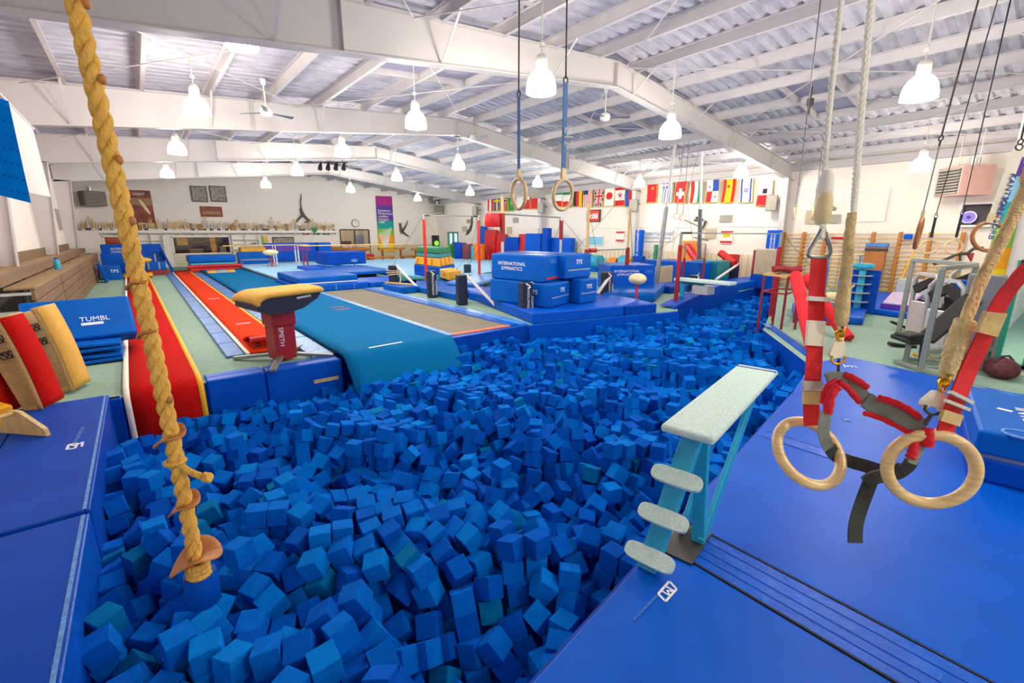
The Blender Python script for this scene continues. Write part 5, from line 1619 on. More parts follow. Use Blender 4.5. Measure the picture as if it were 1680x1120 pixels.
roll('foam_roll', 'orange foam roll on blue pads at the right wall', 1002, 1015, 431, .3, 'vinyl_orange', 20.2, 'vinyl_navy')
roll('foam_roll', 'turquoise foam roll with yellow end at the right wall', 1020, 1038, 430, .38, 'vinyl_sky', 20.2, 'vinyl_yellow')
roll('foam_roll', 'turquoise foam block roll behind the low bar', 965, 985, 428, .36, 'vinyl_sky', 20.2)
o = lean('post_pad', 'tall blue post pad with white lettering left of the ring frame', 1042, 1051, 438, 377, 'vinyl', 20.5, .3, z=0)
bx = [v for v in o.bound_box]
words('INTERNATIONAL GYMNASTICS', (20.34, OFF[o.name].y-.05, 2.4), -Z_, Y_*1.0+X_*0, .16, 'print_white', o)
lean('post_pad', 'short blue post pad in front of the tall lettered one', 1040, 1055, 440, 420, 'vinyl_deep', 20.0, .35, z=0)
lean('foam_noodle', 'tall green curved foam pad beside the ring frame leg', 1071, 1076, 437, 401, 'vinyl_dark_green', 20.5, .15, .04, z=0)
lean('foam_block', 'small red block on top of the far blue blocks', 1090, 1105, 437, 425, 'vinyl_dark_red', 20.2, .5, z=0)
lean('panel_mat', 'tall orange mat leaning behind the dark red bar post', 1116, 1140, 440, 395, 'vinyl_orange', 20.5, .25, .08, z=0)
def tube2(name, lab, a, c, r, m, cat='roll'):
    o = B().path([Vector(a).lerp(Vector(c), k/6)+Z_*.02*math.sin(k*1.1) for k in range(7)], r, 16).build(name, m); return tag(o, lab, cat)
tube2('foam_roll', 'red foam roll leaning against the tall orange mat', at(1127, 404, x=20.0), at(1146, 428, x=19.6), .18, 'vinyl_red')
lean('panel_mat', 'red mat standing at the right wall by the white struts', 1184, 1207, 452, 417, 'vinyl_red', 20.3, .3, .1, z=0)
tube2('foam_roll', 'red foam roll resting across the standing red mat', at(1182, 415, x=19.6), at(1205, 433, x=19.4), .15, 'vinyl_red')
D('landing_mat', 'blue mat along the far end of the foam pit', 'mat', 17.2, 20.4, 8.15, 9.2, 0, .32, 'vinyl', .05)
# tan board and lettered pad at the wall corner
o = D('plywood_panel', 'tan upright board below the blue lettered pad at the wall corner', 'panel', 19.2, 19.3, 7.55, 8.35, .55, 1.55, 'tan_board')
B().bb(19.2, 19.3, 8.36, 8.42, .3, 1.5).build('red_edge', 'paint_red', o)
o = D('post_pad', 'blue lettered pad hung at the wall corner above the tan board', 'pad', 19.5, 19.7, 7.62, 8.12, 1.56, 2.28, 'vinyl')
words('INTERNATIONAL', (19.495, 7.9, 2.15), -Z_, Y_, .1, 'print_white', o)
words('GYMNASTICS', (19.495, 7.78, 2.15), -Z_, Y_, .1, 'print_white', o)
D('foam_block', 'blue block below the tan board at the pit end', 'block', 19.1, 19.6, 7.5, 8.4, 0, .54, 'vinyl_deep')

# wedge pads and mint plank at the far pit edge
a, c = Vector((12.0, 7.32, 0)), Vector((17.4, 8.06, 0))
n_ = (c-a).cross(Z_).normalized()
o = B().extr([a+n_*.06-Z_*.8, c+n_*.06-Z_*.8, c+n_*.06+Z_*.05, a+n_*.06+Z_*.05], -n_*.22).build('pit_edge_pad', 'vinyl_deep', bevel=.02); tag(o, 'long blue pit edge pad under the mint plank', 'pad')
o = B().extr([a+n_*.02+Z_*.06, c+n_*.02+Z_*.06, a.lerp(c, .72)+n_*.02+Z_*.44, a.lerp(c, .03)+n_*.02+Z_*.10], -n_*.5).build('wedge_mat', 'vinyl_deep', bevel=.03); tag(o, 'dark blue wedge mat sloping up under the mint plank', 'mat')
a, c = Vector((7.0, 8.06, 0)), Vector((11.6, 6.95, 0))
n_ = (c-a).cross(Z_).normalized()
o = B().extr([a+n_*.04-Z_*.8, c+n_*.04-Z_*.8, c+n_*.04+Z_*.03, a+n_*.04+Z_*.03], -n_*.12).build('pit_edge_pad', 'vinyl', bevel=.02); tag(o, 'blue pit edge pad in front of the block pile', 'pad')


def plank_stand(p, q, wd, z, th, lab, paddles, base, base2, spine_top):
    """mint carpeted plank on a cyan steel stand with paddle steps"""
    t = T('diving_plank', lab, 'diving board', base)
    d = (q-p); d.z = 0; L = d.length; d.normalize()
    s_ = Vector((-d.y, d.x, 0))
    o = B()
    n = 10
    c = [p-s_*wd/2, q-s_*wd/2, q+s_*wd/2, p+s_*wd/2]
    o.prism([XY(x) for x in c], z-th, z).build('plank', 'carpet_mint', t, bevel=.022, seg=4)
    B().prism([XY(x) for x in (q-s_*wd/2-d*.10, q-s_*wd/2-d*.075, q+s_*wd/2-d*.075, q+s_*wd/2-d*.10)], z, z+.004).build('blue_stripe', 'vinyl', t)
    return t, d, s_, L
zb_ = .98
p, q = (at(1093, 693, z=zb_)+at(1163, 722, z=zb_))/2, (at(1216, 598, z=zb_)+at(1272, 605, z=zb_))/2
t, d, s_, L = plank_stand(p, q, .34, zb_, .055, 'mint carpeted diving plank with paddle steps at the near pit edge', 3, Vector((2.55, 1.40, .05)), None, None)
s0 = at(1062, 925, z=.07)
s1 = p+d*.16; s1.z = zb_-.06
s0 = Vector((s0.x, s0.y, .02))
B().beam(s0, s1, .13, .075, d).build('spine', 'paint_cyan', t, bevel=.012)
B().beam(s1-(s1-s0).normalized()*.1, s1, .10, .06, d).build('rust_joint', 'leather_tan', t)
foot = Vector((2.80, 1.42, .05))
for sg in (-1, 1):
    B().beam(foot+s_*sg*.07, p+d*(L*.72)+s_*sg*.10+Vector((0, 0, zb_-.06-p.z)), .12, .035, s_).build('rear_leg', 'paint_cyan', t, bevel=.008)
B().beam(foot+s_*-.05, p+d*.34+Vector((0, 0, zb_-.06-p.z)), .09, .05, d).build('inner_leg', 'paint_cyan', t, bevel=.008)
B().box((foot.x-.06, foot.y, .03), (.42, .22, .06), math.atan2(d.y, d.x)).build('base_plate', 'steel_dark', t)
for k, (u, v) in enumerate(((1108, 779), (1080, 852), (1053, 926))):
    # each paddle sits across the spine
    f = (.68, .40, .12)[k]
    c = s0.lerp(s1, f)
    ax = s_
    P = []
    hw, hl = .058, .165
    for j in range(24):
        a = 2*PI*j/24
        P.append(Vector((math.copysign(abs(math.cos(a))**.45, math.cos(a))*hl, math.copysign(abs(math.sin(a))**.6, math.sin(a))*hw, 0)))
    nz = (Z_*.80-d*.60).normalized(); fw = ax.cross(nz)
    pts = [c-d*.045+ax*x.x+fw*x.y for x in P]
    B().extr(pts, nz*.03).build('paddle_step', 'carpet_mint', t, bevel=.008)
# the far one
zf_ = .80
p, q = at(1112, 455, z=zf_), at(1203, 463, z=zf_)
t, d, s_, L = plank_stand(p, q, .42, zf_, .09, 'far mint carpeted plank on a teal stand over the pit edge', 0, Vector((p.x, p.y, 0)), None, None)
B().beam((p.x+d.x*.2, p.y+d.y*.2, 0), (p.x+d.x*.2, p.y+d.y*.2, zf_-.1), .12, .1).build('leg', 'paint_cyan', t)
B().beam(p+d*.1-Z_*.13, q-d*.9-Z_*.13, .1, .1).build('beam_under', 'vinyl_teal', t)
B().box(q-d*.9-Z_*.3, (.5, .4, .25), math.atan2(d.y, d.x)).build('roller_block', 'metal_light', t)

# wall bars
t = T('wall_bars', 'long wooden wall bars along the right wall', 'wall bars', (20.8, 5.3, 0))
ys = [2.63, 3.42, 4.22, 4.985, 5.75, 6.50, 7.25, 7.99]
for y in ys: B().bb(20.72, 20.92, y-.05, y+.05, .02, 2.2).build('upright', 'wood_bar', t, bevel=.01)
for k in range(14): B().tube((20.76, 2.6, .18+k*.15), (20.76, 8.02, .18+k*.15), .018, 8).build('rung', 'wood_pale', t)
o = B().box((20.52, 4.78, .86), (.14, .62, 1.72), rot=Matrix.Rotation(.10, 3, 'Y')).build('panel_mat', 'wood_brown', bevel=.04); tag(o, 'orange brown mat with blue top leaning on the wall bars', 'mat')
B().box((20.60, 4.78, 1.74), (.17, .66, .16), rot=Matrix.Rotation(.10, 3, 'Y')).build('blue_top', 'vinyl_pad', o, bevel=.04)
B().box((20.59, 4.78, 1.58), (.165, .64, .10), rot=Matrix.Rotation(.10, 3, 'Y')).build('strap', 'webbing_black', o)
o = B().tube((20.70, 5.85, 1.98), (20.70, 6.25, 1.98), .05, 10).build('bar_pad', 'vinyl_red'); tag(o, 'red pad on a rung of the wall bars', 'pad')
o = B().box((20.66, 3.98, 2.05), (.12, .24, .18)).build('cap_pad', 'vinyl', bevel=.04); tag(o, 'small blue pad hooked on the wall bars', 'pad')
o = B().path([(20.735, 3.75, 1.6), (20.725, 3.85, 1.1), (20.72, 3.95, .55)], .03, 6, flat=(.05, .02)).build('exercise_band', 'tape_yellow'); tag(o, 'yellow exercise band hanging on the wall bars', 'band')

# dark red spotting stand with padded rails
t = T('spotting_stand', 'dark red steel stand with tan top edges at the pit corner', 'stand', (11.9, 4.5, 0))
zt_ = 1.22
for (x, y) in ((11.55, 4.75), (11.75, 4.5), (11.35, 4.15), (11.6, 3.95), (12.5, 4.3), (12.35, 4.75)):
    z0_ = 0 if not (x < 11.7 and y > 4.6) else -.9
    B().beam((x, y, z0_), (x, y, zt_), .042, .042).build('leg', 'vinyl_dark_red', t)
for a, c in (((11.55, 4.75), (12.35, 4.75)), ((11.35, 4.15), (12.5, 4.3)), ((11.55, 4.75), (11.35, 4.15)), ((12.35, 4.75), (12.5, 4.3))):
    B().beam((*a, zt_), (*c, zt_), .09, .04).build('top_rail', 'wood_ply', t)
    B().beam((*a, .82), (*c, .82), .035, .035).build('cross_rail', 'paint_red', t)
def padded(lab, u0, v0, d0, u1, v1, r=.09):
    a = at(u0, v0, d=d0); c = at(u1, v1, z=.05)
    return tube2('padded_rail', lab, a, c, r, 'pad_red', 'padded rail')
padded('red padded rail sloping down at the front of the dark red stand', 1305, 452, 10.3, 1335, 575, .125)
padded('red padded rail sloping down behind the red ring strap', 1322, 455, 10.6, 1392, 556, .115)
o = tube2('foam_roll', 'red foam roll lying across the top of the dark red stand', (12.0, 4.75, 1.32), (12.5, 4.32, 1.32), .08, 'vinyl_dark_red')
o = tube2('foam_roll', 'cream padded roll behind the tan rope', at(1358, 487, x=12.8), at(1392, 489, x=12.9), .11, 'suede_cream')
t = T('block_stand', 'low dark stand under the cream padded roll', 'stand', (12.85, 4.2, 0))
q = at(1375, 489, x=12.85)
B().bb(12.75, 12.95, q.y-.25, q.y+.25, 0, .06).bb(12.83, 12.87, q.y-.03, q.y+.03, .05, q.z-.1).build('frame', 'paint_red', t)

# blue crash mats and trainer tower right of the stand
block('landing_mat', 'dark blue crumpled mat behind the dark red stand', 'mat', [(12.7, 4.4), (13.4, 3.1), (15.2, 3.5), (14.8, 5.2)], 0, .20, 'vinyl_wrinkled', .05)
p = at(1405, 519, z=0)
t = T('trainer_tower', 'turquoise column with steel plates on a blue pad, behind the tan rope', 'trainer', (15.0, 3.68, 0))
q = Vector((15.05, 3.7, 0))
B().box((15.25, 3.72, .62), (.12, .75, 1.18), .12).build('backing_pad', 'vinyl_deep', t, bevel=.03)
B().tube(q, q+Z_*1.25, .08, 14).build('column', 'vinyl_sky', t)
B().lathe([(.2, 1.25), (.24, 1.28), (.24, 1.36), (.2, 1.39)], q, 20).build('top_cap', 'vinyl_sky', t)
for z in (.12, .36, .6, .84, 1.06): B().lathe([(.24, z), (.24, z+.015)], q, 20).build('plate', 'metal_light', t)
block('landing_mat', 'blue mat below the lilac mat at the wall bars', 'mat', [(15.3, 2.6), (20.2, 3.2), (20.2, 4.6), (15.5, 3.6)], 0, .16, 'vinyl', .04)
o = block('landing_mat', 'lilac shiny mat with purple side before the wall bars', 'mat', [(15.7, 2.72), (18.8, 3.0), (18.8, 3.75), (15.7, 3.3)], .17, .34, 'vinyl_lilac', .04)
B().prism([(15.67, 2.70), (18.8, 2.98), (18.8, 3.0), (15.7, 2.72), (15.7, 3.3), (15.67, 3.32)], .165, .30).build('purple_side', 'vinyl_purple', o)
D('landing_mat', 'pale blue mat end leaning behind the lilac mat', 'mat', 18.9, 19.1, 2.9, 3.7, .17, .75, 'vinyl_grey', .04)
o = para_bars(16.4, 18.2, 5.0, 4.55, 0, 1.5, 'vinyl_pad', 'small parallel bars with blue posts before the wall bars', (16.6, 18.0))

# exercise machines
t = T('cable_machine', 'grey steel exercise frame with top bar at the right edge', 'exercise machine', (10.3, 1.6, 0))
M1, M2, M3 = Vector((12.2, 2.2, 0)), Vector((9.55, 1.35, 0)), Vector((11.0, 1.15, 0))
for p_ in (M1, M2, M3): B().beam(p_, p_+Z_*1.66, .08, .08).build('upright', 'paint_grey', t, bevel=.01)
B().beam(M1+Z_*1.66, M3+Z_*1.66, .08, .08).beam(M2+Z_*1.66, M3+Z_*1.66, .07, .07).build('top_bar', 'paint_grey', t, bevel=.01)
B().beam((9.9, 1.75, .04), (8.95, .55, .04), .08, .06).build('floor_rail', 'paint_grey', t, bevel=.01)
B().beam(M1+Z_*.05, M3+Z_*.05, .08, .08).beam((9.55, 1.35, .35), (10.6, .7, .35), .08, .08).build('base_rail', 'paint_grey', t, bevel=.01)
B().beam((9.55, 1.38, .06), (9.52, 1.42, .62), .03, .03).build('gas_strut', 'black_plastic', t)
for p_, q_ in (((9.75, 1.7, .52), (10.05, 1.55, .52)),): B().beam(p_, q_, .3, .08).build('seat_pad', 'black_plastic', t, bevel=.03)
def machine(loc, rz, h, lab, lean_=.25):
    t = T('weight_machine', lab, 'exercise machine', loc, 'weight machines at the right')
    R = Matrix.Rotation(rz, 3, 'Z')
    W = lambda x, y, z: Vector(loc)+R@Vector((x, y, z))
    for x in (-.32, .32):
        B().path([W(x, 0, .03), W(x, .05, h*.6), W(x*.85, .1, h*.92), W(x*.5, .12, h)], .04, 8).build('side_frame', 'metal_light', t)
    B().beam(W(-.18, .12, h), W(.18, .12, h), .06, .06).build('top_cross', 'metal_light', t)
    B().box(W(0, .14, h*.36), (.42, .05, h*.55), rot=R).build('shroud', 'metal_light', t, bevel=.02)
    for k in range(9): B().box(W(0, .08, .16+k*.055), (.34, .09, .045), rot=R).build('weight_plate', 'vent_grey', t)
    B().path([W(-.26, .08, h*.78), W(0, .05, h*.90), W(.26, .08, h*.78)], .05, 8, flat=(.08, .16), up=(0, 0, 1)).build('cover', 'black_plastic', t)
    B().beam(W(0, -.1, .05), W(0, -.95, .05), .08, .07).beam(W(0, -.5, .05), W(0, -.45, .42), .07, .07).build('base_beam', 'paint_grey', t)
    B().box(W(0, -.5, .46), (.34, .42, .08), rot=R).build('seat_pad', 'black_plastic', t, bevel=.03)
    B().box(W(0, -.16, .82), (.30, .10, .62), rot=R@Matrix.Rotation(-lean_, 3, 'X')).build('back_pad', 'black_plastic', t, bevel=.03)
    for x in (-.36, .36):
        B().path([W(x, -.1, h*.62), W(x, -.45, h*.58), W(x, -.52, h*.44)], .022, 8).build('handle', 'black_plastic', t)
        B().path([W(x, -.45, h*.58), W(x, -.52, h*.44)], .032, 8).build('grip', 'rubber', t)
    return t
machine((11.7, 1.75, 0), .9, 1.42, 'grey weight machine with black seat, left one of the pair')
machine((10.75, 1.35, 0), 1.0, 1.40, 'grey weight machine with black seat, right one of the pair')
machine((12.8, 1.35, 0), 1.3, 1.5, 'pale weight machine at the back by the near wall')
t = T('incline_bench', 'long black padded incline bench of the exercise area', 'bench', (9.9, 1.2, 0))
B().beam((10.05, 1.45, .45), (10.35, 1.02, 1.18), .26, .09, (0, -.2, .4)).build('back_pad', 'black_plastic', t, bevel=.03)
B().beam((10.25, 1.85, .42), (9.95, 1.50, .40), .28, .09).build('seat_pad', 'black_plastic', t, bevel=.03)
B().beam((10.1, 1.65, .0), (10.1, 1.65, .36), .07, .07).beam((10.5, .95, 0), (10.4, 1.0, 1.1), .07, .07).beam((10.1, 1.65, .06), (10.5, .95, .06), .07, .06).build('frame', 'paint_grey', t)
for (u0, v0, u1, v1, d0, wd, th) in ((1458, 563, 1513, 573, 9.0, .13, .07), (1461, 527, 1492, 540, 10.6, .14, .06), (1494, 546, 1521, 558, 9.6, .12, .06), (1524, 561, 1540, 516, 9.3, .19, .08)):
    B().beam(at(u0, v0, d=d0), at(u1, v1, d=d0-.1), wd, th, None if u0 < 1520 else CF).build('arm_pad', 'black_plastic', t, bevel=.02)
for u0, v0, u1, v1, d0 in ((1512, 612, 1545, 520, 9.0), (1500, 600, 1530, 500, 9.8), (1462, 605, 1640, 640, 8.9), (1520, 575, 1610, 600, 9.2), (1545, 520, 1552, 462, 9.0)):
    B().tube(at(u0, v0, d=d0), at(u1, v1, d=d0), .03, 8).build('frame_tube', 'paint_grey', t)
t = T('leg_press', 'grey leg press with long sloping rails behind the incline bench', 'exercise machine', (10.9, .95, 0))
for s_ in (-.2, .2):
    e = Vector((.35*s_/.2*.5, s_, 0))
    B().tube(Vector((11.9, 1.5, .30))+e, Vector((10.6, .80, 1.42))+e, .035, 10).build('sloping_rail', 'metal_light', t)
    B().tube(Vector((10.75, .88, 0))+e, Vector((10.75, .88, 1.28))+e, .03, 8).tube(Vector((11.9, 1.5, 0))+e, Vector((11.9, 1.5, .32))+e, .03, 8).build('support', 'paint_grey', t)
B().beam((11.9, 1.7, .04), (10.6, 1.0, .04), .08, .06).build('base_beam', 'paint_grey', t)
for k in range(3): B().lathe([(.20-.03*k, -.02), (.20-.03*k, .02)], (11.1+.02*k, 1.30+.06*k, .88), 20, axis=(.2, 1, 0)).build('weight_plate', 'steel_dark' if k else 'vinyl_grey', t)
B().beam((11.3, 1.15, .82), (11.15, 1.08, 1.2), .5, .04, (1, .5, 0)).build('foot_plate', 'metal_light', t)
B().path([(10.62, .60, 1.42), (10.5, .85, 1.50), (10.62, 1.02, 1.42)], .03, 8).build('top_hoop', 'metal_light', t)
for k in range(3): B().path([(10.0+.35*k, 1.5-.1*k, .16), (10.1+.35*k, 1.42-.1*k, .24+.05*k), (10.2+.35*k, 1.3-.1*k, .12)], .012, 6).tube((10.0+.35*k, 1.5-.1*k, .16), (9.95+.35*k, 1.56-.1*k, .2), .022, 8).build('stop_pin', 'tape_yellow' if k != 1 else 'metal_light', t)
# curved dark rod with red tip, lying on the frame top
o = B().path([at(1533, 433, d=8.6), at(1555, 424, d=8.6), at(1572, 416, d=8.6), at(1586, 416, d=8.6), at(1597, 408, d=8.6), at(1612, 407, d=8.6)], .03, 8).build('lat_handle', 'steel_dark'); tag(o, 'bent dark lat bar hanging over the exercise frame', 'bar')
q = at(1592, 420, d=8.6)
B().extr([q+CR*-.06+CU*.06, q+CR*.08+CU*.06, q+CR*.03-CU*.10], CF*.03).build('red_tag', 'paint_red', o)
B().tube(at(1575, 415, d=8.6), at(1575, 438, d=8.6), .02, 6).build('holder', 'steel_dark', o)
o = B().bb(11.9, 12.2, .95, 1.5, .75, 1.32).build('equipment_bin', 'vinyl_deep', bevel=.03); tag(o, 'blue bin with white mark behind the exercise frame', 'bin')
B().bb(12.05, 12.1, 1.1, 1.4, 0, .76).build('stand', 'paint_grey', o)
words('TPS', (11.895, 1.35, .95), -Y_, Z_, .2, 'print_white', o)
# bag, clutter near the window
t = T('sports_bag', 'dark plaid bag on the floor at the right edge below the window', 'bag', (10.2, .50, 0))
B().ell((10.15, .52, .15), (.26, .20, .17), rot=Matrix.Rotation(.5, 3, 'Z')).build('body', 'bag_plaid', t)
B().path([(10.0, .6, .26), (10.1, .55, .34), (10.25, .48, .34), (10.32, .42, .26)], .015, 6).build('handle', 'webbing_black', t)
t = T('wire_rack', 'low wire rack beside the plaid bag', 'rack', (10.35, .95, 0))
b = B()
for k in range(6): b.tube((10.15+.06*k, .85, .02), (10.15+.06*k, .85, .32), .006, 5).tube((10.15+.06*k, .85, .02), (10.15+.06*k, 1.1, .02), .006, 5)
b.tube((10.13, .85, .32), (10.47, .85, .32), .008, 5).tube((10.13, .85, .02), (10.47, .85, .02), .008, 5)
b.build('wire_frame', 'metal_light', t)
o = B().bb(10.40, 10.50, .72, 1.15, 0, 1.55).build('room_divider', 'metal_grey', bevel=.02); tag(o, 'tall grey panel standing beside the teal framed window', 'panel')
# growth chart banner on the near wall corner
gb = [(0, 'f_purple'), (.14, 'f_sky'), (.34, 'f_teal'), (.52, 'f_lime'), (.72, 'f_amber'), (.9, 'f_lemon')]
def gfn(a, c):
    i = 0
    for k, (s__, _) in enumerate(gb):
        if c >= s__: i = k
    return i
o = B().grid(lambda u, v: (XN-.02, 1.0-.24*u, 3.3-1.85*v), 2, 40, 0, gfn, th=.012).build('wall_banner', [m for _, m in gb]); tag(o, 'narrow rainbow banner on the near wall corner at the right', 'banner')
# ================================================================ NEAR RIGHT MATS
ey = lambda x: 1.34+(x-1.24)*.1575
t = T('landing_mat', 'large blue mat at the lower right with white maker mark', 'mat', (1.8, 0, 0))
B().prism([(.75, -1.2), (2.585, -1.2), (2.585, ey(2.585)), (.75, ey(.75))], 0, .045).build('cover', 'vinyl', t, bevel=.012)
A_ = lambda u, v: at(u, v, z=.047)
cc = [A_(u, v) for u, v in ((1098, 953), (1110, 966), (1092, 986), (1080, 974))]
b = B()
for i in range(4): b.beam(cc[i], cc[(i+1) % 4], .014, .003)
b.build('logo_frame', 'print_white', t)
xd_ = A_(1049, 1007)-A_(1079, 975)
cl = sum(cc, Vector())/4
words('M', cl-Vector((-xd_.y, xd_.x, 0)).normalized()*.035, xd_, Vector((-xd_.y, xd_.x, 0)), .10, 'print_white', t, align='CENTER')
words('WWW.MANCINOMATS.COM', A_(1076, 976), xd_, Vector((-xd_.y, xd_.x, 0)), xd_.length/10.6, 'scuff', t)
t = T('hinge_strip', 'ribbed blue hook strip joining the two large right mats', 'mat strip', (2.8, 0, 0))
B().bb(2.60, 2.955, -1.2, 1.42, 0, .047).build('strip', 'vinyl_wrinkled', t, bevel=.008)
for x in (2.5925, 2.96): B().bb(x-.006, x+.006, -1.2, 1.42, 0, .0515).build('dark_seam', 'rubber', t)
for x in (2.68, 2.76, 2.86): B().bb(x, x+.006, -1.2, 1.40, .047, .050).build('stitch_line', 'vinyl_deep', t)
t = T('landing_mat', 'largest blue mat filling the right side under the rings', 'mat', (6, 0, 0))
B().prism([(2.965, -1.2), (9.0, -1.2), (9.06, .18), (9.55, 2.38), (8.55, 2.58), (6.7, ey(6.7)), (2.965, ey(2.965))], 0, .05).build('cover', 'vinyl', t, bevel=.012)
for k, (f, m) in enumerate(((4.95, 'vinyl_deep'), (5.15, 'vinyl_deep'))): B().bb(f, f+.008, .7, 1.88, .05, .053).build('stitch_line', m, t)
B().bb(4.97, 5.14, .75, 1.85, .05, .052).build('hook_band', 'vinyl_wrinkled', t)
words('jm', at(1384, 601, z=.052), Vector((.5, -1, 0)), Vector((1, .5, 0)), .2, 'print_white', t)
words('x', at(1382, 690, z=.052), Vector((.5, -1, 0)), Vector((1, .5, 0)), .2, 'scuff', t)
for k, (u, v) in enumerate(((1382, 702), (1490, 905))):
    pass
b = B()
P = [at(u, v, z=0) for u, v in ((1255, 534), (1345, 602))]
n_ = (P[1]-P[0]).cross(Z_).normalized()
if n_.y < 0: n_ = -n_
o = B().extr([P[0]-Z_*.9, P[1]-Z_*.9, P[1]+Z_*.04, P[0]+Z_*.04], -n_*.14).build('pit_edge_pad', 'vinyl', bevel=.02); tag(o, 'blue pit edge pad below the dark red stand, with scuffed corner', 'pad')
B().beam(P[0]+Z_*.045, P[0].lerp(P[1], .12)+Z_*.045, .12, .01).build('scuffed_corner', 'scuff', o)
b = B()
a, c = Vector((.74, ey(.74), 0)), Vector((8.5, ey(8.5)-.0, 0))
n_ = Vector((-.1575, 1, 0)).normalized()
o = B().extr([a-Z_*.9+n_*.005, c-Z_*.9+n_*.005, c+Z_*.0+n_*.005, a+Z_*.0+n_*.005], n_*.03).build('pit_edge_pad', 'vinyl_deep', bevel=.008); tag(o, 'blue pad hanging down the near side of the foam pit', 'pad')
# folded thick mat at the right edge
C0 = at(1606, 704, z=.52); CL = at(1588, 646, z=.52); CRt = at(1680, 741, z=.52)
ex, ey_ = (CL-C0), (CRt-C0)
ex.z = ey_.z = 0
exn = ex.normalized(); eyn = Vector((exn.y, -exn.x, 0))
if eyn.dot(ey_) < 0: eyn = -eyn
t = T('folding_mat', 'thick folded blue mat with white lettering at the right edge', 'mat', (C0.x, C0.y, .05))
Lx, Ly = ex.length+.4, 1.5
pol = [XY(C0), XY(C0+exn*Lx), XY(C0+exn*Lx+eyn*Ly), XY(C0+eyn*Ly)]
pol0 = [(p_[0], p_[1]) for p_ in pol]
B().prism(pol, .30, .52).build('upper_layer', 'vinyl_mid', t, bevel=.03, seg=3)
B().prism(pol, .05, .27).build('lower_layer', 'vinyl_deep', t, bevel=.03, seg=3)
B().prism(shrink(pol, .97), .265, .305).build('hook_seam', 'metal_grey', t)
F_ = lambda u, v: at(u, v, z=.522)
words('INTER', F_(1664, 668), F_(1680, 692)-F_(1664, 668), F_(1676, 664)-F_(1664, 668), .22, 'print_white', t)
B().beam(F_(1636, 669), F_(1661, 675), .045, .003).build('white_mark', 'print_white', t)
b = B(); b.torus(F_(1672, 712), .10, .012, Z_, 20, 5).build('oval_mark', 'scuff', t)
B().beam(F_(1638, 642), F_(1672, 650), .02, .003).build('scuff_line', 'scuff', t)

# ================================================================ HANGING ROPE
def twisted(path_fn, n, r_out, twist, strands=3, r_fac=.50):
    b = B()
    for s in range(strands):
        pts = []
        for i in range(n+1):
            f = i/n
            c, a, e = path_fn(f)
            th = 2*PI*s/strands+twist*f
            pts.append(c+a*(r_out*(1-r_fac)*math.cos(th))+e*(r_out*(1-r_fac)*math.sin(th)))
        b.path(pts, r_out*r_fac, 10)
    return b
rt, rb = Vector((-.033, 1.962, 6.2)), Vector((-.012, 1.945, .985))
low = at(322, 918, d=1.735)
R0 = at(125, 0, d=1.31)
d_ = (low-R0)
rt = R0+d_*(-(6.0-R0.z)/abs(d_.z)) if False else Vector((low.x+(R0.x-low.x)*(5.6-low.z)/(R0.z-low.z), low.y+(R0.y-low.y)*(5.6-low.z)/(R0.z-low.z), 5.6))
t = T('climbing_rope', 'thick yellow climbing rope hanging over the foam pit', 'rope', low)
dirv = (rt-low)
twisted(lambda f: (low.lerp(rt, f)+X_*.006*math.sin(f*9), X_, Y_), 420, .027, 2*PI*dirv.length/.16).build('rope', 'rope_fibre', t)
def at_rope(v):
    """place on the rope seen at photo row v"""
    lo_, hi_ = 0, 1
    for _ in range(40):
        m__ = (lo_+hi_)/2
        q_ = low.lerp(rt, m__)-Vector((0, 0, EYE))
        vv = 560-FPX*q_.dot(CU)/q_.dot(CF)
        if vv > v: lo_ = m__
        else: hi_ = m__
    return low.lerp(rt, lo_)
def washer(p, r, tilt, ph, name='leather_washer'):
    b = B()
    def f(u, v):
        a = 2*PI*u
        rr = .018+(r-.018)*v
        return p+Vector((rr*math.cos(a), rr*math.sin(a), -.35*(rr)*math.cos(2*a+ph)*v+tilt*rr*math.cos(a)))
    b.grid(f, 28, 4, th=.006)
    b.build(name, 'leather_tan', t)
washer(low+Z_*.01, .085, .25, .5)
for v, r in ((717, .05), (828, .052), (545, .03), (465, .03)): washer(at_rope(v), r, .5, 1.2)
for v in (130, 262, 362, 6, 655): B().ell(at_rope(v)+CR*.027, (.011, .011, .015)).build('leather_stub', 'leather_tan', t)
# whipped knot and blue sleeve at the bottom
b = B()
for k in range(3): b.torus(low-Z_*(.025+.02*k), .030, .013, (0.1, .1, 1), 20, 6)
b.ell(low-Z_*.09, (.028, .028, .05))
b.build('end_knot', 'rope_fibre', t)
B().lathe([(.055, -.02), (.06, -.06), (.058, -.15), (.03, -.16)], low-Z_*.05+CR*.004+Y_*.02, 10).build('end_sleeve', 'vinyl_deep', t)
# knotted side rope
a = at_rope(757); c = at(340, 783, d=(a-Vector((0, 0, EYE))).dot(CF)-.02)
twisted(lambda f: (a.lerp(c, f)-Z_*.012*math.sin(PI*f), CU, CF), 60, .0125, 2*PI*6).build('side_rope', 'rope_fibre', t)
b = B(); b.ell(c, (.02, .02, .017)); b.torus(c, .014, .009, (1, 0, .4), 16, 6)
b.build('side_knot', 'rope_fibre', t)
B().torus(a, .029, .008, Z_, 20, 6).build('rope_hitch', 'rope_fibre', t)
top_z = roof_z(rt.x)-.2
B().tube(rt, (rt.x, rt.y, top_z), .03, 8).build('top_shackle', 'steel_dark', t)

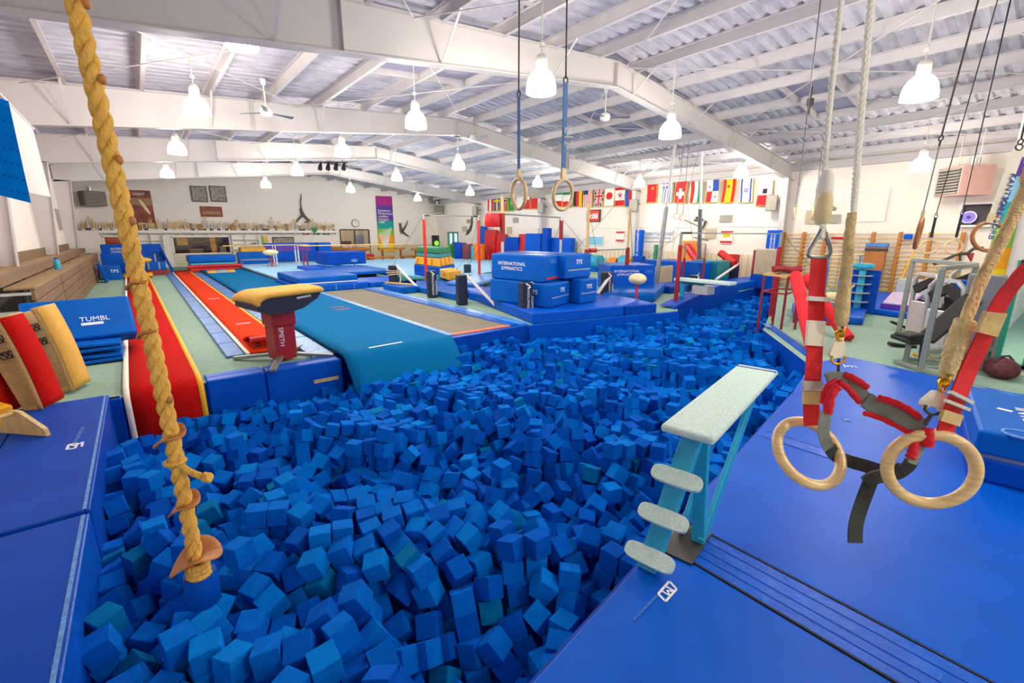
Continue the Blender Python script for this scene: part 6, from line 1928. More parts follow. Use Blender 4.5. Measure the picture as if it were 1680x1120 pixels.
# ================================================================ FOREGROUND RINGS AND SPOTTING BELT
def ribbon(name, m, pts, wd, th, par, up=None, label=None):
    if name == 'red_pad':
        k = len(pts)
        return B().path(pts, wd*.5, 12, radii=[wd*.5*(.72 if i in (0, k-1) else .92+.1*math.sin(i*1.7)) for i in range(k)]).build(name, m, par, label=label)
    return B().path(pts, 0, flat=(wd, th), up=up or -CF).build(name, m, par, label=label)
def smooth(pts, n=6):
    """rounded line through points"""
    P = [Vector(p) for p in pts]; out = []
    for i in range(len(P)-1):
        p0, p1, p2, p3 = P[max(i-1, 0)], P[i], P[i+1], P[min(i+2, len(P)-1)]
        for k in range(n):
            s = k/n
            out.append(.5*((2*p1)+(p2-p0)*s+(2*p0-5*p1+4*p2-p3)*s*s+(3*p1-p0-3*p2+p3)*s**3))
    return out+[P[-1]]
RR, RT = .1025, .0165
# left ring
cL, nL = at(1326.8, 741.7, d=1.45), Vector((.377, .639, -.670))
t = T('gymnastic_ring', 'pale wooden ring on a red strap, left of the near pair', 'gymnastic ring', cL, 'near pair of wooden rings')
B().torus(cL, RR, RT, nL, 56, 14).build('ring', 'wood_ring', t)
S = lambda u, v, d=1.45: at(u, v, d=d)
sp = [S(1332, 698), S(1331, 660), S(1335, 600), S(1338, 545), S(1340, 480), S(1344, 421)]
ribbon('strap', 'webbing_red', smooth(sp), .050, .005, t)
bt = smooth([S(1345, 421), S(1341, 480, 1.462), S(1339, 545, 1.462)])
ribbon('strap_back', 'webbing_red', bt, .046, .004, t)
ribbon('tape_wrap', 'tape_tan', [S(1332, 642, 1.444), S(1331, 663, 1.444)], .054, .012, t, label='worn cream tape round the strap')
ribbon('tape_wrap', 'tape_white', [S(1339, 526, 1.444), S(1336, 567, 1.444)], .054, .012, t, label='white tape round the strap')
ribbon('buckle', 'metal_light', [S(1333, 625, 1.44), S(1332.6, 641, 1.44)], .060, .014, t)
ribbon('buckle', 'metal_white', [S(1342.5, 487, 1.44), S(1342, 494, 1.44)], .066, .014, t)
k1, k2 = S(1341, 375), S(1344, 421)
B().path(smooth([S(1350, 372), S(1334, 400), S(1327, 412), S(1330, 421), S(1357, 421), S(1362, 408), S(1356, 390), S(1350, 372)]), .006, 8).build('carabiner', 'metal_grey', t)
rp = [S(1349, 388), S(1350, 350), S(1351, 300), S(1358, 200, 1.42), S(1368, 100, 1.40), S(1380, -5, 1.38)]
topL = rp[-1]+(rp[-1]-rp[-2]).normalized()*.2
rp += [topL, Vector((topL.x+.25, topL.y+.05, roof_z(topL.x)-.25))]
twisted(lambda f: ((lambda L, g: L[min(int(g), len(L)-2)].lerp(L[min(int(g), len(L)-2)+1], g-min(int(g), len(L)-2)))(rp, f*(len(rp)-1)), CR, CU), 300, .0115, 2*PI*60).build('white_rope', 'rope_white', t)
B().lathe([(.014, -.05), (.022, -.03), (.025, .0), (.021, .04), (.013, .06)], S(1353, 312), 12).build('tape_knot', 'rope_white', t)
B().lathe([(.014, -.04), (.026, -.02), (.024, .04), (.016, .06)], S(1350, 348), 12).tube(S(1351, 337), S(1371, 343), .012, 8, .006).build('tape_knot', 'suede_cream', t)

# right ring
cR_, nR_ = at(1526.7, 769.5, d=1.29), Vector((.831, .551, -.076))
t = T('gymnastic_ring', 'pale wooden ring on a red strap, right of the near pair', 'gymnastic ring', cR_, 'near pair of wooden rings')
B().torus(cR_, RR, RT, nR_, 56, 14).build('ring', 'wood_ring', t)
Q = lambda u, v, d=1.25: at(u, v, d=d)
sp = smooth([Q(1548, 716, 1.27), Q(1556, 690, 1.26), Q(1570, 655), Q(1590, 605), Q(1618, 545, 1.22), Q(1645, 490, 1.18), Q(1672, 455, 1.14), Q(1700, 420, 1.10), Q(1745, 330, 1.02)])
ribbon('strap', 'webbing_red', sp, .046, .005, t)
B().path(smooth([Q(1745, 330, 1.02), Q(1790, 150, .95), Vector((2.2, -.05, 4.2)), Vector((2.5, -.1, roof_z(2.5)-.25))]), .012, 8).build('white_rope', 'rope_white', t)
ribbon('tape_wrap', 'tape_tan', [Q(1617, 548, 1.214), Q(1626, 528, 1.208), Q(1633, 512, 1.2)], .054, .012, t, label='worn cream tape round the strap')
ribbon('tape_wrap', 'tape_tan', [Q(1556, 694, 1.252), Q(1563, 676, 1.25)], .054, .012, t, label='worn cream tape at the ring')
ribbon('buckle', 'metal_light', [Q(1569, 667, 1.24), Q(1571, 662, 1.24)], .066, .014, t)
ribbon('buckle', 'metal_light', [Q(1574.5, 654, 1.24), Q(1577, 649, 1.24)], .066, .014, t)

# spotting ropes with swivels
def spot_rope(lab, line, m, r, sw, tri, d):
    t = T('spotting_rope', lab, 'rope', line[0])
    P = smooth(line, 8)
    k = len(P)
    twisted(lambda f: ((lambda g: P[min(int(g), k-2)].lerp(P[min(int(g), k-2)+1], g-min(int(g), k-2)))(f*(k-1)), CR, CU), 260, r, 2*PI*45).build('rope', m, t)
    a, c = sw
    B().torus(a, .014, .004, CR, 20, 8).torus(c, .014, .004, CR*.4-CF, 20, 8).lathe([(.008, 0), (.014, .006), (.014, .016), (.008, .022)], (a+c)/2-Z_*.011, 12).build('swivel', 'brass', t)
    B().extr(tri, CF*.014).build('white_cover', 'tape_white', t, bevel=.005, seg=3)
    return t
tr = [S(1373, 553, 1.42), S(1384, 553, 1.42), S(1389, 582, 1.42), S(1383, 587, 1.42), S(1366, 587, 1.42), S(1362, 581, 1.42)]
t1 = spot_rope('white and tan spotting rope ending in brass swivel and white cover, left one', [S(1381, 538, 1.42), S(1381, 515, 1.42), S(1386, 475, 1.42), S(1394, 400, 1.42), S(1402, 320, 1.41), S(1413, 180, 1.38), S(1430, -5, 1.35), S(1445, -120, 1.3), Vector((1.75, .25, 4.6)), Vector((1.9, .35, roof_z(1.9)-.25))], 'rope_white', .0125, (S(1379, 543, 1.42), S(1378.5, 551, 1.42)), tr, 1.42)
B().path(smooth([S(1384, 500, 1.415), S(1385, 480, 1.415), S(1390, 430, 1.415), S(1393, 390, 1.415), S(1398, 350, 1.415)]), .017, 10, radii=[.018-.0045*k/24+.0012*math.sin(k*2.1) for k in range(25)]).build('tape_sheath', 'rope_tan', t1, label='tan fuzzy tape on the lower rope')
B().path(smooth([S(1381, 535, 1.415), S(1381, 515, 1.415), S(1382, 495, 1.415), S(1387, 470, 1.415)]), .021, 10, radii=[.013, .015, .017, .019, .0195, .020, .021, .0215, .022, .0225, .022, .022, .021, .0205, .020, .019, .019, .018, .017]).tube(S(1388, 474, 1.41), S(1402, 468, 1.41), .008, 6, .003).build('tape_sheath', 'rope_tan', t1)
B().path(smooth([S(1366, 584, 1.415), S(1364, 592, 1.415), S(1374, 597, 1.415), S(1386, 591, 1.415), S(1386, 584, 1.415)]), .0035, 8).build('shackle', 'brass', t1)
B().tube(S(1376, 588, 1.42), S(1375, 622, 1.42), .0045, 8).build('link', 'steel_dark', t1)
tr = [Q(1535, 640, 1.27), Q(1549, 643, 1.27), Q(1557, 652, 1.27), Q(1554, 672, 1.27), Q(1546, 676, 1.27), Q(1541, 669, 1.27), Q(1528, 666, 1.27), Q(1521, 670, 1.27), Q(1513, 663, 1.27), Q(1516, 656, 1.27)]
t2 = spot_rope('tan spotting rope ending in brass swivel and white cover, right one', [Q(1552, 614, 1.27), Q(1565, 570, 1.27), Q(1590, 510, 1.26), Q(1612, 455, 1.25), Q(1650, 380, 1.22), Q(1690, 290, 1.18), Q(1730, 150, 1.1), Vector((2.05, .02, 4.4)), Vector((2.2, .05, roof_z(2.2)-.25))], 'rope_tan', .018, (Q(1550, 622, 1.27), Q(1546, 634, 1.27)), tr, 1.27)
B().path(smooth([Q(1553, 614, 1.265), Q(1562, 585, 1.265), Q(1572, 555, 1.262), Q(1584, 525, 1.26)]), .024, 12, radii=[.017+.007*math.sin(min(1, k/12)*PI*.6)+.001*math.sin(k*2.3) for k in range(19)]).build('tape_sheath', 'rope_tan', t2)
B().path(smooth([Q(1519, 664, 1.265), Q(1518, 673, 1.265), Q(1530, 680, 1.265), Q(1545, 676, 1.265)]), .004, 8).tube(Q(1529, 678, 1.27), Q(1517, 697, 1.28), .005, 8).build('shackle', 'steel_dark', t2)

# spotting belt between the two ropes
t = T('spotting_belt', 'grey spotting belt with red pads slung between the two spotting ropes', 'belt', S(1440, 660, 1.36))
G = lambda u, v, d=1.36: at(u, v, d=d)
ribbon('webbing', 'webbing_grey', smooth([G(1374, 622, 1.42), G(1390, 625, 1.41), G(1408, 638, 1.40), G(1425, 662, 1.38)]), .034, .010, t)
ribbon('webbing', 'webbing_grey', smooth([G(1420, 655, 1.38), G(1440, 668, 1.37), G(1470, 680, 1.34), G(1500, 695, 1.31), G(1518, 700, 1.29)]), .048, .012, t)
ribbon('knot', 'webbing_grey', smooth([G(1357, 622, 1.41), G(1372, 618, 1.405), G(1386, 622, 1.41)]), .034, .02, t)
ribbon('red_pad', 'pad_red', smooth([G(1384, 614, 1.40), G(1400, 620, 1.39), G(1424, 636, 1.38)]), .022, .02, t)
ribbon('red_pad', 'pad_red', smooth([G(1376, 626, 1.39), G(1392, 638, 1.385), G(1411, 661, 1.38)]), .020, .02, t)
ribbon('red_pad', 'pad_red', smooth([G(1440, 652, 1.36), G(1462, 658, 1.34), G(1488, 670, 1.32), G(1510, 686, 1.30)]), .022, .022, t)
ribbon('red_pad', 'pad_red', smooth([G(1416, 677, 1.37), G(1445, 686, 1.35), G(1480, 703, 1.32), G(1496, 712, 1.30)]), .017, .02, t)
ribbon('red_pad', 'pad_red', smooth([G(1372, 622, 1.40), G(1356, 636, 1.40), G(1349, 662, 1.40)]), .018, .018, t)
ribbon('red_pad', 'pad_red', smooth([G(1374, 633, 1.385), G(1362, 650, 1.385), G(1358, 678, 1.39)]), .030, .016, t)
ribbon('red_pad', 'pad_red', smooth([G(1490, 706, 1.30), G(1500, 722, 1.29), G(1497, 742, 1.28), G(1492, 752, 1.28)]), .026, .016, t)
ribbon('red_pad', 'pad_red', smooth([G(1521, 702, 1.28), G(1523, 716, 1.275), G(1521, 733, 1.275)]), .032, .014, t)
ribbon('webbing', 'webbing_grey', smooth([G(1356, 676, 1.39), G(1352, 695, 1.39), G(1352, 715, 1.40), G(1360, 735, 1.41)]), .034, .006, t)
ribbon('webbing', 'webbing_grey', smooth([G(1517, 705, 1.29), G(1512, 725, 1.285), G(1504, 745, 1.285), G(1496, 760, 1.29)]), .024, .006, t)
ribbon('tail_strap', 'webbing_black', smooth([G(1362, 735, 1.44), G(1372, 748, 1.46), G(1395, 757, 1.45), G(1420, 764, 1.42), G(1445, 772, 1.38), G(1470, 776, 1.36), G(1490, 764, 1.34), G(1496, 752, 1.33)]), .040, .006, t)
ribbon('tail_strap', 'webbing_black', smooth([G(1478, 768, 1.36), G(1455, 778, 1.36), G(1432, 784, 1.36), G(1420, 792, 1.36)]), .038, .010, t)
ribbon('tail_strap', 'webbing_black', smooth([G(1432, 780, 1.37), G(1424, 800, 1.37), G(1412, 832, 1.37), G(1404, 862, 1.37), G(1403, 890, 1.37)]), .042, .006, t)

# ================================================================ RINGS FURTHER BACK
def hung_ring(u, v, d, nrm, v_strap0, u1, v1, m_strap, lab, grp='rings hanging on cables', wd=.035, stitched=None, u2=None, v2=None, ring_m='wood_ring', R_=.104, rt_=.014):
    c = at(u, v, d=d)
    t = T('gymnastic_ring', lab, 'gymnastic ring', c, grp)
    B().torus(c, R_, rt_, nrm, 36, 10).build('ring', ring_m, t)
    top = c+Z_*R_
    a = at(u1, v1, d=d*.97)
    s = top
    B().path([s-Z_*.01, s+(a-s)*.12], 0, flat=(wd, .02), up=nrm).build('loop_cover', 'suede_cream', t)
    B().path([s+(a-s)*.12, s+(a-s)*.55, a], 0, flat=(wd, .006), up=nrm).build('strap', m_strap, t)
    B().torus(a+Z_*.02, .022, .005, nrm, 14, 6).torus(a+Z_*.055, .018, .005, CR, 14, 6).build('shackle', 'steel_dark', t)
    e = at(u2, v2, d=d*.92) if u2 else a+Z_*1
    k = (roof_z(e.x)-.25-a.z)/(e.z-a.z)
    B().tube(a+Z_*.07, a+(e-a)*k, .006, 6).build('cable', 'steel_dark', t)
    return t, a, s
t, a, s = hung_ring(923.5, 319.6, 3.31, Vector((-.094, .989, .116)), 0, 928, 137, 'webbing_blue', 'wooden ring on a broad blue strap facing the camera, over the pit', wd=.045, u2=930, v2=0)
q = s+(a-s)*.55
words('E12', q+CR*.0-CF*.01, -Z_, CR, .09, 'print_white', t)
hung_ring(851, 318, 3.31, Vector((.97, -.2, .05)), 0, 851, 160, 'webbing_blue', 'wooden ring on a thin blue strap seen edge on, over the pit', wd=.035, u2=852, v2=0)
hung_ring(1507, 383, 3.4, Vector((-.12, .99, .05)), 0, 1541, 240, 'webbing_grey', 'brown wooden ring seen edge on, hanging by the pink heater', u2=1606, v2=0, ring_m='leather_tan')
t, a, s = hung_ring(1622, 388, 3.4, Vector((.75, .62, -.2)), 0, 1671, 246, 'tape_white', 'brown wooden ring on a white lettered strap before the narrow banner', wd=.07, u2=1700, v2=120, ring_m='leather_tan')
for k in (.35, .68): words('KANTSORB', s.lerp(a, k)-CF*.012, (s-a), CR, .06, 'print_navy', t)
hung_ring(1524, 405, 7.2, Vector((-.9, -.4, .2)), 0, 1535, 357, 'webbing_black', 'small ring with black strap left of the pair before the wall bars', u2=1545, v2=322)
hung_ring(1565, 405, 7.2, Vector((-.9, -.4, .2)), 0, 1578, 352, 'webbing_black', 'small ring with black strap right of the pair before the wall bars', u2=1583, v2=330)
hung_ring(1303, 350, 9.5, Vector((-.3, .95, 0)), 0, 1310, 307, 'webbing_black', 'small far ring with dark strap by the near roof frame, left of two', u2=1312, v2=290)
hung_ring(1333, 352, 9.5, Vector((-.3, .95, 0)), 0, 1341, 306, 'webbing_black', 'small far ring with dark strap before the wall vents, right of two', u2=1343, v2=290)
# dark cable hoist under the skylight
p = at(1329, 170, x=13.9)
t = T('ceiling_hoist', 'small dark hoist hanging under the right skylight', 'hoist', p)
B().bb(p.x-.06, p.x+.06, p.y-.06, p.y+.06, p.z-.05, p.z+.12).build('block', 'steel_dark', t)
B().tube(p, p-Z_*.25, .02, 6).tube(p, (p.x, p.y, roof_z(p.x)-.1), .015, 6).build('chain', 'steel_dark', t)

# padded blue backboard hanging at the upper left
t = T('padded_backboard', 'tufted blue padded board on a white backing at the upper left edge', 'backboard', at(40, 250, d=3.0))
E_ = lambda u, v, d=3.0: at(u, v, d=d)
P0, P1, P2, P3 = E_(-45, 146, 2.9), E_(14, 166), E_(51, 333), E_(-30, 318, 2.6)
nb = (P1-P0).cross(P3-P0).normalized()
if nb.dot(CF) < 0: nb = -nb
def padf(u, v):
    p_ = P0.lerp(P1, u).lerp(P3.lerp(P2, u), v)
    bul = .03*min(1, 8*u*(1-u))*min(1, 8*v*(1-v))
    tuft = .012*max(0, math.cos(u*14)*math.cos(v*16))**4
    return p_
rd = ((P1+P2)/2-Vector((0, 0, EYE))).normalized()
P3 = P0+P2-P1
b = B().extr([P0, P1, P2, P3], rd*.09)
b.build('blue_pad', 'foam_bright', t, bevel=.02, seg=3)
for iu in range(5):
    for iv in range(7):
        q = padf(.12+.19*iu+.05*(iv % 2), .08+.14*iv)
        B().ell(q-nb*.0, (.006, .006, .006), 8, 6).build('tuft_button', 'foam_deep', t)
W0, W1, W2, W3 = E_(10, 166, 3.12), E_(54, 212, 4.6), E_(83, 323, 4.6), E_(48, 316, 3.12)
B().extr([W0, W1, W2, W3], rd*.2).build('white_backing', 'wall_paint', t, bevel=.01)
B().tube(E_(-5, 150, 3.15), E_(54, 211, 4.6), .012, 6).build('white_edge', 'trim_white', t)
B().tube(E_(-15, 240, 3.15), (XL, E_(-15, 240, 3.15).y+.3, E_(-15, 240, 3.15).z+.2), .035, 8).tube(E_(20, 300, 3.2), (XL, E_(20, 300, 3.2).y+.4, E_(20, 300, 3.2).z), .035, 8).build('wall_bracket', 'metal_white', t)

# ================================================================ FOAM CUBES
# settled cubes, six numbers each: x, y, depth in cm, then the turn (quaternion x, y, z in sixtieths)
CUBES = [
-53,331,24,42,42,7,8,256,13,-40,20,-22,24,247,11,49,34,-1,46,220,10,3,-1,-43,-3,271,11,30,-32,-31,-15,286,10,-6,60,2,60,235,10,-3,59,-9,38,238,11,37,-12,46,142,195,41,13,19,-30,77,260,14,11,-44,25,-51,350,22,2,-3,17,212,156,50,42,7,2,
-4,373,4,21,-34,-39,220,168,36,-2,-60,3,65,308,12,-39,5,-22,25,347,6,7,-42,14,1,288,9,-7,59,1,237,159,8,33,-27,32,190,200,25,-21,49,-25,56,255,13,-19,25,-44,101,282,15,-25,30,17,153,151,32,-39,-18,18,118,236,42,23,50,-24,36,305,26,-1,34,12,
123,255,14,22,30,28,-34,350,48,-53,-27,5,161,227,29,12,-29,51,103,250,46,-34,45,-7,42,330,16,42,7,23,-8,353,35,-5,-23,-48,185,231,10,39,0,-44,148,247,22,-24,-36,22,21,288,23,-58,14,-1,201,220,8,2,5,60,105,219,43,-36,-37,-5,
234,174,8,-4,42,-43,163,199,42,-30,42,2,86,309,13,-33,-27,-40,134,207,50,-38,34,29,140,229,30,14,-42,-26,-36,426,32,41,12,-41,167,161,32,27,54,-1,125,250,28,52,-27,11,76,216,24,-20,17,36,177,189,37,-40,-11,-14,-40,391,51,-51,-15,18,
207,192,22,55,-22,-6,181,171,33,-3,1,-37,80,237,29,-42,40,-14,187,155,63,-40,-19,-36,113,266,30,31,19,-22,271,166,7,-27,-32,-31,-20,417,19,-3,-28,-43,68,303,27,22,-44,-33,170,264,14,32,1,51,198,181,33,10,-20,-28,67,197,19,-45,-22,-31,
-39,324,45,-31,-43,24,139,222,42,56,-15,1,167,247,26,-9,-1,1,145,186,53,-6,-23,-42,30,319,22,47,13,-34,239,200,11,15,-48,6,74,375,12,37,-27,35,8,360,24,3,-20,20,44,390,7,36,26,22,65,342,14,-41,18,31,159,221,43,-13,-25,51,59,386,9,-9,-40,-7,
180,219,37,18,-40,-31,332,175,46,32,-29,33,-18,391,23,-54,-23,4,89,220,38,-22,47,-3,61,218,28,59,-5,2,217,213,16,36,-20,-39,236,161,23,29,32,-30,76,328,8,1,4,59,-53,424,45,6,42,6,147,265,18,-37,45,-11,102,302,15,-17,-42,40,
84,290,23,42,-41,-4,111,206,58,20,-8,-52,-24,547,22,-1,-2,19,15,455,26,36,23,-27,-51,406,47,-39,36,8,-13,376,33,-40,-14,-38,143,299,15,-9,-3,53,182,226,24,-16,-57,9,252,187,7,38,46,4,164,190,55,-54,4,-11,-53,338,39,-41,-6,-6,
150,282,14,-43,-7,-7,-6,374,19,-40,-1,5,191,250,11,-11,42,-1,187,280,15,49,2,-31,121,302,10,60,0,7,120,221,49,-34,-37,-1,27,217,11,-20,-37,-23,38,287,37,41,-10,42,75,430,9,-31,26,-26,392,185,6,46,7,-1,161,168,47,41,-4,-5,
326,250,28,-9,-41,42,-23,439,18,-31,30,28,56,317,23,-42,30,31,206,270,12,11,41,-41,92,326,9,31,25,-37,-53,526,47,-38,-25,34,33,517,30,-53,-25,-6,29,339,20,-40,-17,-40,122,271,14,-39,-34,23,6,318,22,20,-8,25,14,503,24,11,-1,-42,
254,334,14,34,-24,-29,238,161,40,3,7,-39,20,350,24,-5,-3,54,314,172,63,-29,28,-28,30,568,31,-26,-54,-7,387,234,19,-40,3,45,148,317,11,29,-32,-33,130,198,62,24,17,-41,82,256,28,14,-41,30,253,169,9,23,31,-22,91,383,17,-51,29,0,
371,183,44,47,15,-11,269,276,42,28,-25,-34,384,214,40,21,2,55,-52,533,33,-5,51,31,269,165,53,33,-28,34,3,406,14,58,11,9,-25,272,25,22,-56,-1,357,275,2,-34,-29,-26,54,308,37,19,-17,-5,347,229,37,-22,18,50,305,252,35,-55,-15,-4,
181,300,13,-45,10,37,221,158,66,41,2,-44,10,573,26,34,-38,3,96,267,41,-59,8,-5,-37,482,41,28,3,53,162,297,11,6,-5,-11,53,571,12,-42,-7,-42,345,258,18,29,-22,12,101,349,11,5,12,54,195,175,51,-29,-40,-25,-37,561,23,-42,8,41,303,297,40,9,10,-7,
274,166,37,40,45,3,390,185,21,46,7,-1,112,318,13,5,42,-43,161,372,12,-23,54,10,273,166,22,2,-44,0,36,461,27,29,28,-18,156,477,16,-39,21,-17,134,246,43,-51,9,-18,217,186,38,40,42,-11,232,315,27,18,26,-45,234,180,24,0,8,-59,
-19,360,43,9,-38,34,205,167,65,15,42,38,55,288,34,-39,12,-43,-53,636,24,43,-3,3,131,318,10,-46,9,37,-40,286,25,-26,-31,-32,37,359,17,-16,2,51,49,444,21,39,31,-4,51,477,21,39,-14,42,66,472,20,39,24,-33,29,405,24,2,21,-56,167,279,15,32,1,51,
402,225,21,44,-10,38,194,376,36,-25,40,37,397,247,6,-26,-34,-21,-54,595,26,42,42,-3,124,287,15,39,-12,11,285,304,38,-43,-26,27,18,272,24,-43,5,41,215,173,51,-3,41,-44,224,201,28,-9,35,-32,371,214,50,25,13,45,216,238,14,0,-53,-22,
203,383,26,-25,-8,-52,143,458,42,-17,15,43,182,457,19,11,-58,6,-40,651,22,-42,-9,3,76,582,42,-39,20,-17,318,275,39,2,-23,54,338,285,28,39,13,-2,-54,478,47,0,44,41,298,334,19,57,8,-16,288,248,41,43,13,17,142,489,26,-3,-14,49,
289,324,30,39,27,12,303,342,6,-38,-27,-16,198,216,23,13,39,-20,122,489,27,24,-27,-48,391,186,38,5,-58,-12,291,273,45,16,12,-56,14,398,25,58,5,9,323,221,45,-49,26,21,368,253,34,-11,-1,-59,485,200,15,23,23,41,393,265,7,-40,-4,1,
119,369,11,-29,-25,-36,245,302,34,4,31,-10,316,323,34,-45,20,-23,-3,477,30,8,14,-57,-23,397,36,19,36,44,115,336,13,-36,48,-3,205,438,25,-12,17,-53,188,465,4,-8,-35,43,182,453,33,1,9,53,-52,443,46,-42,41,-12,103,574,43,13,53,20,
249,385,27,-22,-42,-16,409,207,24,-30,12,-13,149,335,10,10,38,42,317,332,19,9,-44,39,-13,541,42,-43,3,39,-26,548,37,-10,-42,41,442,194,9,13,-58,-1,301,371,22,19,-25,43,77,394,12,-24,34,-26,216,423,31,11,15,-48,114,417,35,-42,39,18,
450,240,11,-22,43,-32,619,224,29,-12,39,21,-1,454,29,30,-45,23,219,372,31,43,-5,35,277,412,14,-38,-43,16,367,233,39,35,-15,27,322,296,37,-3,-53,-25,60,389,24,-33,-24,28,422,198,8,-39,13,40,372,270,4,-2,-43,-42,221,348,32,-13,40,31,
435,248,10,30,23,-44,544,265,10,1,8,-17,131,335,12,-3,-5,37,61,406,9,29,32,-29,124,562,24,33,-3,-46,121,352,12,-42,2,42,-1,498,31,-34,-1,-45,251,317,28,-8,-42,41,118,475,42,22,10,-34,173,550,22,-33,-25,-30,236,482,27,34,2,-48,
259,435,37,19,10,21,-53,461,47,29,-36,-22,270,307,42,24,7,-36,22,329,38,3,8,-31,-10,622,36,19,-7,-17,468,209,11,-55,-22,0,144,547,33,59,-2,-10,139,349,11,-35,-25,20,237,363,31,36,-25,-30,107,486,33,52,-12,-18,12,726,33,25,28,14,
517,305,7,3,-41,5,53,580,42,-41,-11,-41,40,389,22,22,37,-25,258,467,31,-7,-13,-58,282,346,24,-15,3,-56,333,340,12,11,-23,42,102,586,33,24,24,2,62,236,26,-32,-36,-27,-13,326,32,-45,-35,-6,-15,288,25,0,-3,47,17,380,26,42,-43,-1,
157,556,22,-32,36,-30,340,328,24,-36,22,43,542,267,25,-36,7,47,159,482,31,-2,2,-27,55,580,27,-15,39,16,355,207,60,1,42,43,389,249,20,29,-28,27,688,261,3,47,-8,6,-39,561,38,-31,28,-32,209,332,33,-22,49,-19,377,346,15,-39,-11,30,
43,662,44,-34,-22,42,73,486,18,4,-2,-8,-29,406,48,21,45,-17,89,440,23,-17,55,-13,112,284,28,0,-10,-2,36,678,38,-51,3,-21,268,411,26,36,25,2,673,233,7,-41,-9,1,392,341,28,-27,-21,-37,-19,490,37,45,-8,1,336,434,5,-2,1,-12,302,403,32,-54,4,2,
435,214,13,12,19,-55,77,203,35,-49,19,28,362,184,58,44,-20,13,123,264,46,44,18,36,266,537,23,-41,-7,3,410,334,21,38,32,-3,271,169,68,-43,42,-1,334,322,37,6,-58,11,509,303,22,-2,1,-35,54,493,19,-3,-4,58,189,535,23,30,34,27,
562,259,8,-19,38,-40,275,388,33,15,34,34,309,241,47,43,27,1,346,250,40,3,49,10,314,406,15,-43,-14,23,441,386,10,7,-8,-53,510,330,37,28,33,-31,214,487,29,24,-27,47,540,347,15,22,32,33,502,360,11,-2,47,-10,23,688,45,33,-35,-32,
-30,721,45,-30,-43,-11,278,482,25,-14,-10,-38,354,275,17,38,3,-45,347,520,21,21,34,-27,82,715,39,-37,-39,-8,661,226,24,-3,-3,45,418,299,6,-31,-27,25,388,233,34,-32,-51,3,308,426,17,44,-26,-31,479,198,70,-60,-5,-1,329,174,61,32,-30,32,
175,475,18,-5,5,32,97,286,39,-20,22,42,137,283,26,-41,-1,-13,132,627,21,-41,7,43,430,400,15,-19,-40,6,190,397,36,-50,21,-4,263,257,49,14,20,-46,142,569,25,-42,29,-14,-38,601,23,-8,41,43,438,306,5,-27,30,30,376,203,60,-30,34,-16,
34,441,34,42,-34,18,120,555,37,-18,-38,7,160,452,46,43,5,4,614,229,43,-40,-45,-3,591,223,53,13,43,38,-4,270,26,-41,-6,3,217,269,23,24,-32,41,443,379,24,38,-4,10,727,311,24,26,2,-12,566,314,13,8,-45,37,3,570,49,41,19,-35,311,553,24,-41,3,10,
365,357,17,56,-16,-4,33,761,48,58,13,-3,487,422,9,43,-8,39,441,194,39,-1,2,-41,-19,511,39,35,33,-22,-7,686,48,27,5,-34,18,473,29,-57,-4,17,458,194,25,-43,-3,-41,481,220,10,39,-19,40,369,436,15,54,20,2,404,225,36,-39,10,44,
559,256,23,-3,-44,-40,370,316,30,-3,-22,-52,150,654,23,1,-2,-40,580,253,9,-2,44,-2,-27,332,54,-40,41,-8,631,349,5,-12,-41,-19,527,410,10,1,0,-35,196,438,39,50,-18,19,173,648,22,30,28,30,397,208,48,-3,17,-48,336,398,13,-24,16,-51,
90,651,49,-52,-12,-11,374,343,29,-24,45,16,136,236,55,41,-20,-38,162,617,28,-14,-56,7,321,609,26,7,-8,-42,113,691,39,-12,36,-14,596,248,10,2,2,60,692,360,2,49,35,-1,-51,356,36,21,37,-17,182,260,26,58,12,5,-39,302,38,41,43,5,
486,478,21,44,-1,4,-19,574,31,2,-18,37,388,267,23,26,-37,27,-38,583,23,6,-45,-39,250,282,44,44,0,39,96,698,41,-11,-41,15,529,297,35,14,-14,28,232,331,35,-27,40,-27,63,713,37,-30,44,23,795,311,5,36,20,22,315,382,17,53,-5,14,
677,387,3,26,-32,27,280,447,22,-29,-15,47,-53,593,42,20,31,29,244,204,24,43,40,13,409,283,7,4,1,-36,117,544,47,20,19,-42,385,249,35,35,-24,29,495,391,23,40,-17,36,506,203,17,-34,18,29,181,614,33,-18,10,-24,292,171,65,-59,7,-4,
255,354,33,7,0,3,163,437,48,0,-42,-41,-54,552,35,-7,42,-7,339,236,48,-37,37,-11,-6,427,24,-9,-24,54,-24,711,56,-40,-30,-32,577,250,24,16,-36,18,445,453,21,-6,-44,-40,137,597,25,-26,11,52,130,706,36,-39,32,29,520,354,13,-13,46,-35,
477,368,30,21,-25,-27,233,423,45,-1,-35,25,52,729,39,16,30,-38,272,237,45,12,39,-7,4,369,41,33,-38,29,230,498,25,40,11,9,284,534,25,-5,-10,-37,83,665,42,26,-44,-8,309,479,18,1,35,-22,14,722,48,-46,-14,27,358,397,19,37,-20,40,
240,549,24,4,60,2,24,457,39,21,29,36,-25,633,42,0,26,54,299,664,27,-41,-14,19,561,281,10,3,-59,7,548,308,26,18,-43,26,448,436,24,-40,-40,19,-42,380,63,23,2,9,284,324,45,-44,11,5,12,700,51,57,-10,5,15,307,36,11,-57,-7,253,485,28,-47,-6,9,
11,583,41,-28,-44,30,362,294,26,39,17,35,391,369,17,34,35,10,504,419,10,43,-3,42,30,670,53,-45,30,25,463,228,17,-59,-10,3,337,265,33,20,23,-50,371,274,19,-41,3,44,563,296,27,1,3,34,-48,558,53,-1,3,59,352,370,24,-2,36,-44,
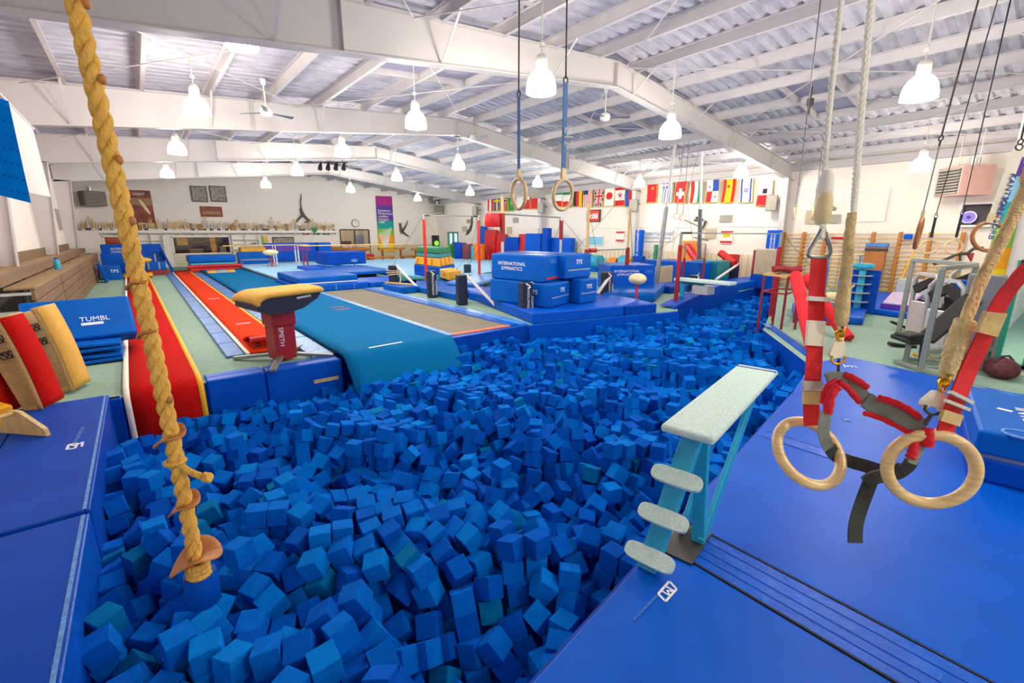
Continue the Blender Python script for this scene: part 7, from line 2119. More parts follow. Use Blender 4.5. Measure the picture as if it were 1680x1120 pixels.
290,515,28,-11,-3,-26,544,291,35,-11,-5,-48,282,431,17,-44,17,-30,344,384,23,-43,-14,-39,256,463,45,22,44,24,436,452,36,-15,-41,-7,385,488,20,-9,-41,-8,372,510,28,-9,3,-3,258,553,23,-2,-44,-5,567,334,13,17,39,40,498,355,25,48,2,35,
286,169,51,-26,-38,31,263,626,37,7,9,39,530,551,12,-12,59,-1,-15,597,37,24,-9,-46,791,255,23,12,15,44,418,493,22,29,-28,32,186,515,27,31,20,6,477,504,20,3,2,-59,315,453,21,-39,37,18,177,209,51,38,6,2,358,232,53,-9,19,1,333,533,28,-14,-33,36,
407,188,11,46,5,1,211,721,47,10,-21,16,304,218,43,52,7,2,691,234,4,4,-45,0,576,296,13,-28,33,-34,600,318,13,9,6,-59,-34,429,47,-32,27,-26,541,209,57,42,-16,14,624,484,19,33,35,25,421,538,24,1,60,-2,414,251,9,35,14,-1,-42,264,10,-59,-12,0,
536,372,12,2,2,33,143,496,40,48,-5,10,-13,581,43,-23,19,26,99,683,52,-15,48,-13,102,373,27,44,15,-38,332,584,26,-8,6,-42,313,651,32,37,-46,6,629,238,28,24,-54,-12,250,263,43,34,-45,2,166,329,24,-34,43,-18,443,356,29,-38,46,-2,
559,349,14,24,-36,-40,416,406,30,-24,-14,19,142,165,55,23,41,-35,651,242,25,-36,18,-23,730,299,36,-7,21,54,246,436,47,11,52,6,618,508,18,-2,5,4,-7,710,48,-18,-5,37,444,470,22,20,-36,-35,273,690,29,-4,43,-3,628,223,69,-28,33,-22,
220,445,30,15,30,-23,413,189,45,-39,-43,1,119,680,53,33,-15,-47,595,247,25,30,-28,-28,689,363,17,-2,42,-43,437,492,23,-39,18,-18,35,260,25,7,6,26,295,491,26,10,27,-26,438,194,54,-57,19,2,191,196,51,-40,10,-5,782,322,19,-2,1,37,
532,472,19,-30,35,-29,502,644,17,59,4,-2,88,209,52,-14,1,17,727,342,25,-11,35,-47,273,340,37,55,0,-23,575,213,65,-5,-4,45,180,446,47,-21,-38,-9,400,481,24,-46,1,-14,222,552,25,9,-43,6,348,589,26,26,31,-34,247,631,37,-37,45,14,
614,248,14,-23,40,-29,732,349,9,33,-9,-35,234,170,53,-3,-38,-13,177,472,33,-37,-21,29,446,242,25,42,24,19,346,300,34,-7,10,-10,55,337,30,-20,28,-9,234,683,51,23,-16,-3,217,787,49,-2,-1,-42,623,286,11,8,59,4,529,335,30,-38,-24,36,
546,520,30,-40,-32,-15,355,703,26,-42,-15,-1,774,350,13,-33,-14,-33,324,420,15,-32,-34,-37,192,205,67,32,-24,33,139,270,45,-46,-8,7,485,287,35,-33,-27,26,172,277,30,-42,-5,-14,767,331,20,41,-43,2,247,501,26,-43,-5,7,189,559,24,2,2,40,
622,557,23,6,8,43,60,669,42,45,-16,-29,637,622,18,2,-2,-4,268,729,40,-26,-37,-3,365,377,21,48,7,-31,61,368,38,-32,-23,27,262,377,38,-14,-4,18,28,587,32,-5,46,-34,698,493,24,24,-55,0,222,514,26,-42,8,42,409,267,8,-48,36,-1,
47,372,31,-48,-35,9,690,427,7,-3,-40,1,323,255,43,-25,-32,34,505,415,24,57,19,-1,684,512,25,35,3,-49,297,623,43,-12,27,46,403,356,24,46,-3,-23,970,370,26,-32,-37,-25,1,672,55,-22,-48,10,276,670,34,6,31,21,366,639,26,41,-19,-16,
778,383,5,-30,26,-29,958,391,10,-18,-38,-17,25,247,26,-40,-21,21,700,264,16,-41,14,36,420,319,19,-28,-53,-2,-34,501,47,43,18,25,251,645,32,44,27,25,683,408,5,-33,-50,3,329,475,22,-12,-6,-21,382,232,49,3,-60,1,77,646,56,-5,54,-21,
526,550,27,3,43,42,641,228,30,25,-33,10,712,355,18,-3,1,-34,430,393,28,19,-54,15,-26,530,49,28,29,-40,444,601,18,14,37,41,343,191,57,-32,-11,-16,408,188,27,-1,6,-60,190,244,25,-5,-7,-45,796,311,20,-28,32,26,245,408,48,-10,-32,41,
794,524,24,46,2,37,227,772,51,-43,10,20,133,266,29,-11,-43,-1,2,287,24,41,-4,44,219,317,39,30,3,-17,869,283,28,-46,-19,34,690,442,24,12,-43,40,250,750,48,-3,-43,25,401,310,22,23,-42,-31,455,703,34,-3,1,-16,214,355,44,40,31,24,
502,373,24,6,4,59,680,400,19,42,-8,40,205,535,25,30,34,29,510,593,44,6,31,-44,597,343,15,28,-4,2,175,233,53,-8,1,15,640,228,47,-7,-28,-14,221,704,53,-39,38,11,745,308,25,17,19,31,579,528,25,-23,-47,26,390,564,26,41,6,-42,
464,683,31,-25,-1,-20,439,734,41,-1,-20,-31,173,369,34,-2,56,12,653,450,35,-29,-50,17,927,424,13,-8,22,-46,255,299,46,-45,-7,-11,596,248,41,-23,38,22,367,340,42,-38,29,-31,572,541,17,-10,-1,-56,769,591,25,-6,2,-4,556,637,32,43,37,-16,
615,645,28,43,38,-17,149,703,35,3,54,25,489,694,32,-16,19,-32,620,247,40,7,0,24,708,357,2,27,-30,27,813,338,12,3,-10,28,980,381,14,-19,13,-29,286,258,56,30,-35,33,229,224,45,-23,-16,-42,315,286,50,52,10,21,501,623,32,25,25,-29,
231,219,30,53,-6,-5,435,430,36,25,31,12,275,452,38,25,-10,41,548,471,15,-44,1,41,445,562,23,14,34,-21,694,383,4,-26,34,-36,195,469,26,9,46,-33,135,544,46,59,0,-8,93,566,55,-9,-49,-24,157,530,38,50,-26,-15,205,556,25,-41,2,43,
223,572,24,-27,31,-30,732,656,24,-4,45,2,801,292,30,53,-5,11,82,360,26,-4,-58,-1,550,362,12,-1,1,57,108,224,64,11,57,-4,343,221,57,-29,-48,18,102,461,43,34,2,23,585,412,24,27,32,42,674,454,31,-17,6,-31,400,540,25,41,0,2,
343,631,27,-37,-21,-37,492,807,24,-32,-32,24,150,197,62,-10,-56,18,520,207,43,26,-40,29,94,593,50,-54,18,-15,120,596,36,-33,33,-36,444,225,25,-37,-20,25,359,447,22,6,30,40,414,453,43,-24,-8,13,688,422,22,53,28,-5,963,485,21,-32,3,-11,
355,568,27,46,-12,32,446,582,21,-41,25,27,960,566,26,54,-1,-11,634,656,18,-3,-3,20,243,728,50,36,7,-6,-16,378,48,-36,-17,18,96,542,57,-40,44,0,251,207,38,7,48,-35,353,320,40,11,51,27,43,323,37,42,17,7,21,351,42,50,-1,7,167,547,38,-57,14,12,
467,443,26,-31,48,18,239,517,26,4,43,41,1005,532,14,-43,-42,3,337,707,31,26,-36,35,110,784,50,-23,-41,36,613,273,13,4,38,46,957,414,9,50,-34,-2,252,334,29,3,-2,58,687,420,37,-5,1,-39,524,411,25,34,25,27,488,438,24,-33,-26,29,
694,683,20,-4,-1,-60,120,743,43,49,28,3,102,644,56,-11,-51,19,233,184,38,35,32,-29,491,398,38,-58,-16,4,209,427,48,-46,-7,-37,389,318,32,1,-37,30,739,519,21,49,35,1,537,664,26,-50,3,-33,467,749,29,-30,38,17,511,803,24,36,-4,47,
598,805,25,24,-29,37,496,315,44,1,-37,18,144,367,18,42,29,-29,157,467,46,-43,-3,5,195,215,38,-25,34,-38,301,395,44,0,-57,19,616,490,33,-33,35,-29,312,606,42,-9,9,-39,486,421,24,-1,3,4,239,460,45,-7,-47,-32,490,460,24,57,18,-5,
704,464,25,-39,12,43,352,538,22,0,-43,-41,581,560,16,-45,-10,-38,554,820,21,-9,-42,-7,556,210,63,-19,39,40,205,304,30,-15,-1,58,700,337,36,22,-46,-26,281,275,56,-37,19,23,179,173,48,1,-41,3,676,397,34,-5,-41,-1,687,437,40,40,-43,-9,
439,469,37,11,43,40,51,626,43,-24,11,-4,355,348,27,39,43,-16,297,428,37,-31,-23,44,833,496,28,-13,51,12,372,526,28,56,1,19,221,531,26,-29,31,-31,465,559,35,19,38,28,207,572,24,-41,1,-1,434,698,42,-27,35,-2,899,402,26,31,30,7,
99,411,31,-13,26,46,204,375,53,-7,-57,-18,140,470,51,-17,16,43,103,505,44,41,-16,-17,542,263,42,-59,1,11,125,492,45,-27,47,16,130,700,50,-12,43,-7,428,249,24,5,-37,-43,344,487,28,-27,-43,-25,515,484,27,50,2,-12,849,523,28,53,-27,5,
114,712,39,-52,8,-10,522,719,27,38,17,43,503,283,36,29,-23,37,819,287,27,6,-57,-12,762,391,7,-2,-1,60,403,459,32,1,-23,-45,108,280,66,2,-9,34,137,484,58,7,-55,-23,110,558,57,-46,-33,19,458,200,70,-29,-31,-28,558,251,38,6,43,-11,
-2,392,34,-1,-42,-42,135,572,39,-46,19,0,131,627,37,-11,-38,43,72,453,24,-34,28,23,542,448,19,-3,60,4,637,477,34,-55,-9,-21,271,524,38,4,-2,-37,598,495,28,9,10,12,1006,505,14,-25,-33,34,291,642,44,36,22,5,602,674,28,25,-52,12,
594,302,13,33,-28,-30,746,329,26,-42,21,-31,741,426,9,34,-25,-22,828,418,11,-25,35,34,148,425,48,-8,43,-40,-51,541,51,12,-30,47,314,421,32,17,-47,-21,273,472,37,35,46,-14,-17,472,41,-39,-36,18,388,503,21,34,-50,2,452,514,24,14,-46,-33,
935,572,15,-22,-38,37,519,611,37,22,-18,-10,426,610,22,7,46,-37,-15,729,54,21,-4,37,452,792,34,39,39,16,634,269,17,-21,53,6,259,719,49,19,-23,29,-5,749,58,38,-26,-37,325,238,56,-3,-26,-8,94,428,35,35,-28,-14,369,544,24,-45,6,0,
620,528,22,49,-32,-13,621,576,21,-2,2,-60,0,598,43,52,12,-17,132,645,27,33,-40,20,340,680,30,-15,-7,1,267,703,42,58,7,13,610,751,28,11,-52,-26,459,767,36,28,1,52,487,759,29,-32,30,18,181,347,37,-17,37,-34,905,426,27,-21,5,-41,
386,192,51,-46,7,-36,-49,519,63,-3,54,-14,117,282,42,7,-48,11,505,303,36,-43,-11,-40,285,408,38,42,12,39,47,723,52,42,-40,2,674,381,18,-29,-32,-27,1092,445,21,54,-25,-8,744,485,28,-3,-50,9,960,505,21,-57,-16,6,979,540,13,-1,0,-58,
394,612,24,41,44,5,540,716,23,2,-5,0,112,665,58,-52,4,15,457,195,40,-59,-8,1,406,242,22,-58,16,2,643,462,38,34,23,-5,460,500,26,32,-23,-17,778,566,25,0,7,23,365,585,27,31,29,27,960,680,23,-31,-26,31,411,755,42,-6,-55,-20,527,770,30,56,-17,2,
886,745,21,3,-60,2,661,235,69,-16,-42,39,400,192,57,-42,39,18,420,438,46,27,10,49,149,239,38,-40,-33,-27,391,518,23,-10,-41,-5,433,521,30,-47,-28,-18,654,526,23,0,0,-34,1177,518,20,31,-33,21,554,660,31,0,30,-52,328,666,32,-9,-1,15,
1034,671,17,-38,20,35,595,286,13,43,5,6,808,321,4,39,19,-37,208,387,43,38,-40,-24,604,449,46,15,-39,-41,155,482,46,-38,-47,2,620,471,41,-35,-2,-45,20,508,37,35,48,11,961,387,25,-23,-36,-22,835,462,19,-6,-39,44,1121,502,22,42,10,-41,
671,526,23,42,10,-41,1158,555,17,-42,-6,5,328,643,34,25,-5,-5,410,606,24,-38,4,-46,984,661,23,46,3,-37,524,700,28,-38,31,21,552,698,24,-10,3,36,910,673,27,17,-41,40,370,674,25,38,-28,-30,234,742,52,32,-21,35,588,821,23,-5,1,-41,
249,226,40,-40,-20,36,690,357,32,52,29,-2,311,641,44,33,-48,7,210,681,54,16,-42,40,492,203,27,34,-34,-32,973,366,40,44,-10,-39,42,425,29,10,18,-41,406,556,25,42,-6,-5,423,556,24,37,24,-32,383,581,26,13,39,41,1112,699,19,-7,-39,43,
908,735,26,42,-1,-41,440,766,38,53,-15,10,577,272,11,20,-36,-36,388,284,10,4,52,-22,157,413,44,-36,21,36,577,253,39,-29,33,-34,513,346,36,33,33,-26,434,489,38,0,0,43,1055,477,32,-38,-21,-33,624,623,43,-38,-44,-12,1054,657,31,2,-2,-17,
239,708,55,-46,36,12,6,256,28,-8,43,1,651,545,23,-27,36,-29,1285,546,29,-6,60,2,398,591,25,-57,-17,-4,269,645,37,4,-41,43,1154,645,19,46,1,38,568,698,25,-5,40,-9,516,785,38,-1,-22,8,312,316,47,-8,-12,-57,529,598,46,-36,-39,-11,
493,205,43,0,-48,-14,208,456,37,-44,24,-25,813,523,24,-25,-36,-20,1304,531,28,0,-1,45,807,557,27,-39,-46,2,761,608,27,29,-9,-51,688,752,25,-23,39,25,69,272,27,-27,11,25,593,268,12,-47,-37,1,732,323,36,-11,-51,-27,529,319,28,21,-14,-54,
745,389,9,-28,39,25,-49,440,60,52,27,6,708,351,32,17,-36,18,236,347,39,-6,14,-46,552,627,43,35,-8,-45,165,313,25,-60,7,-2,436,325,19,43,11,-40,827,311,28,15,10,-41,839,477,21,-4,-2,-50,913,495,23,-15,-43,38,207,517,24,34,-49,0,
282,557,28,45,-5,-24,654,572,21,-44,-6,-41,886,573,21,-6,41,-41,374,618,26,40,-4,44,1064,639,31,-37,-17,-41,111,757,49,-3,27,-26,688,734,26,52,-16,-25,478,792,35,-29,-31,-22,826,350,13,30,-20,48,124,283,55,-6,-8,33,85,234,43,32,6,21,
705,264,30,-27,53,0,934,574,30,-2,-2,25,78,706,54,-45,-31,-9,920,411,23,23,-33,22,1250,514,37,13,-36,44,406,574,25,36,23,24,379,601,27,31,-30,31,629,638,35,38,25,35,305,694,33,39,0,45,532,734,23,10,-45,12,264,758,44,-21,38,10,
578,347,13,21,55,8,748,406,8,59,-11,-4,905,452,20,55,19,-10,159,172,62,-2,42,-43,173,241,40,43,-10,-41,307,363,36,32,-1,-2,567,542,31,48,2,35,590,649,43,-16,5,1,427,748,44,-34,41,22,642,755,35,31,25,-36,823,266,28,-19,36,-23,
184,327,30,39,43,5,371,424,26,-15,6,43,205,474,36,-6,24,15,1113,472,24,-29,-52,-1,672,569,20,35,27,-31,427,591,27,-32,-19,-16,982,642,26,35,47,-6,349,646,27,-1,-2,58,685,701,20,-35,25,37,78,760,47,41,-33,-13,536,758,23,19,-40,23,
625,761,20,35,-17,-16,625,821,25,30,-29,-28,881,389,32,-8,-26,31,949,339,47,6,-23,23,569,361,13,9,3,-54,159,212,56,57,-3,-6,234,480,42,-42,27,-25,563,521,32,47,-34,-1,201,719,59,-6,-55,14,613,712,43,-18,15,-21,461,742,43,37,-2,41,
680,718,36,-6,-40,-3,526,765,44,-48,11,-16,679,233,21,-1,-6,30,286,306,57,29,31,-30,917,511,21,23,-37,-38,542,537,39,-46,13,29,1346,562,21,18,34,40,115,617,41,-55,14,12,744,614,25,26,37,22,1342,582,20,-27,-32,-31,709,683,22,-4,1,-39,
908,689,25,-51,-3,-30,990,711,22,29,28,29,875,685,31,-18,-1,9,341,449,18,-18,40,37,304,302,58,46,1,38,325,191,59,34,-36,-25,193,241,40,27,-24,35,251,483,43,-38,22,-30,1077,507,37,-3,-18,-46,576,560,31,3,3,59,245,652,44,35,-44,-19,
284,655,40,-5,3,-26,511,206,31,-34,-34,15,921,440,24,-42,13,-20,624,446,40,58,2,14,57,457,31,-9,-10,-10,734,503,27,18,-33,32,701,517,26,-12,47,6,1056,521,19,13,41,41,1225,561,24,-2,5,10,190,576,25,-6,3,-45,638,570,22,-41,1,4,
64,639,39,-2,16,-46,348,606,27,-2,3,2,575,628,46,-52,7,-7,1054,589,22,48,3,-7,1071,583,19,3,-4,35,1110,589,15,30,-32,-32,750,654,25,18,39,-22,100,719,43,-29,44,9,1152,687,32,-42,29,-6,760,702,27,-28,7,-20,731,406,10,41,-43,0,
-35,412,61,-18,-57,-4,-34,430,62,-11,-41,-12,175,467,47,36,-10,-10,116,589,49,-11,12,-4,506,642,32,31,-20,36,178,757,59,45,7,-26,680,750,38,-32,-50,5,914,394,25,16,57,-12,865,514,25,-14,41,11,807,540,25,-4,-1,-41,1073,519,21,-34,-23,21,
1090,513,21,44,6,6,669,546,22,43,2,4,753,631,25,-4,1,-48,1375,637,21,-2,1,-19,322,690,32,32,31,20,627,716,35,33,27,-7,673,681,28,-57,8,13,1362,720,24,2,2,59,549,416,36,-31,-36,32,758,420,7,46,39,0,971,403,9,2,-3,12,155,237,55,-9,26,-53,
28,315,41,-39,29,-13,278,625,48,-45,-39,-2,60,704,50,-23,-1,-37,74,379,27,-53,-28,-6,931,524,19,19,-44,22,372,562,25,56,-21,0,637,588,20,0,-4,59,929,613,30,1,-57,-3,499,670,37,32,42,28,69,732,41,-49,-15,-32,664,732,45,25,6,-18,
982,727,22,-2,40,-44,851,460,20,25,-35,24,376,228,63,13,-37,14,211,238,40,-31,-37,-21,932,330,51,-6,-52,23,729,655,38,1,5,37,550,819,36,-19,39,17,442,199,24,-41,-44,1,544,350,30,-37,26,27,958,412,25,43,3,1,17,490,37,-6,-17,44,
1438,607,21,-33,50,-2,694,599,24,28,-42,6,521,683,29,-38,-26,32,358,658,27,11,40,42,782,685,23,-31,26,30,193,766,60,25,-52,-14,393,789,47,-8,10,37,228,251,26,-21,36,-13,727,242,44,3,-1,-40,787,339,18,10,41,43,620,318,16,18,50,-24,
86,634,61,-33,43,-26,157,150,47,-14,-39,41,997,485,29,42,-8,42,538,654,43,-30,44,20,610,638,41,-14,-33,5,1094,630,37,32,40,-27,1298,739,33,-24,-32,35,421,221,29,26,-18,-1,939,350,51,39,5,28,331,412,25,-22,-49,-11,143,443,51,-22,31,-9,
317,496,27,39,-41,-19,254,685,52,15,28,-34,384,632,26,-26,32,15,576,752,26,-41,-30,21,628,779,21,15,58,-6,763,344,30,-2,57,-9,135,222,63,41,-21,-38,156,224,64,57,0,1,607,224,68,33,-31,25,106,247,65,22,18,30,50,646,52,-6,-22,-35,
809,258,48,4,0,-59,258,417,48,19,-55,7,703,494,39,-46,-39,3,151,636,38,-25,33,-36,391,687,35,37,47,5,420,723,46,23,15,-33,440,791,43,-33,-44,14,474,201,43,34,-35,19,97,324,25,-34,-23,27,807,388,18,40,-7,44,12,523,36,-29,5,-52,
363,602,27,2,-60,0,1589,620,47,-28,-14,3,1387,693,30,-34,28,-38,863,397,33,-14,-48,-8,294,464,27,26,11,7,338,280,45,-31,32,-32,747,245,46,8,42,-39,290,340,46,29,30,-33,774,569,39,30,-26,28,349,588,42,24,33,-32,533,571,41,30,29,37,
298,661,42,38,-15,38,602,667,42,1,16,57,870,311,38,-34,-42,-22,656,433,39,-52,-12,-27,92,460,30,-45,37,-12,713,480,29,11,44,29,863,496,24,-4,0,2,1270,508,37,-38,34,-15,343,555,34,-32,-6,27,536,618,44,0,56,21,1293,588,27,-6,-59,6,
1293,605,24,3,-4,-7,211,650,49,-10,-6,12,739,702,25,44,40,0,909,713,27,22,54,-10,661,751,35,54,-21,7,1311,748,19,49,-35,-3,422,205,53,-35,-14,28,178,484,48,-38,11,45,-44,536,64,-43,-35,20,-28,552,52,41,-3,44,355,278,32,-44,-41,6,
210,247,25,24,13,9,697,234,18,-40,-7,1,421,347,26,-14,12,32,684,553,21,46,3,-39,858,557,27,44,40,7,1347,535,28,-29,0,-52,431,573,25,14,-55,-9,1178,592,21,-26,-34,-14,1421,585,19,-38,23,-23,1150,668,40,-11,-33,-24,106,180,44,-29,-43,-29,
308,205,49,17,-26,-2,692,250,33,-36,-9,8,788,258,40,-22,-52,12,749,355,12,-33,-49,-10,617,406,32,-30,-17,-41,26,421,32,23,38,23,307,335,46,34,-8,-10,28,572,45,47,-2,1,-40,650,37,38,-24,-19,78,683,51,-28,5,-27,269,182,22,47,-3,6,
757,250,34,-57,-6,-17,762,280,34,45,4,29,846,440,24,37,-8,-46,691,477,40,14,-10,2,656,482,38,-44,7,26,509,552,42,-60,1,3,689,575,19,1,0,-37,1573,624,33,22,-20,-4,1606,649,20,-4,5,-40,195,667,51,6,-43,-41,784,669,25,-2,-44,-5,
1414,670,23,-38,47,-2,317,708,34,-9,4,59,799,681,22,-60,-4,-3,832,672,37,-31,46,18,861,715,37,-16,-22,-42,662,231,39,4,-1,-54,801,275,36,26,17,48,929,378,32,28,50,-17,437,203,69,-1,-60,-1,351,248,60,-23,38,31,1288,739,47,-1,3,-12,
722,337,41,57,10,13,186,539,38,-5,-1,-56,577,576,44,37,11,-13,202,785,63,41,9,3,729,246,59,-34,49,0,527,448,20,-25,-30,-33,785,592,27,-30,37,25,912,637,39,-8,-55,15,1183,641,25,37,-46,1,451,635,29,47,-26,-6,679,635,30,22,35,-16,
1402,685,24,-9,-42,-1,1596,678,22,-39,5,45,303,709,41,-6,-9,-4,1377,714,26,-1,6,59,275,747,41,-7,-3,-23,69,775,50,-43,-25,-22,99,775,56,-19,-48,-16,299,759,47,-51,13,18,854,274,34,4,49,-34,355,423,26,-23,17,39,95,233,56,-33,28,14,
736,285,46,-18,-10,-46,113,457,54,27,-1,53,156,278,43,6,-8,-43,357,522,36,3,-44,-40,52,514,32,-1,40,45,169,651,37,36,20,22,88,308,29,4,37,-46,973,401,24,17,-41,15,59,427,24,1,42,43,882,480,24,-2,1,-5,717,504,27,16,-22,32,755,532,23,36,19,28,
464,585,29,20,-23,43,701,551,23,-35,24,27,1110,552,18,-31,-30,27,799,579,27,38,-5,-1,201,595,31,-5,-28,-6,854,593,29,-26,-52,-13,1432,628,22,-1,1,58,945,637,35,-29,47,-23,928,659,40,-21,6,56,48,770,51,20,56,-8,557,757,26,-13,7,55,
885,431,30,20,-40,24,579,386,23,-39,-14,3,722,435,12,-12,-3,5,10,415,32,-26,-30,-27,38,632,59,-20,-38,-18,6,357,50,2,14,-58,120,567,48,55,-12,-14,684,234,35,-17,36,-37,850,268,65,-3,43,-41,755,302,35,-32,27,7,340,518,36,-27,-30,37,
789,514,37,-6,-59,8,596,528,37,-22,50,-23,942,595,31,26,-31,-32,947,655,36,-6,8,-7,1111,700,34,4,44,-8,885,750,36,-3,-1,-60,221,439,44,31,-30,-15,266,492,33,-30,-42,-15,877,530,27,1,-11,8,37,530,43,-28,-49,4,246,612,42,8,6,24,
789,608,28,60,-6,2,822,608,28,-11,-48,35,1129,691,35,-26,-49,20,358,685,41,-23,32,-28,886,662,38,-30,10,-32,480,718,37,-15,47,10,857,677,39,-38,35,29,149,785,60,-41,30,9,341,728,35,15,-4,-10,552,780,22,32,21,19,641,803,26,14,-9,-56,
487,251,27,12,53,-6,544,285,51,-9,1,-59,308,381,37,24,39,18,-12,563,51,-2,-4,55,782,319,34,-1,-2,-49,1024,592,35,0,3,-56,639,620,33,33,-28,-28,453,675,44,-58,2,11,939,673,36,-28,35,28,505,702,37,58,13,-7,285,227,46,55,-12,1,
116,336,28,-42,-4,-4,65,530,38,52,-1,-9,1039,528,19,-46,-10,-32,1280,562,28,1,0,-60,74,620,57,-1,42,27,835,596,28,-29,31,21,1290,625,26,-3,-17,32,301,728,43,14,14,-46,567,735,30,-21,-45,-28,1342,738,40,-33,16,8,298,438,26,36,4,43,
368,269,64,-22,37,-38,135,518,59,44,5,34,680,237,51,8,38,43,27,514,50,-22,29,-30,501,618,46,6,-9,-59,185,257,40,25,-29,37,278,439,46,-15,15,38,487,418,39,-4,-60,2,331,581,42,5,-40,43,755,576,37,-22,40,-37,110,300,29,-35,25,26,
685,268,39,15,-11,8,116,354,26,-21,35,24,563,349,29,5,-9,11,629,346,21,4,-4,-9,1097,463,32,-11,51,-29,685,534,23,34,-19,41,1156,527,32,5,3,-10,865,575,28,-21,27,-26,171,633,34,-1,26,1,1432,651,23,-47,4,37,16,741,46,-39,1,43,
1430,772,33,-4,-29,-1,669,322,35,-23,-18,-51,230,398,47,34,-2,-31,110,299,68,10,58,-4,-46,556,68,57,18,-1,7,659,61,-24,15,45,304,278,56,-54,-19,-14,-50,338,54,-45,10,35,51,518,47,-23,-40,33,552,613,51,-19,3,-5,152,252,47,-52,4,-12,
402,427,45,-50,21,-20,480,502,35,34,-27,36,699,516,41,-48,-9,-35,154,562,38,5,-41,41,331,607,41,44,-40,0,-39,670,46,18,53,7,40,740,56,16,-30,29,870,699,39,43,-32,19,613,772,36,-5,-6,-58,46,222,25,40,-4,44,95,341,25,59,-3,-8,
331,433,20,36,20,-39,383,468,31,47,35,8,814,499,41,31,-40,4,8,543,46,44,-22,-27,26,553,48,-22,-4,-19,1489,610,25,-13,29,1,806,617,28,2,-1,-27,958,622,33,8,-16,52,730,674,39,36,-21,34,765,661,26,-39,-12,13,1381,672,34,32,-16,13,
1570,683,26,20,-44,34,126,774,51,22,53,-1,509,821,25,-28,21,-31,-18,310,39,-19,34,34,1064,424,29,13,1,-25,14,700,70,2,-53,-28,424,228,54,-44,-9,15,813,263,62,39,-3,45,346,586,56,38,6,-46,209,201,45,-17,-4,-1,456,199,55,-40,-45,1,
169,260,41,40,43,6,310,344,34,35,12,5,674,380,33,-43,9,-9,1261,508,49,-15,-41,-41,983,523,28,4,42,-6,1205,560,38,-1,-44,-38,326,634,46,-21,-40,8,1040,674,32,5,-42,-43,365,703,38,20,31,-13,79,326,23,2,45,40,515,361,26,-48,-35,-1,
749,361,26,-2,-11,59,1144,465,28,49,13,-32,885,515,26,-35,-11,-47,841,557,28,32,27,-26,1323,532,31,45,-1,17,322,567,46,-44,-8,-14,705,584,20,-3,-3,-20,1377,618,29,-47,-10,-35,770,624,26,5,1,60,1415,653,23,-5,-43,-2,926,690,25,2,-59,9,
1535,774,37,28,15,-8,247,387,43,19,37,-20,349,439,34,57,14,9,537,330,44,-16,-6,-10,491,353,39,35,-6,-48,5,342,41,12,-17,48,185,370,47,45,-31,-10,-24,456,35,28,1,53,418,491,37,45,-39,2,934,492,37,-37,-32,22,1097,509,37,29,-32,-26,
655,571,36,27,31,-31,1154,647,35,22,41,35,709,680,37,-24,-35,-19,754,691,40,-12,-41,-15,879,676,43,-53,-8,8,903,691,39,4,51,-7,479,740,41,-8,-5,-20,1357,722,38,-3,1,-45,30,755,62,-8,-4,-31,1394,755,38,-28,-25,37,216,226,26,-20,42,-23,
61,254,28,24,-46,-27,195,275,26,-2,42,38,724,314,46,27,46,12,864,275,49,-8,42,-38,43,355,30,48,1,-32,636,327,21,-37,16,37,805,325,19,-41,10,-12,510,396,30,40,-6,-38,161,382,24,-28,-32,17,311,474,33,-51,6,-13,878,497,25,30,-30,-29,
319,516,37,31,5,33,505,531,33,-42,-37,20,1241,529,42,-3,48,4,1070,539,19,6,7,-40,1242,557,26,60,4,-5,1298,563,27,44,-3,0,1170,607,27,8,17,46,790,627,28,-8,41,-43,1315,599,26,-53,-25,-8,1412,624,28,24,12,-47,1249,631,26,-30,29,-28,
1458,644,20,23,-37,-38,976,675,36,41,-8,37,953,701,29,-50,7,24,1689,659,35,21,23,48,717,724,24,40,-13,41,1449,708,20,-4,-42,41,413,789,55,9,48,-16,607,821,24,40,-44,-1,287,291,54,1,-56,1,634,426,38,-41,36,17,948,374,35,1,-37,16,
455,238,68,14,-21,30,-38,488,63,55,-25,-2,611,237,57,-44,5,-41,1559,629,43,20,-36,-37,702,236,33,8,-39,-45,73,297,40,-42,41,-9,415,340,42,13,-11,40,969,469,32,-39,2,-10,826,520,43,28,-41,-28,604,610,49,7,11,29,-5,634,50,8,-14,-48,
69,657,49,26,-19,8,1599,648,34,4,-38,6,1655,641,40,-34,24,37,635,675,36,54,-24,-11,1333,679,35,-44,-8,-39,613,743,40,-50,-15,20,538,754,38,28,53,2,623,759,35,15,37,-22,222,785,65,37,47,-4,304,259,49,-7,-29,-34,804,257,30,3,-27,6,
615,351,22,29,-34,-34,940,422,21,14,-19,-43,197,496,22,-20,-56,3,671,493,38,-5,5,-32,146,529,49,-12,-43,-37,250,531,32,2,-7,-47,840,539,29,5,-48,-36,1301,546,28,43,3,6,166,578,34,13,18,-49,815,576,30,45,39,6,832,577,31,-29,-35,-34,
1219,578,25,-9,-41,23,803,599,28,-37,47,-2,817,592,29,8,38,-1,1471,591,42,-52,-14,16,569,675,34,-7,-6,-8,1493,659,21,52,25,9,26,685,64,22,-16,-40,1459,679,19,40,45,3,-53,741,58,-18,35,-23,520,265,44,-52,20,-18,896,415,38,25,-15,13,
887,456,28,21,50,25,394,212,62,32,35,-35,706,239,47,-48,36,0,577,292,58,17,38,-19,41,322,52,3,7,24,513,571,49,-21,8,54,131,691,63,4,-31,28,122,251,55,-44,-29,-28,389,267,38,-26,-39,30,575,294,43,-42,12,-13,504,410,39,59,12,-1,
15,475,49,-3,-32,-46,1123,491,40,42,10,41,304,527,39,35,4,11,802,540,40,-13,43,8,1171,518,35,-58,13,6,338,552,49,12,-27,6,568,607,47,34,-38,26,1053,592,38,-35,20,-7,1493,586,50,39,-30,29,555,649,42,-14,-42,11,405,742,48,3,-19,56,
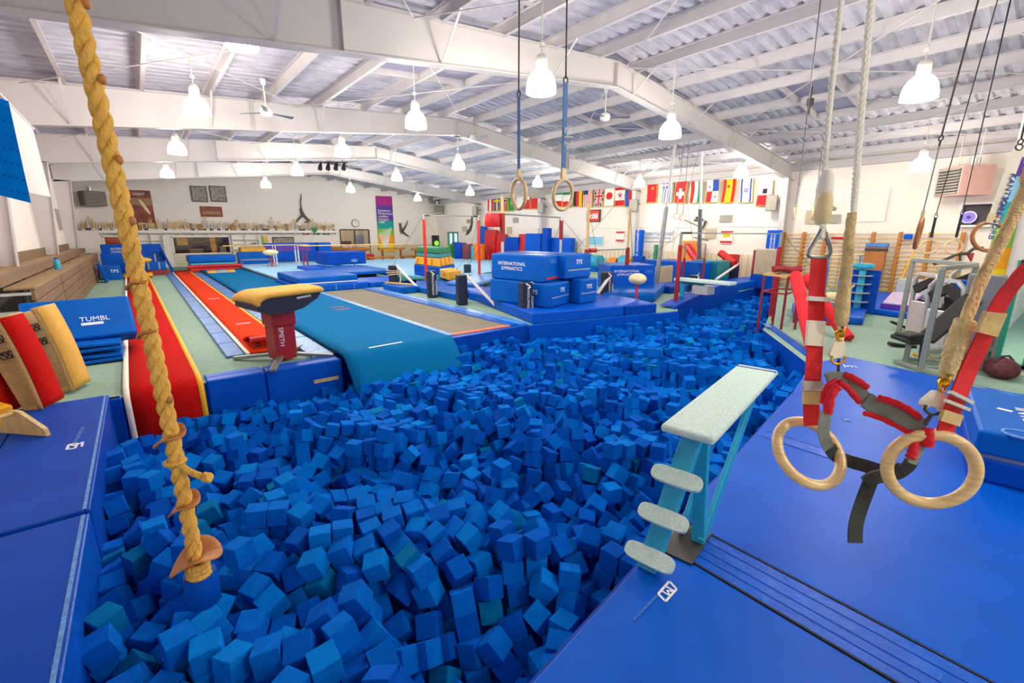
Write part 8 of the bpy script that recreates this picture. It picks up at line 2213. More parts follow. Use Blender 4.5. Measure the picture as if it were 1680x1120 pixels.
898,721,40,-17,44,14,669,769,38,-1,1,-49,51,266,33,-27,51,-17,127,304,24,-41,4,-15,578,314,28,30,-30,29,280,426,31,-17,-5,-23,568,432,41,36,35,-11,510,452,28,-15,49,30,1096,491,40,-24,-45,-27,633,514,26,-21,-24,-35,733,552,38,32,-3,50,
824,553,27,31,30,27,1035,545,18,24,40,-19,550,592,46,-20,-6,-43,848,573,31,31,-2,51,1423,560,62,-1,3,49,1257,616,27,1,42,-41,1452,629,21,-6,-3,56,766,644,26,15,-38,12,910,654,45,-15,10,-47,870,654,39,22,-37,-9,1186,700,38,-5,51,-15,
1229,650,26,5,1,-12,1392,711,25,-46,5,-8,699,717,22,-7,41,-43,901,748,38,-28,-32,-25,1390,769,40,29,37,25,1552,759,26,3,44,-7,633,792,36,-57,-16,-12,958,363,51,-19,19,33,292,244,57,46,3,5,33,604,57,39,15,30,40,658,61,13,20,-34,
5,684,64,-35,-40,-28,830,263,50,0,2,-60,-53,357,51,-37,-47,-3,128,502,56,-18,-49,13,1461,575,56,-37,1,-44,767,252,45,18,-45,28,-15,289,40,-55,24,-1,319,411,43,7,-28,35,487,482,36,-40,4,-7,1,484,42,8,14,-57,188,505,41,22,46,27,
286,529,39,36,46,-5,614,510,33,-45,-39,5,807,522,38,-4,2,-7,953,502,36,-59,-7,7,971,491,33,7,50,-33,1114,506,37,34,-28,32,1144,498,41,-24,50,-13,81,537,45,-10,47,-10,738,535,36,-31,-32,-29,302,558,37,-7,6,-50,618,561,37,37,31,18,
1285,549,43,31,31,-28,1417,582,34,-22,-37,-18,153,614,40,-17,0,-56,960,579,37,52,3,-3,691,611,34,18,-1,1,991,636,38,-30,-40,-22,151,654,38,-14,-40,41,640,654,32,4,-3,-58,1038,643,42,16,35,-45,911,731,40,33,-21,-14,650,769,37,-5,-40,44,
5,323,37,-23,11,42,191,415,44,15,26,12,227,382,41,7,-30,35,994,375,34,-28,-46,10,954,455,29,-26,-48,-5,1036,489,43,-44,-6,31,636,496,33,17,-50,27,1293,515,58,-42,29,-17,1085,538,20,-41,-43,-2,1061,558,21,36,-25,-37,1077,556,22,-59,5,-8,
483,619,37,-35,6,-34,923,583,46,14,38,40,1203,616,26,-34,28,-22,1552,604,57,-23,-35,36,312,675,37,28,26,24,409,625,29,-38,-45,-11,1234,633,27,1,5,-60,1619,638,35,-33,-29,-23,750,672,26,-28,-30,-23,1445,665,21,-1,-4,33,1611,674,23,-2,2,-7,
283,716,35,59,-9,4,722,696,24,-31,26,36,1241,665,26,-44,-5,38,1436,685,21,-23,-39,35,1593,706,23,-12,-40,-9,1668,664,28,16,-1,3,1243,684,33,-21,16,34,262,776,54,-29,-28,-21,688,767,35,34,-3,48,838,279,37,7,38,14,744,342,36,16,-29,45,
709,373,7,-38,-1,-7,773,362,26,-49,12,-33,519,380,25,-39,-42,-6,329,254,58,43,-7,40,264,292,57,-12,-9,26,276,322,57,-34,-27,-21,216,396,60,-8,51,-31,-41,573,68,39,-14,-12,628,235,58,-22,-25,-33,-28,673,56,-4,28,-42,221,692,62,-17,-15,-28,
184,735,65,-19,9,56,84,253,43,-20,25,-41,335,342,38,45,10,37,378,413,37,3,-41,22,352,483,41,49,-16,-31,664,467,40,-27,31,41,227,496,40,-43,-6,-41,681,515,40,-40,-2,16,854,519,42,-33,24,-33,617,527,38,5,13,-10,446,559,37,29,-33,-23,
1390,574,32,-24,37,21,256,602,46,26,-1,-24,667,624,32,-19,-38,-20,933,638,45,40,-38,-21,65,723,52,45,37,-15,652,720,54,-28,16,23,428,773,46,-17,-9,-16,1488,762,38,-34,-36,-27,1514,777,42,-5,26,-2,624,804,39,9,-42,-39,691,380,19,-29,32,-34,
47,407,23,43,-42,-6,707,445,26,-4,13,1,597,478,40,31,-2,-43,-51,498,61,43,13,16,825,536,26,-3,2,4,1106,535,26,12,26,13,161,597,41,15,23,-50,1049,574,28,-25,-35,17,1109,572,24,-41,17,27,1090,574,22,-31,-10,3,1207,599,28,-40,-43,4,
1226,601,27,19,-57,-1,1243,595,28,-17,38,22,223,629,46,-10,-36,36,1240,613,28,4,2,7,1199,634,28,-33,3,2,1216,636,27,10,-59,-3,1210,652,28,38,-22,-31,1248,647,25,-35,-5,0,642,735,40,45,32,-19,1418,686,23,33,28,-30,1476,683,17,25,36,-17,
744,719,28,58,6,11,1584,749,35,10,-26,24,580,804,37,-42,-25,-34,683,787,42,-29,25,9,-18,257,25,40,17,11,648,313,33,17,-47,23,289,356,40,-17,42,38,706,433,11,-11,2,5,174,208,65,2,6,59,53,577,57,16,40,-15,108,580,59,-19,49,12,
334,297,46,49,5,34,307,356,49,-3,-12,-58,275,449,58,38,42,-14,193,471,50,7,-45,-38,181,501,57,21,40,5,523,536,43,29,-31,31,111,694,66,-37,-40,-13,457,704,49,-26,-31,36,618,732,50,19,-54,19,227,204,44,4,57,13,60,389,39,38,-14,-17,
331,429,36,34,-24,37,666,422,49,-2,3,-31,584,416,39,23,-36,3,702,460,40,48,-36,-2,332,500,35,44,0,-40,1109,475,38,12,-38,5,439,538,38,-23,28,-32,1005,524,29,-5,44,3,1072,526,35,3,0,6,629,543,43,16,-37,-24,984,542,29,59,11,-1,
490,599,49,-28,4,-26,786,589,42,-40,12,43,732,637,39,-44,15,-2,198,638,50,15,41,39,114,702,52,-15,-12,-37,405,669,40,-17,-37,-40,958,677,37,11,41,-15,1144,691,46,-43,-20,-17,851,699,44,25,49,-15,868,759,44,23,-29,-37,642,818,40,40,11,11,
253,170,24,34,24,-30,459,212,25,-49,34,6,155,264,31,-43,-10,-10,326,368,24,-11,-4,-27,832,355,26,2,-17,16,412,412,43,17,-55,-18,798,443,18,-40,-7,-44,942,437,23,43,-4,42,685,458,42,33,9,-49,898,482,30,-48,-2,-2,1125,458,27,-41,29,-15,
705,535,32,13,15,40,635,534,28,1,40,15,1054,540,20,1,44,5,1125,563,20,-23,-37,40,547,557,49,-35,2,-30,968,554,40,-4,20,-49,1236,577,27,42,9,4,983,562,33,24,-23,-49,1009,606,35,34,-13,20,1261,599,28,12,-39,-42,1222,618,26,15,39,41,
622,662,43,23,43,34,850,612,32,47,-20,-23,1110,619,32,21,45,-33,1576,668,40,-25,8,-43,1338,665,36,-58,-13,3,1429,668,22,2,41,43,703,700,22,-43,-13,-38,1337,703,39,-26,-33,19,282,775,50,20,33,22,656,783,38,38,34,15,826,754,48,-11,25,-32,
748,270,42,27,53,-4,681,287,33,39,-2,32,-30,366,54,-1,27,-18,111,442,52,35,-42,-19,132,563,60,9,12,28,80,582,57,43,-8,39,195,213,52,49,34,-4,578,250,54,0,4,39,163,275,57,-55,21,-9,602,429,47,-19,-57,-4,134,588,49,28,-28,27,
520,622,52,45,31,-11,1612,627,64,-31,-31,-25,239,662,57,40,-42,-10,1060,675,45,-32,-30,27,676,718,51,40,-3,-7,253,171,40,-27,-36,35,428,207,40,-10,0,-56,131,303,39,41,-4,6,822,276,40,4,15,-58,873,291,41,28,20,46,471,361,42,-21,-23,45,
325,384,40,-12,42,-6,493,373,37,34,31,21,958,391,40,40,14,13,668,449,44,34,-13,28,633,459,49,-21,2,-46,73,490,32,-2,-4,58,520,519,40,-36,31,-30,1223,565,40,-5,4,-16,1325,528,50,4,-19,48,1355,541,40,-38,-26,2,887,594,35,8,4,-59,
271,687,43,-28,-30,37,692,680,35,-38,24,-21,904,672,41,-42,9,13,1367,671,41,-17,-40,-37,1377,707,40,-38,26,33,489,757,44,16,33,36,1313,744,35,-7,42,-42,375,791,55,35,18,-15,533,780,50,58,-11,-7,154,280,28,-3,-49,-2,485,330,47,27,7,5,
606,328,25,6,-8,-2,322,393,28,-31,40,16,535,367,27,-34,-26,-32,183,389,46,-52,-19,-22,858,422,26,-3,39,-20,570,404,36,-39,16,32,896,501,27,-11,34,-48,1039,508,37,-57,5,-17,1094,555,23,-48,-3,35,488,652,42,-43,27,-31,1399,657,35,12,40,19,
942,725,32,25,-30,-15,1093,704,40,41,33,15,1575,728,28,-15,-3,-18,932,742,34,0,29,-10,1226,683,32,-57,4,-2,1430,703,27,-59,-6,9,1463,698,21,35,26,28,266,792,58,9,0,59,450,403,36,-50,-10,15,-38,592,66,50,12,20,651,704,60,38,-10,-35,
331,314,49,-12,9,-1,56,435,53,0,2,-60,152,501,52,-16,33,-30,556,518,46,-39,-30,-16,569,557,45,31,33,27,25,623,55,35,33,36,92,671,58,-50,-25,-22,1046,658,47,-3,-1,59,1647,639,54,-42,-1,4,257,707,61,7,10,59,604,706,53,1,-36,-35,
463,730,54,-11,30,-51,1231,705,52,-3,26,54,645,751,50,31,-51,1,537,222,40,12,4,-58,559,272,40,42,10,3,92,305,44,49,-3,-34,518,314,52,28,8,-35,352,340,40,8,13,58,499,335,52,32,-24,-27,800,313,35,41,-14,-12,528,349,42,-27,-28,-32,
926,361,40,-3,44,-19,448,374,38,28,-25,42,551,368,42,34,-24,35,45,408,39,36,-47,-6,471,425,38,-7,-37,-5,130,422,42,-30,32,40,466,455,39,-1,48,-5,605,423,33,3,-4,59,644,444,47,5,18,50,544,448,34,4,40,1,34,477,36,-1,42,-43,530,476,34,1,6,1,
684,498,44,35,3,-45,718,495,41,25,24,-38,665,508,40,35,5,-48,841,535,45,-40,-27,27,1036,526,34,-12,-41,-42,182,562,38,-35,-21,26,467,574,41,-7,34,-8,483,533,41,44,-20,-34,145,586,33,-23,-39,-39,892,576,35,34,19,27,-54,615,51,22,-37,-20,
991,600,34,-44,40,-3,1496,607,38,-17,-4,49,-53,634,39,0,-4,1,317,668,50,2,59,-7,1611,661,37,-3,3,7,1634,642,37,23,34,-33,-51,687,40,-13,39,9,292,693,48,-5,-9,-47,342,673,47,20,41,-39,651,667,31,-55,-23,-2,1121,683,45,18,-16,-28,
1595,679,37,-30,-26,31,1611,678,38,42,42,-3,736,700,40,-22,-37,-22,962,696,41,-51,5,25,1317,693,42,48,-20,10,1593,706,38,36,25,21,520,744,47,-6,57,-15,698,756,48,20,-28,49,842,742,43,9,-16,15,1532,762,48,-35,-9,39,-23,774,68,-8,35,-5,
504,781,47,31,13,-19,494,796,40,-6,38,6,571,816,42,27,-23,-15,605,803,41,32,-15,37,497,814,38,-48,36,-1,42,240,25,27,34,-16,17,272,39,17,-39,-40,784,290,38,-52,-22,-18,116,318,27,-51,30,-6,315,351,21,45,10,39,558,321,28,-9,-41,41,
775,381,21,7,60,1,111,402,45,-10,-31,-31,993,389,25,-46,-10,36,12,421,48,2,-40,-42,4,466,39,16,-19,5,1063,511,46,29,-37,28,788,533,45,-23,8,47,898,531,31,11,27,32,1224,525,45,42,26,32,1280,528,41,-5,-43,35,907,549,35,42,41,14,
1016,558,23,-20,18,46,1381,601,32,-18,11,15,1271,581,32,-1,26,-54,573,656,40,32,-8,-50,959,597,33,-38,-43,-13,546,681,30,58,-10,8,1132,650,46,-23,-49,-25,612,682,42,-16,5,-48,812,671,41,-24,-13,9,1197,693,49,41,38,-21,178,719,65,1,18,-2,
926,721,31,-52,25,14,1209,680,40,9,-40,-19,1369,688,40,-36,2,48,1609,716,23,-42,5,-8,233,757,59,59,8,-3,298,786,57,5,-24,39,715,749,40,-39,-6,-11,1612,731,23,0,0,35,9,765,63,33,33,-18,253,789,70,-7,12,-27,732,788,39,13,-15,-39,
748,321,42,12,-36,-13,128,178,61,-39,7,19,326,212,57,-41,5,-34,436,221,69,-31,-51,2,391,335,64,16,-20,-46,394,355,62,11,15,-27,130,455,60,51,4,-27,578,233,53,7,43,-12,362,254,48,16,-31,-38,99,272,55,29,-37,28,372,270,49,-43,-4,8,
556,298,56,35,-19,-22,230,380,59,23,-19,44,684,420,52,-3,4,-3,438,448,51,-31,30,-35,463,449,53,25,42,30,1254,505,65,20,-9,-36,1004,524,44,-20,-37,-17,651,568,51,41,3,-44,941,576,45,-20,-38,38,-5,587,55,-54,18,-9,95,613,57,49,-2,-24,
625,608,50,3,7,-59,603,656,53,-33,-20,41,1090,636,49,-30,22,-4,443,689,51,29,48,-10,631,673,51,49,-6,31,1102,677,52,9,-55,3,1152,677,53,23,32,44,213,715,67,-14,18,-7,410,765,57,-20,-12,-20,626,755,50,-38,-20,25,591,221,68,-4,0,-41,
976,358,55,-27,-54,3,873,410,36,-31,38,9,977,384,40,-2,-60,-3,359,407,34,31,-29,33,841,453,34,40,-3,-44,373,506,45,-8,13,37,848,485,37,34,-24,34,1005,506,29,-2,-60,0,1021,513,29,-31,32,-30,1241,508,50,-8,-22,2,1089,525,36,2,0,-41,
1111,521,36,35,-26,-28,1279,512,51,-29,-12,51,876,546,41,-33,6,-50,1003,541,34,2,39,14,1155,551,32,-57,18,0,1240,553,41,-17,-37,-11,912,561,48,10,-8,-37,135,606,41,-52,-2,-27,521,642,47,-18,38,-16,745,611,40,39,-10,-44,238,635,51,-35,2,14,
923,617,44,-15,-38,-42,1090,613,43,29,-36,7,1619,629,50,11,-38,13,516,661,36,-25,43,12,549,672,44,57,-6,5,588,678,48,-47,5,34,749,652,40,6,44,-9,182,685,55,-12,15,39,308,690,47,-7,-4,-2,360,665,44,-57,11,-15,569,691,38,2,48,35,
619,694,49,24,-25,23,1194,670,47,-3,-53,26,1316,650,36,2,7,-47,84,729,58,16,-43,-19,225,723,58,40,-11,24,523,715,42,7,45,33,989,708,37,-2,44,41,1214,696,50,39,22,32,1350,690,39,-26,0,-9,1567,719,40,-42,-28,-31,1,726,62,-33,46,-6,
491,724,47,-48,13,-22,766,704,41,-46,2,32,820,689,42,-10,-23,-29,1329,749,48,-21,-29,47,1593,729,40,-41,-14,29,86,765,64,2,-40,24,446,759,52,-20,14,38,466,762,49,27,7,24,748,736,36,4,40,2,1853,730,48,21,10,-11,251,187,22,-26,31,-31,
423,199,23,-12,-43,38,480,227,24,35,-27,-32,445,260,25,-17,-34,-43,622,254,54,-12,-37,-18,335,351,25,24,20,-41,416,299,21,-26,54,3,533,312,45,-14,-28,51,72,345,27,9,35,-6,396,343,43,-41,43,8,95,356,33,-4,-58,-1,312,445,34,27,10,-40,
870,438,24,45,2,35,1051,414,30,-52,28,-1,327,461,33,2,54,24,347,455,37,-5,-51,-27,587,439,51,-15,14,-12,778,445,19,-34,-25,-36,957,433,23,43,-2,42,451,482,37,21,-40,-30,514,467,36,1,-55,-23,1207,524,44,21,-24,-22,1019,543,32,-30,22,38,
104,604,43,-30,-30,9,604,579,23,-1,6,46,1397,590,33,25,-34,-32,-53,617,34,-11,-42,11,294,580,40,52,12,26,587,615,48,13,-3,-15,1037,606,40,15,-54,-4,1190,603,27,-39,28,-22,1391,622,40,-29,-52,8,976,587,35,-41,13,-39,1360,602,44,34,-17,45,
708,659,42,58,1,12,1367,651,40,-30,44,-14,1479,635,26,34,-4,18,1645,659,34,28,10,24,485,678,45,-54,-1,26,670,665,45,-7,-9,-3,944,692,38,52,23,20,1008,691,43,-19,-11,50,1076,658,48,-16,56,15,1628,672,24,-2,-43,-1,82,742,49,-21,41,-8,
143,736,49,-3,-11,-13,511,723,45,-36,-35,6,1379,741,43,24,-7,45,1565,750,36,30,4,-9,862,741,43,19,-14,-1,1592,768,33,-11,-28,51,479,212,31,47,35,14,451,296,33,8,39,10,774,270,36,-21,7,-15,447,351,47,-34,-41,-13,896,373,33,-7,26,-43,
554,398,36,11,-19,47,104,155,66,28,28,32,126,146,64,30,30,-27,159,155,62,-33,-28,-32,176,175,63,-3,-1,-59,95,197,65,14,46,33,309,191,60,-31,4,-51,243,220,65,30,31,-6,575,229,67,-4,0,-41,688,242,65,24,30,37,710,247,61,6,1,-43,
326,274,59,36,26,20,794,269,62,-12,42,11,241,297,58,11,-43,36,747,293,57,31,12,45,127,319,71,41,-3,6,255,319,58,-1,-1,52,511,327,68,12,-40,-40,250,343,59,3,-40,-44,275,342,60,41,4,0,930,344,63,-6,41,-32,-17,360,63,33,23,44,
16,389,63,-17,-49,27,-14,405,62,0,5,-6,177,441,61,-28,-36,-16,198,443,62,-6,14,31,18,466,64,-11,-21,55,619,465,61,45,-36,-9,154,483,61,25,37,34,163,510,61,-9,40,-33,184,516,64,-31,7,40,81,527,57,-14,-8,-51,111,533,57,28,-2,-7,
130,539,59,26,-27,24,158,533,62,-13,16,-50,180,537,67,-37,-47,4,58,555,57,-23,14,42,29,580,59,2,-6,43,129,582,63,-2,-44,-40,500,584,57,42,22,18,7,600,60,6,-18,26,57,596,57,60,6,0,81,602,58,-14,37,16,1515,597,60,-12,26,-45,61,636,59,22,9,17,
-51,678,69,2,-3,-55,226,675,66,-44,33,21,-20,705,70,-19,41,-6,1283,740,61,0,4,-3,97,158,52,3,-2,-42,141,149,62,33,-30,-28,94,182,54,13,33,-47,116,170,56,-54,-3,20,212,213,53,40,-41,11,236,190,52,28,30,38,255,190,52,11,59,3,
214,236,55,-8,-42,5,231,211,57,16,-11,-16,255,210,52,-34,-29,11,457,223,54,2,-40,1,-28,244,56,-37,21,-10,-8,238,56,-38,-46,-4,143,263,61,-51,1,-13,171,257,57,16,56,0,233,235,55,5,18,-57,400,249,52,-20,-37,35,562,251,53,0,4,43,
595,250,56,-2,-2,-60,-36,268,55,-32,29,-28,-19,270,56,-34,-49,-2,354,276,48,-2,45,-4,535,267,54,-59,-3,11,-53,299,69,1,-43,-41,125,300,56,17,-42,23,351,309,51,-52,7,-2,763,295,48,31,-11,49,-52,313,56,-23,-40,19,66,312,52,-2,1,-31,
97,321,55,-25,-35,-22,252,317,43,43,-6,-5,530,333,71,-39,22,-18,252,336,44,4,0,29,378,340,58,48,26,17,512,349,54,-45,-5,-40,690,351,46,-41,12,41,-50,398,61,-23,2,24,520,396,55,1,3,-39,15,403,50,-19,-40,26,211,409,52,-33,-46,4,
244,424,64,29,-41,13,503,408,54,10,42,41,538,409,54,-44,41,1,670,407,50,13,-58,0,-17,434,47,29,-34,-30,25,432,51,27,36,32,116,417,55,-15,46,-24,132,436,63,44,5,13,203,452,51,33,12,-2,256,455,58,34,0,-46,439,469,52,-41,-44,3,
482,459,53,39,16,8,-50,477,62,-40,-16,-40,610,490,47,2,8,30,625,481,52,37,34,-20,1050,478,46,-33,-22,27,77,493,47,19,57,4,975,495,47,9,11,-58,1082,500,49,-10,-15,-30,1223,506,53,-4,24,1,168,526,53,54,-9,26,180,560,53,3,-41,43,
-30,575,52,-44,0,-7,-51,606,66,-21,48,28,29,594,46,3,-12,44,56,612,58,-34,27,-26,265,591,55,-8,-40,32,282,608,52,-7,8,-39,577,593,54,8,-14,46,936,593,46,-16,40,-40,-35,619,52,-38,-21,14,605,630,52,-4,47,-17,-54,681,55,-29,-33,-30,
-54,713,73,-2,35,49,427,707,51,53,18,3,633,706,54,22,17,5,-44,748,70,-1,51,-29,1292,720,49,-21,-33,-41,186,751,71,-8,42,37,691,748,59,-18,-51,22,829,734,50,-44,21,10,1321,760,57,-28,-28,44,648,769,52,32,-50,1,96,163,36,1,-4,2,
137,144,48,-1,43,-42,61,180,46,21,-27,47,81,192,47,19,53,-10,251,188,37,-40,-7,3,286,191,38,26,-33,39,-4,219,41,42,2,-4,12,231,48,-36,20,-41,308,226,57,-13,-26,-28,-25,235,43,-3,8,-55,-14,255,57,-5,7,-59,251,237,51,-17,-28,8,
444,241,41,41,-6,-22,-37,268,40,-46,-38,0,-20,269,41,30,-32,29,-1,272,41,-2,-1,60,208,278,38,-16,-48,-17,222,266,38,16,-44,28,374,278,35,13,43,39,639,255,44,-37,-17,-4,-49,284,69,2,42,-43,20,290,38,-41,-44,-3,156,301,44,-1,58,-4,
210,302,44,-35,3,-23,367,303,40,33,18,45,722,302,58,28,-33,-42,743,305,49,53,9,2,854,291,44,12,-46,-13,-54,300,46,-18,35,-24,60,326,41,-36,-34,-34,81,324,38,24,-32,27,192,325,43,-29,-30,-43,234,322,60,-3,-45,-5,381,317,48,-8,17,-47,
35,337,36,-2,1,-57,-11,335,44,44,-31,21,202,339,46,-23,52,-16,429,384,40,42,12,39,690,375,33,-2,3,30,265,402,39,-51,-13,-28,340,399,36,1,-3,-29,19,390,40,-57,-15,-3,78,403,41,-41,8,-43,95,393,45,-36,5,-46,162,391,36,-20,-43,25,
312,436,47,57,5,5,956,410,39,26,35,34,977,405,39,-16,-39,-20,1037,406,39,-8,12,-25,-21,438,33,-34,24,-27,76,425,39,3,1,-54,235,453,59,-28,-11,42,272,463,49,13,27,-33,480,438,38,33,27,24,1086,442,35,28,41,29,5,441,50,-10,36,-23,
42,460,40,38,-32,-21,380,486,34,41,1,-43,793,480,42,14,-12,-53,1079,459,45,-40,34,-6,51,479,36,-60,1,-3,96,480,46,37,-21,39,393,501,36,24,33,-28,460,497,41,34,16,13,645,478,50,-5,-22,49,735,500,42,-4,38,-8,766,482,42,-37,-36,15,
828,488,43,-15,-41,-40,1094,468,47,39,-11,-34,1152,467,40,13,-4,-34,52,496,34,-12,59,2,92,513,59,13,40,-9,538,516,42,-15,-10,-52,1201,485,64,31,-28,33,178,521,42,-4,-31,-47,422,539,39,27,32,31,1184,509,43,20,17,53,1286,518,72,0,-31,4,
1306,530,43,-33,-25,-34,46,540,56,-19,0,18,409,557,40,-26,-34,-26,806,561,42,-38,-23,-34,171,585,47,-52,22,4,401,573,41,-41,-6,3,619,578,38,26,35,-37,636,574,37,-33,-26,-30,766,590,40,-14,44,6,956,565,47,-26,50,2,1008,563,35,-8,-39,29,
-37,598,39,8,-7,-36,106,625,54,9,-24,50,171,612,46,-40,30,-31,191,595,42,33,-47,-13,288,592,49,9,-10,-58,1348,580,35,-60,-6,-4,1373,615,44,10,-40,-38,1478,582,55,22,-34,-6,-21,613,47,-39,-24,10,186,625,48,-49,5,-20,343,628,42,0,0,8,
750,630,40,3,4,50,1061,626,47,14,38,41,1164,631,37,-38,35,-22,1378,635,36,-43,-3,5,1421,636,37,-39,-19,21,1569,615,58,37,20,17,133,648,45,-39,40,14,693,659,50,-16,21,-32,988,659,38,-2,37,-4,1178,656,38,-38,29,-25,97,707,54,-36,-13,42,
723,688,40,1,6,49,922,684,38,25,-27,-25,996,675,36,10,41,40,1078,675,42,19,-2,37,1176,695,50,-50,-24,-23,1413,671,38,58,14,2,1561,684,37,44,-18,17,-53,728,66,52,-6,4,144,718,46,-3,6,59,161,713,48,-6,-38,46,473,693,40,51,-13,13,
682,701,35,6,44,-10,1060,710,46,55,-2,-17,-52,772,81,-1,13,0,202,746,62,29,22,4,254,742,62,-51,-12,-10,271,742,56,-48,1,-2,1781,717,37,60,-5,-2,-38,788,78,42,-42,-1,268,759,59,-46,-10,5,1761,719,43,-7,53,-26,1774,736,37,-30,30,31,
240,777,64,-27,-35,-22,353,781,64,-14,-21,12,390,770,51,43,9,-20,1747,755,35,29,30,-32,531,807,51,-37,-20,6,1748,795,35,2,-42,-43,1898,779,48,-1,12,34,591,819,38,-2,5,13,624,822,40,0,-60,2,70,143,30,28,1,36,58,158,25,-14,40,10,
88,143,37,-7,60,-1,117,141,50,6,-42,-43,30,180,25,-34,26,35,48,178,27,-48,-5,-36,63,189,31,-51,6,0,-6,206,26,37,27,24,12,206,38,9,-1,-1,27,199,26,11,59,1,45,205,33,35,-23,-29,-6,223,26,-3,3,-43,8,238,33,26,-16,38,30,219,26,33,-28,-28,
-38,251,39,36,22,-36,-13,250,42,32,32,34,232,246,42,-32,-20,46,-42,268,24,-23,-35,-23,82,282,39,21,33,-31,407,266,23,24,35,-22,494,266,36,-46,-15,-22,648,260,32,20,22,45,726,262,43,46,5,-38,-33,285,55,28,-35,27,148,299,30,57,14,12,
167,295,28,-38,25,21,186,297,30,-39,21,20,387,300,22,50,33,1,472,301,47,11,7,43,521,288,46,3,32,39,578,291,28,-1,0,-11,-54,282,39,30,29,-29,135,319,27,-37,47,-3,150,317,27,-22,31,-35,435,308,20,25,33,37,472,344,36,27,-19,28,
499,316,65,31,13,-47,161,350,34,-29,23,-11,572,333,28,2,0,-9,733,367,32,-41,15,41,862,333,33,24,33,44,881,376,40,-36,-40,4,285,387,47,-8,-5,5,387,376,36,-45,-24,30,709,371,23,8,-2,-33,122,372,26,-9,44,-38,431,364,38,-12,-16,-44,
588,374,23,-58,-14,-6,-7,409,32,-39,27,-17,96,392,29,33,-29,-37,454,436,49,33,-13,-22,822,420,25,59,5,-11,-37,444,44,10,-8,-40,75,428,24,3,44,-41,297,481,37,-18,2,31,759,437,21,19,-40,20,927,457,38,41,25,26,569,468,33,-36,14,-43,
1016,421,27,40,37,-15,74,516,49,22,18,-51,424,512,42,10,21,-48,651,505,33,-17,44,-3,717,520,39,-30,20,-30,579,519,43,-54,-23,14,859,538,39,-38,-13,-44,717,569,30,-55,20,-14,548,576,40,42,-17,-34,656,608,36,-3,33,-36,735,595,41,-44,-22,-17,
1311,587,39,-55,-20,-14,16,641,60,38,47,-1,433,632,35,26,42,0,711,627,41,-56,15,-13,782,651,32,-17,16,54,1031,626,42,-15,-16,7,-49,668,35,31,0,29,469,676,50,-37,19,19,648,687,45,-1,-27,-50,1714,665,46,-24,-5,-54,112,725,52,50,28,-8,
444,725,53,-46,33,-20,1609,693,23,-37,46,4,1629,689,23,-11,6,-59,1595,738,28,-2,13,51,1624,708,23,39,21,-34,1641,705,21,16,-41,15,1773,694,33,44,-28,23,1786,715,23,2,44,-3,1800,706,25,5,38,45,-53,787,76,1,-42,43,772,760,45,19,14,-21,
1439,724,35,-12,-57,-11,1573,772,31,18,24,-37,1630,726,25,-44,4,-40,1761,708,32,-41,6,-38,1764,754,34,-41,40,6,1793,733,23,15,-39,-41,-54,787,91,-1,1,-42,482,774,40,34,0,31,1557,766,42,-31,-31,-26,1622,749,22,14,-39,-43,1704,770,39,-49,0,30,
1751,776,42,14,19,-41,1771,782,32,-6,2,-7,1779,759,24,43,-11,0,1915,770,37,-12,26,-1,1935,764,38,3,-55,-22,1780,795,37,-1,44,-7,1907,795,43,6,-13,-14,1948,800,50,21,-37,-6,1972,810,30,-2,36,-48,81,159,24,-52,22,-20,24,163,9,-6,4,-24,
58,160,10,35,-24,-21,75,168,42,57,11,1,77,175,28,-1,-40,19,102,139,63,1,41,2,13,178,9,44,-3,40,33,181,11,-34,-24,27,52,176,12,-13,46,14,127,159,46,37,-13,16,-22,211,36,-37,7,-5,10,193,23,40,6,44,25,198,12,8,-41,-42,48,194,19,-46,38,4,
-1,222,11,27,-29,-32,13,224,29,25,-18,41,-53,268,56,42,42,5,-8,241,29,38,-28,26,511,229,28,-41,3,-24,-53,284,54,1,42,-43,469,320,46,-17,-20,-40,286,371,43,17,35,-38,989,370,57,-1,5,30,406,393,46,-46,9,-35,600,362,22,-1,-2,14,
655,400,45,36,8,12,-53,419,62,0,-1,39,]

N = len(CUBES)//6
hs = .075
base_v = [Vector((a*hs, b_*hs, c*hs)) for a in (-1, 1) for b_ in (-1, 1) for c in (-1, 1)]
FACES = [(0, 1, 3, 2), (4, 6, 7, 5), (0, 4, 5, 1), (2, 3, 7, 6), (0, 2, 6, 4), (1, 5, 7, 3)]
FM = ['foam_blue', 'foam_bright', 'foam_deep', 'foam_teal']
# four slightly worn cubes to share
def cube_mesh(m, seed):
    rnd = random.Random(seed)
    bm = bmesh.new()
    bmesh.ops.create_cube(bm, size=2*hs)
    bmesh.ops.bevel(bm, geom=bm.edges[:], offset=.0035, segments=1, affect='EDGES')
    for v in bm.verts: v.co += Vector([rnd.uniform(-.0018, .0018) for _ in range(3)])
    me = bpy.data.meshes.new('foam_cube')
    bm.to_mesh(me); bm.free()
    me.materials.append(MATS[m])
    return me
CM = [cube_mesh(m, i) for i, m in enumerate(FM)]
LB = ['blue foam cube lying loose in the foam pit', 'bright blue foam cube lying loose in the foam pit', 'deep blue foam cube lying loose in the foam pit', 'teal tinged foam cube lying loose in the foam pit']
rest = B()
rc = random.Random(3)
for i in range(N):
    x, y, z, qx, qy, qz = CUBES[i*6:i*6+6]
    p = Vector((x/100, y/100, -z/100))
    qx, qy, qz = qx/60, qy/60, qz/60
    q = Quaternion((math.sqrt(max(0, 1-qx*qx-qy*qy-qz*qz)), qx, qy, qz)); q.normalize()
    k = rc.choices((0, 1, 2, 3), (10, 4, 6, .8))[0]
    if i < 300:
        o = bpy.data.objects.new('foam_cube', CM[k])
        COL.objects.link(o)
        o.location = p; o.rotation_mode = 'QUATERNION'; o.rotation_quaternion = q
        tag(o, LB[k], 'foam cube', ('blue', 'bright blue', 'deep blue', 'teal')[k]+' foam cubes in the pit')
    else:
        rest.add([p+q@v for v in base_v], FACES, k)
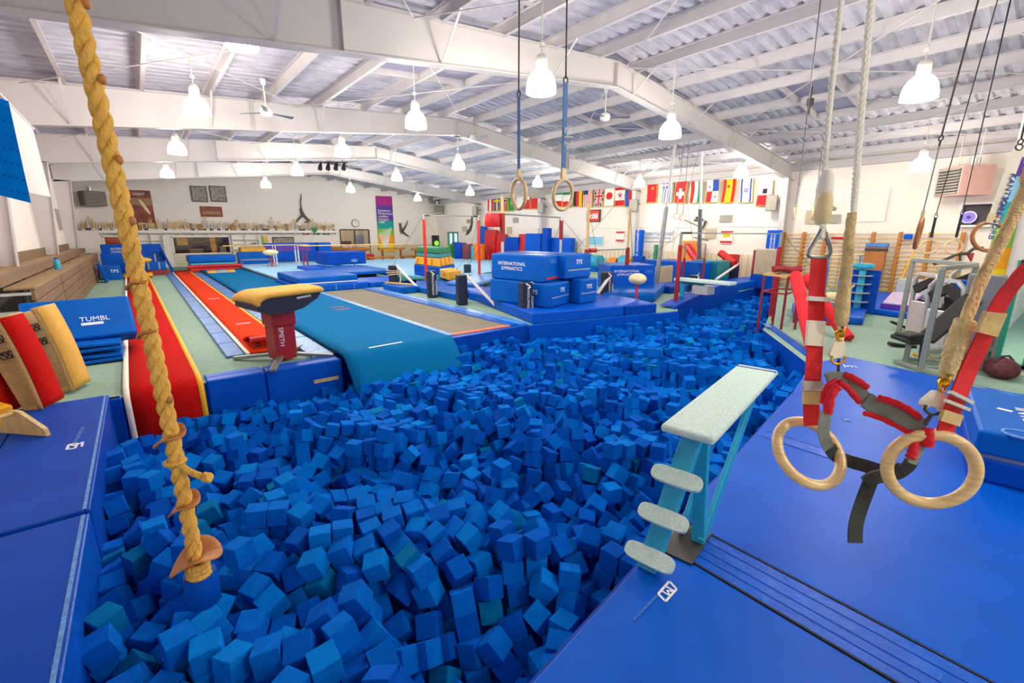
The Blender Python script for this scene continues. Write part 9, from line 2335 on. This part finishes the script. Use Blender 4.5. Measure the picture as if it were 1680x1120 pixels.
o = rest.build('foam_cubes', FM, origin=(8, 5, -1))
o['kind'] = 'stuff'
tag(o, 'mass of smaller looking blue foam cubes further back in the foam pit', 'foam cubes')
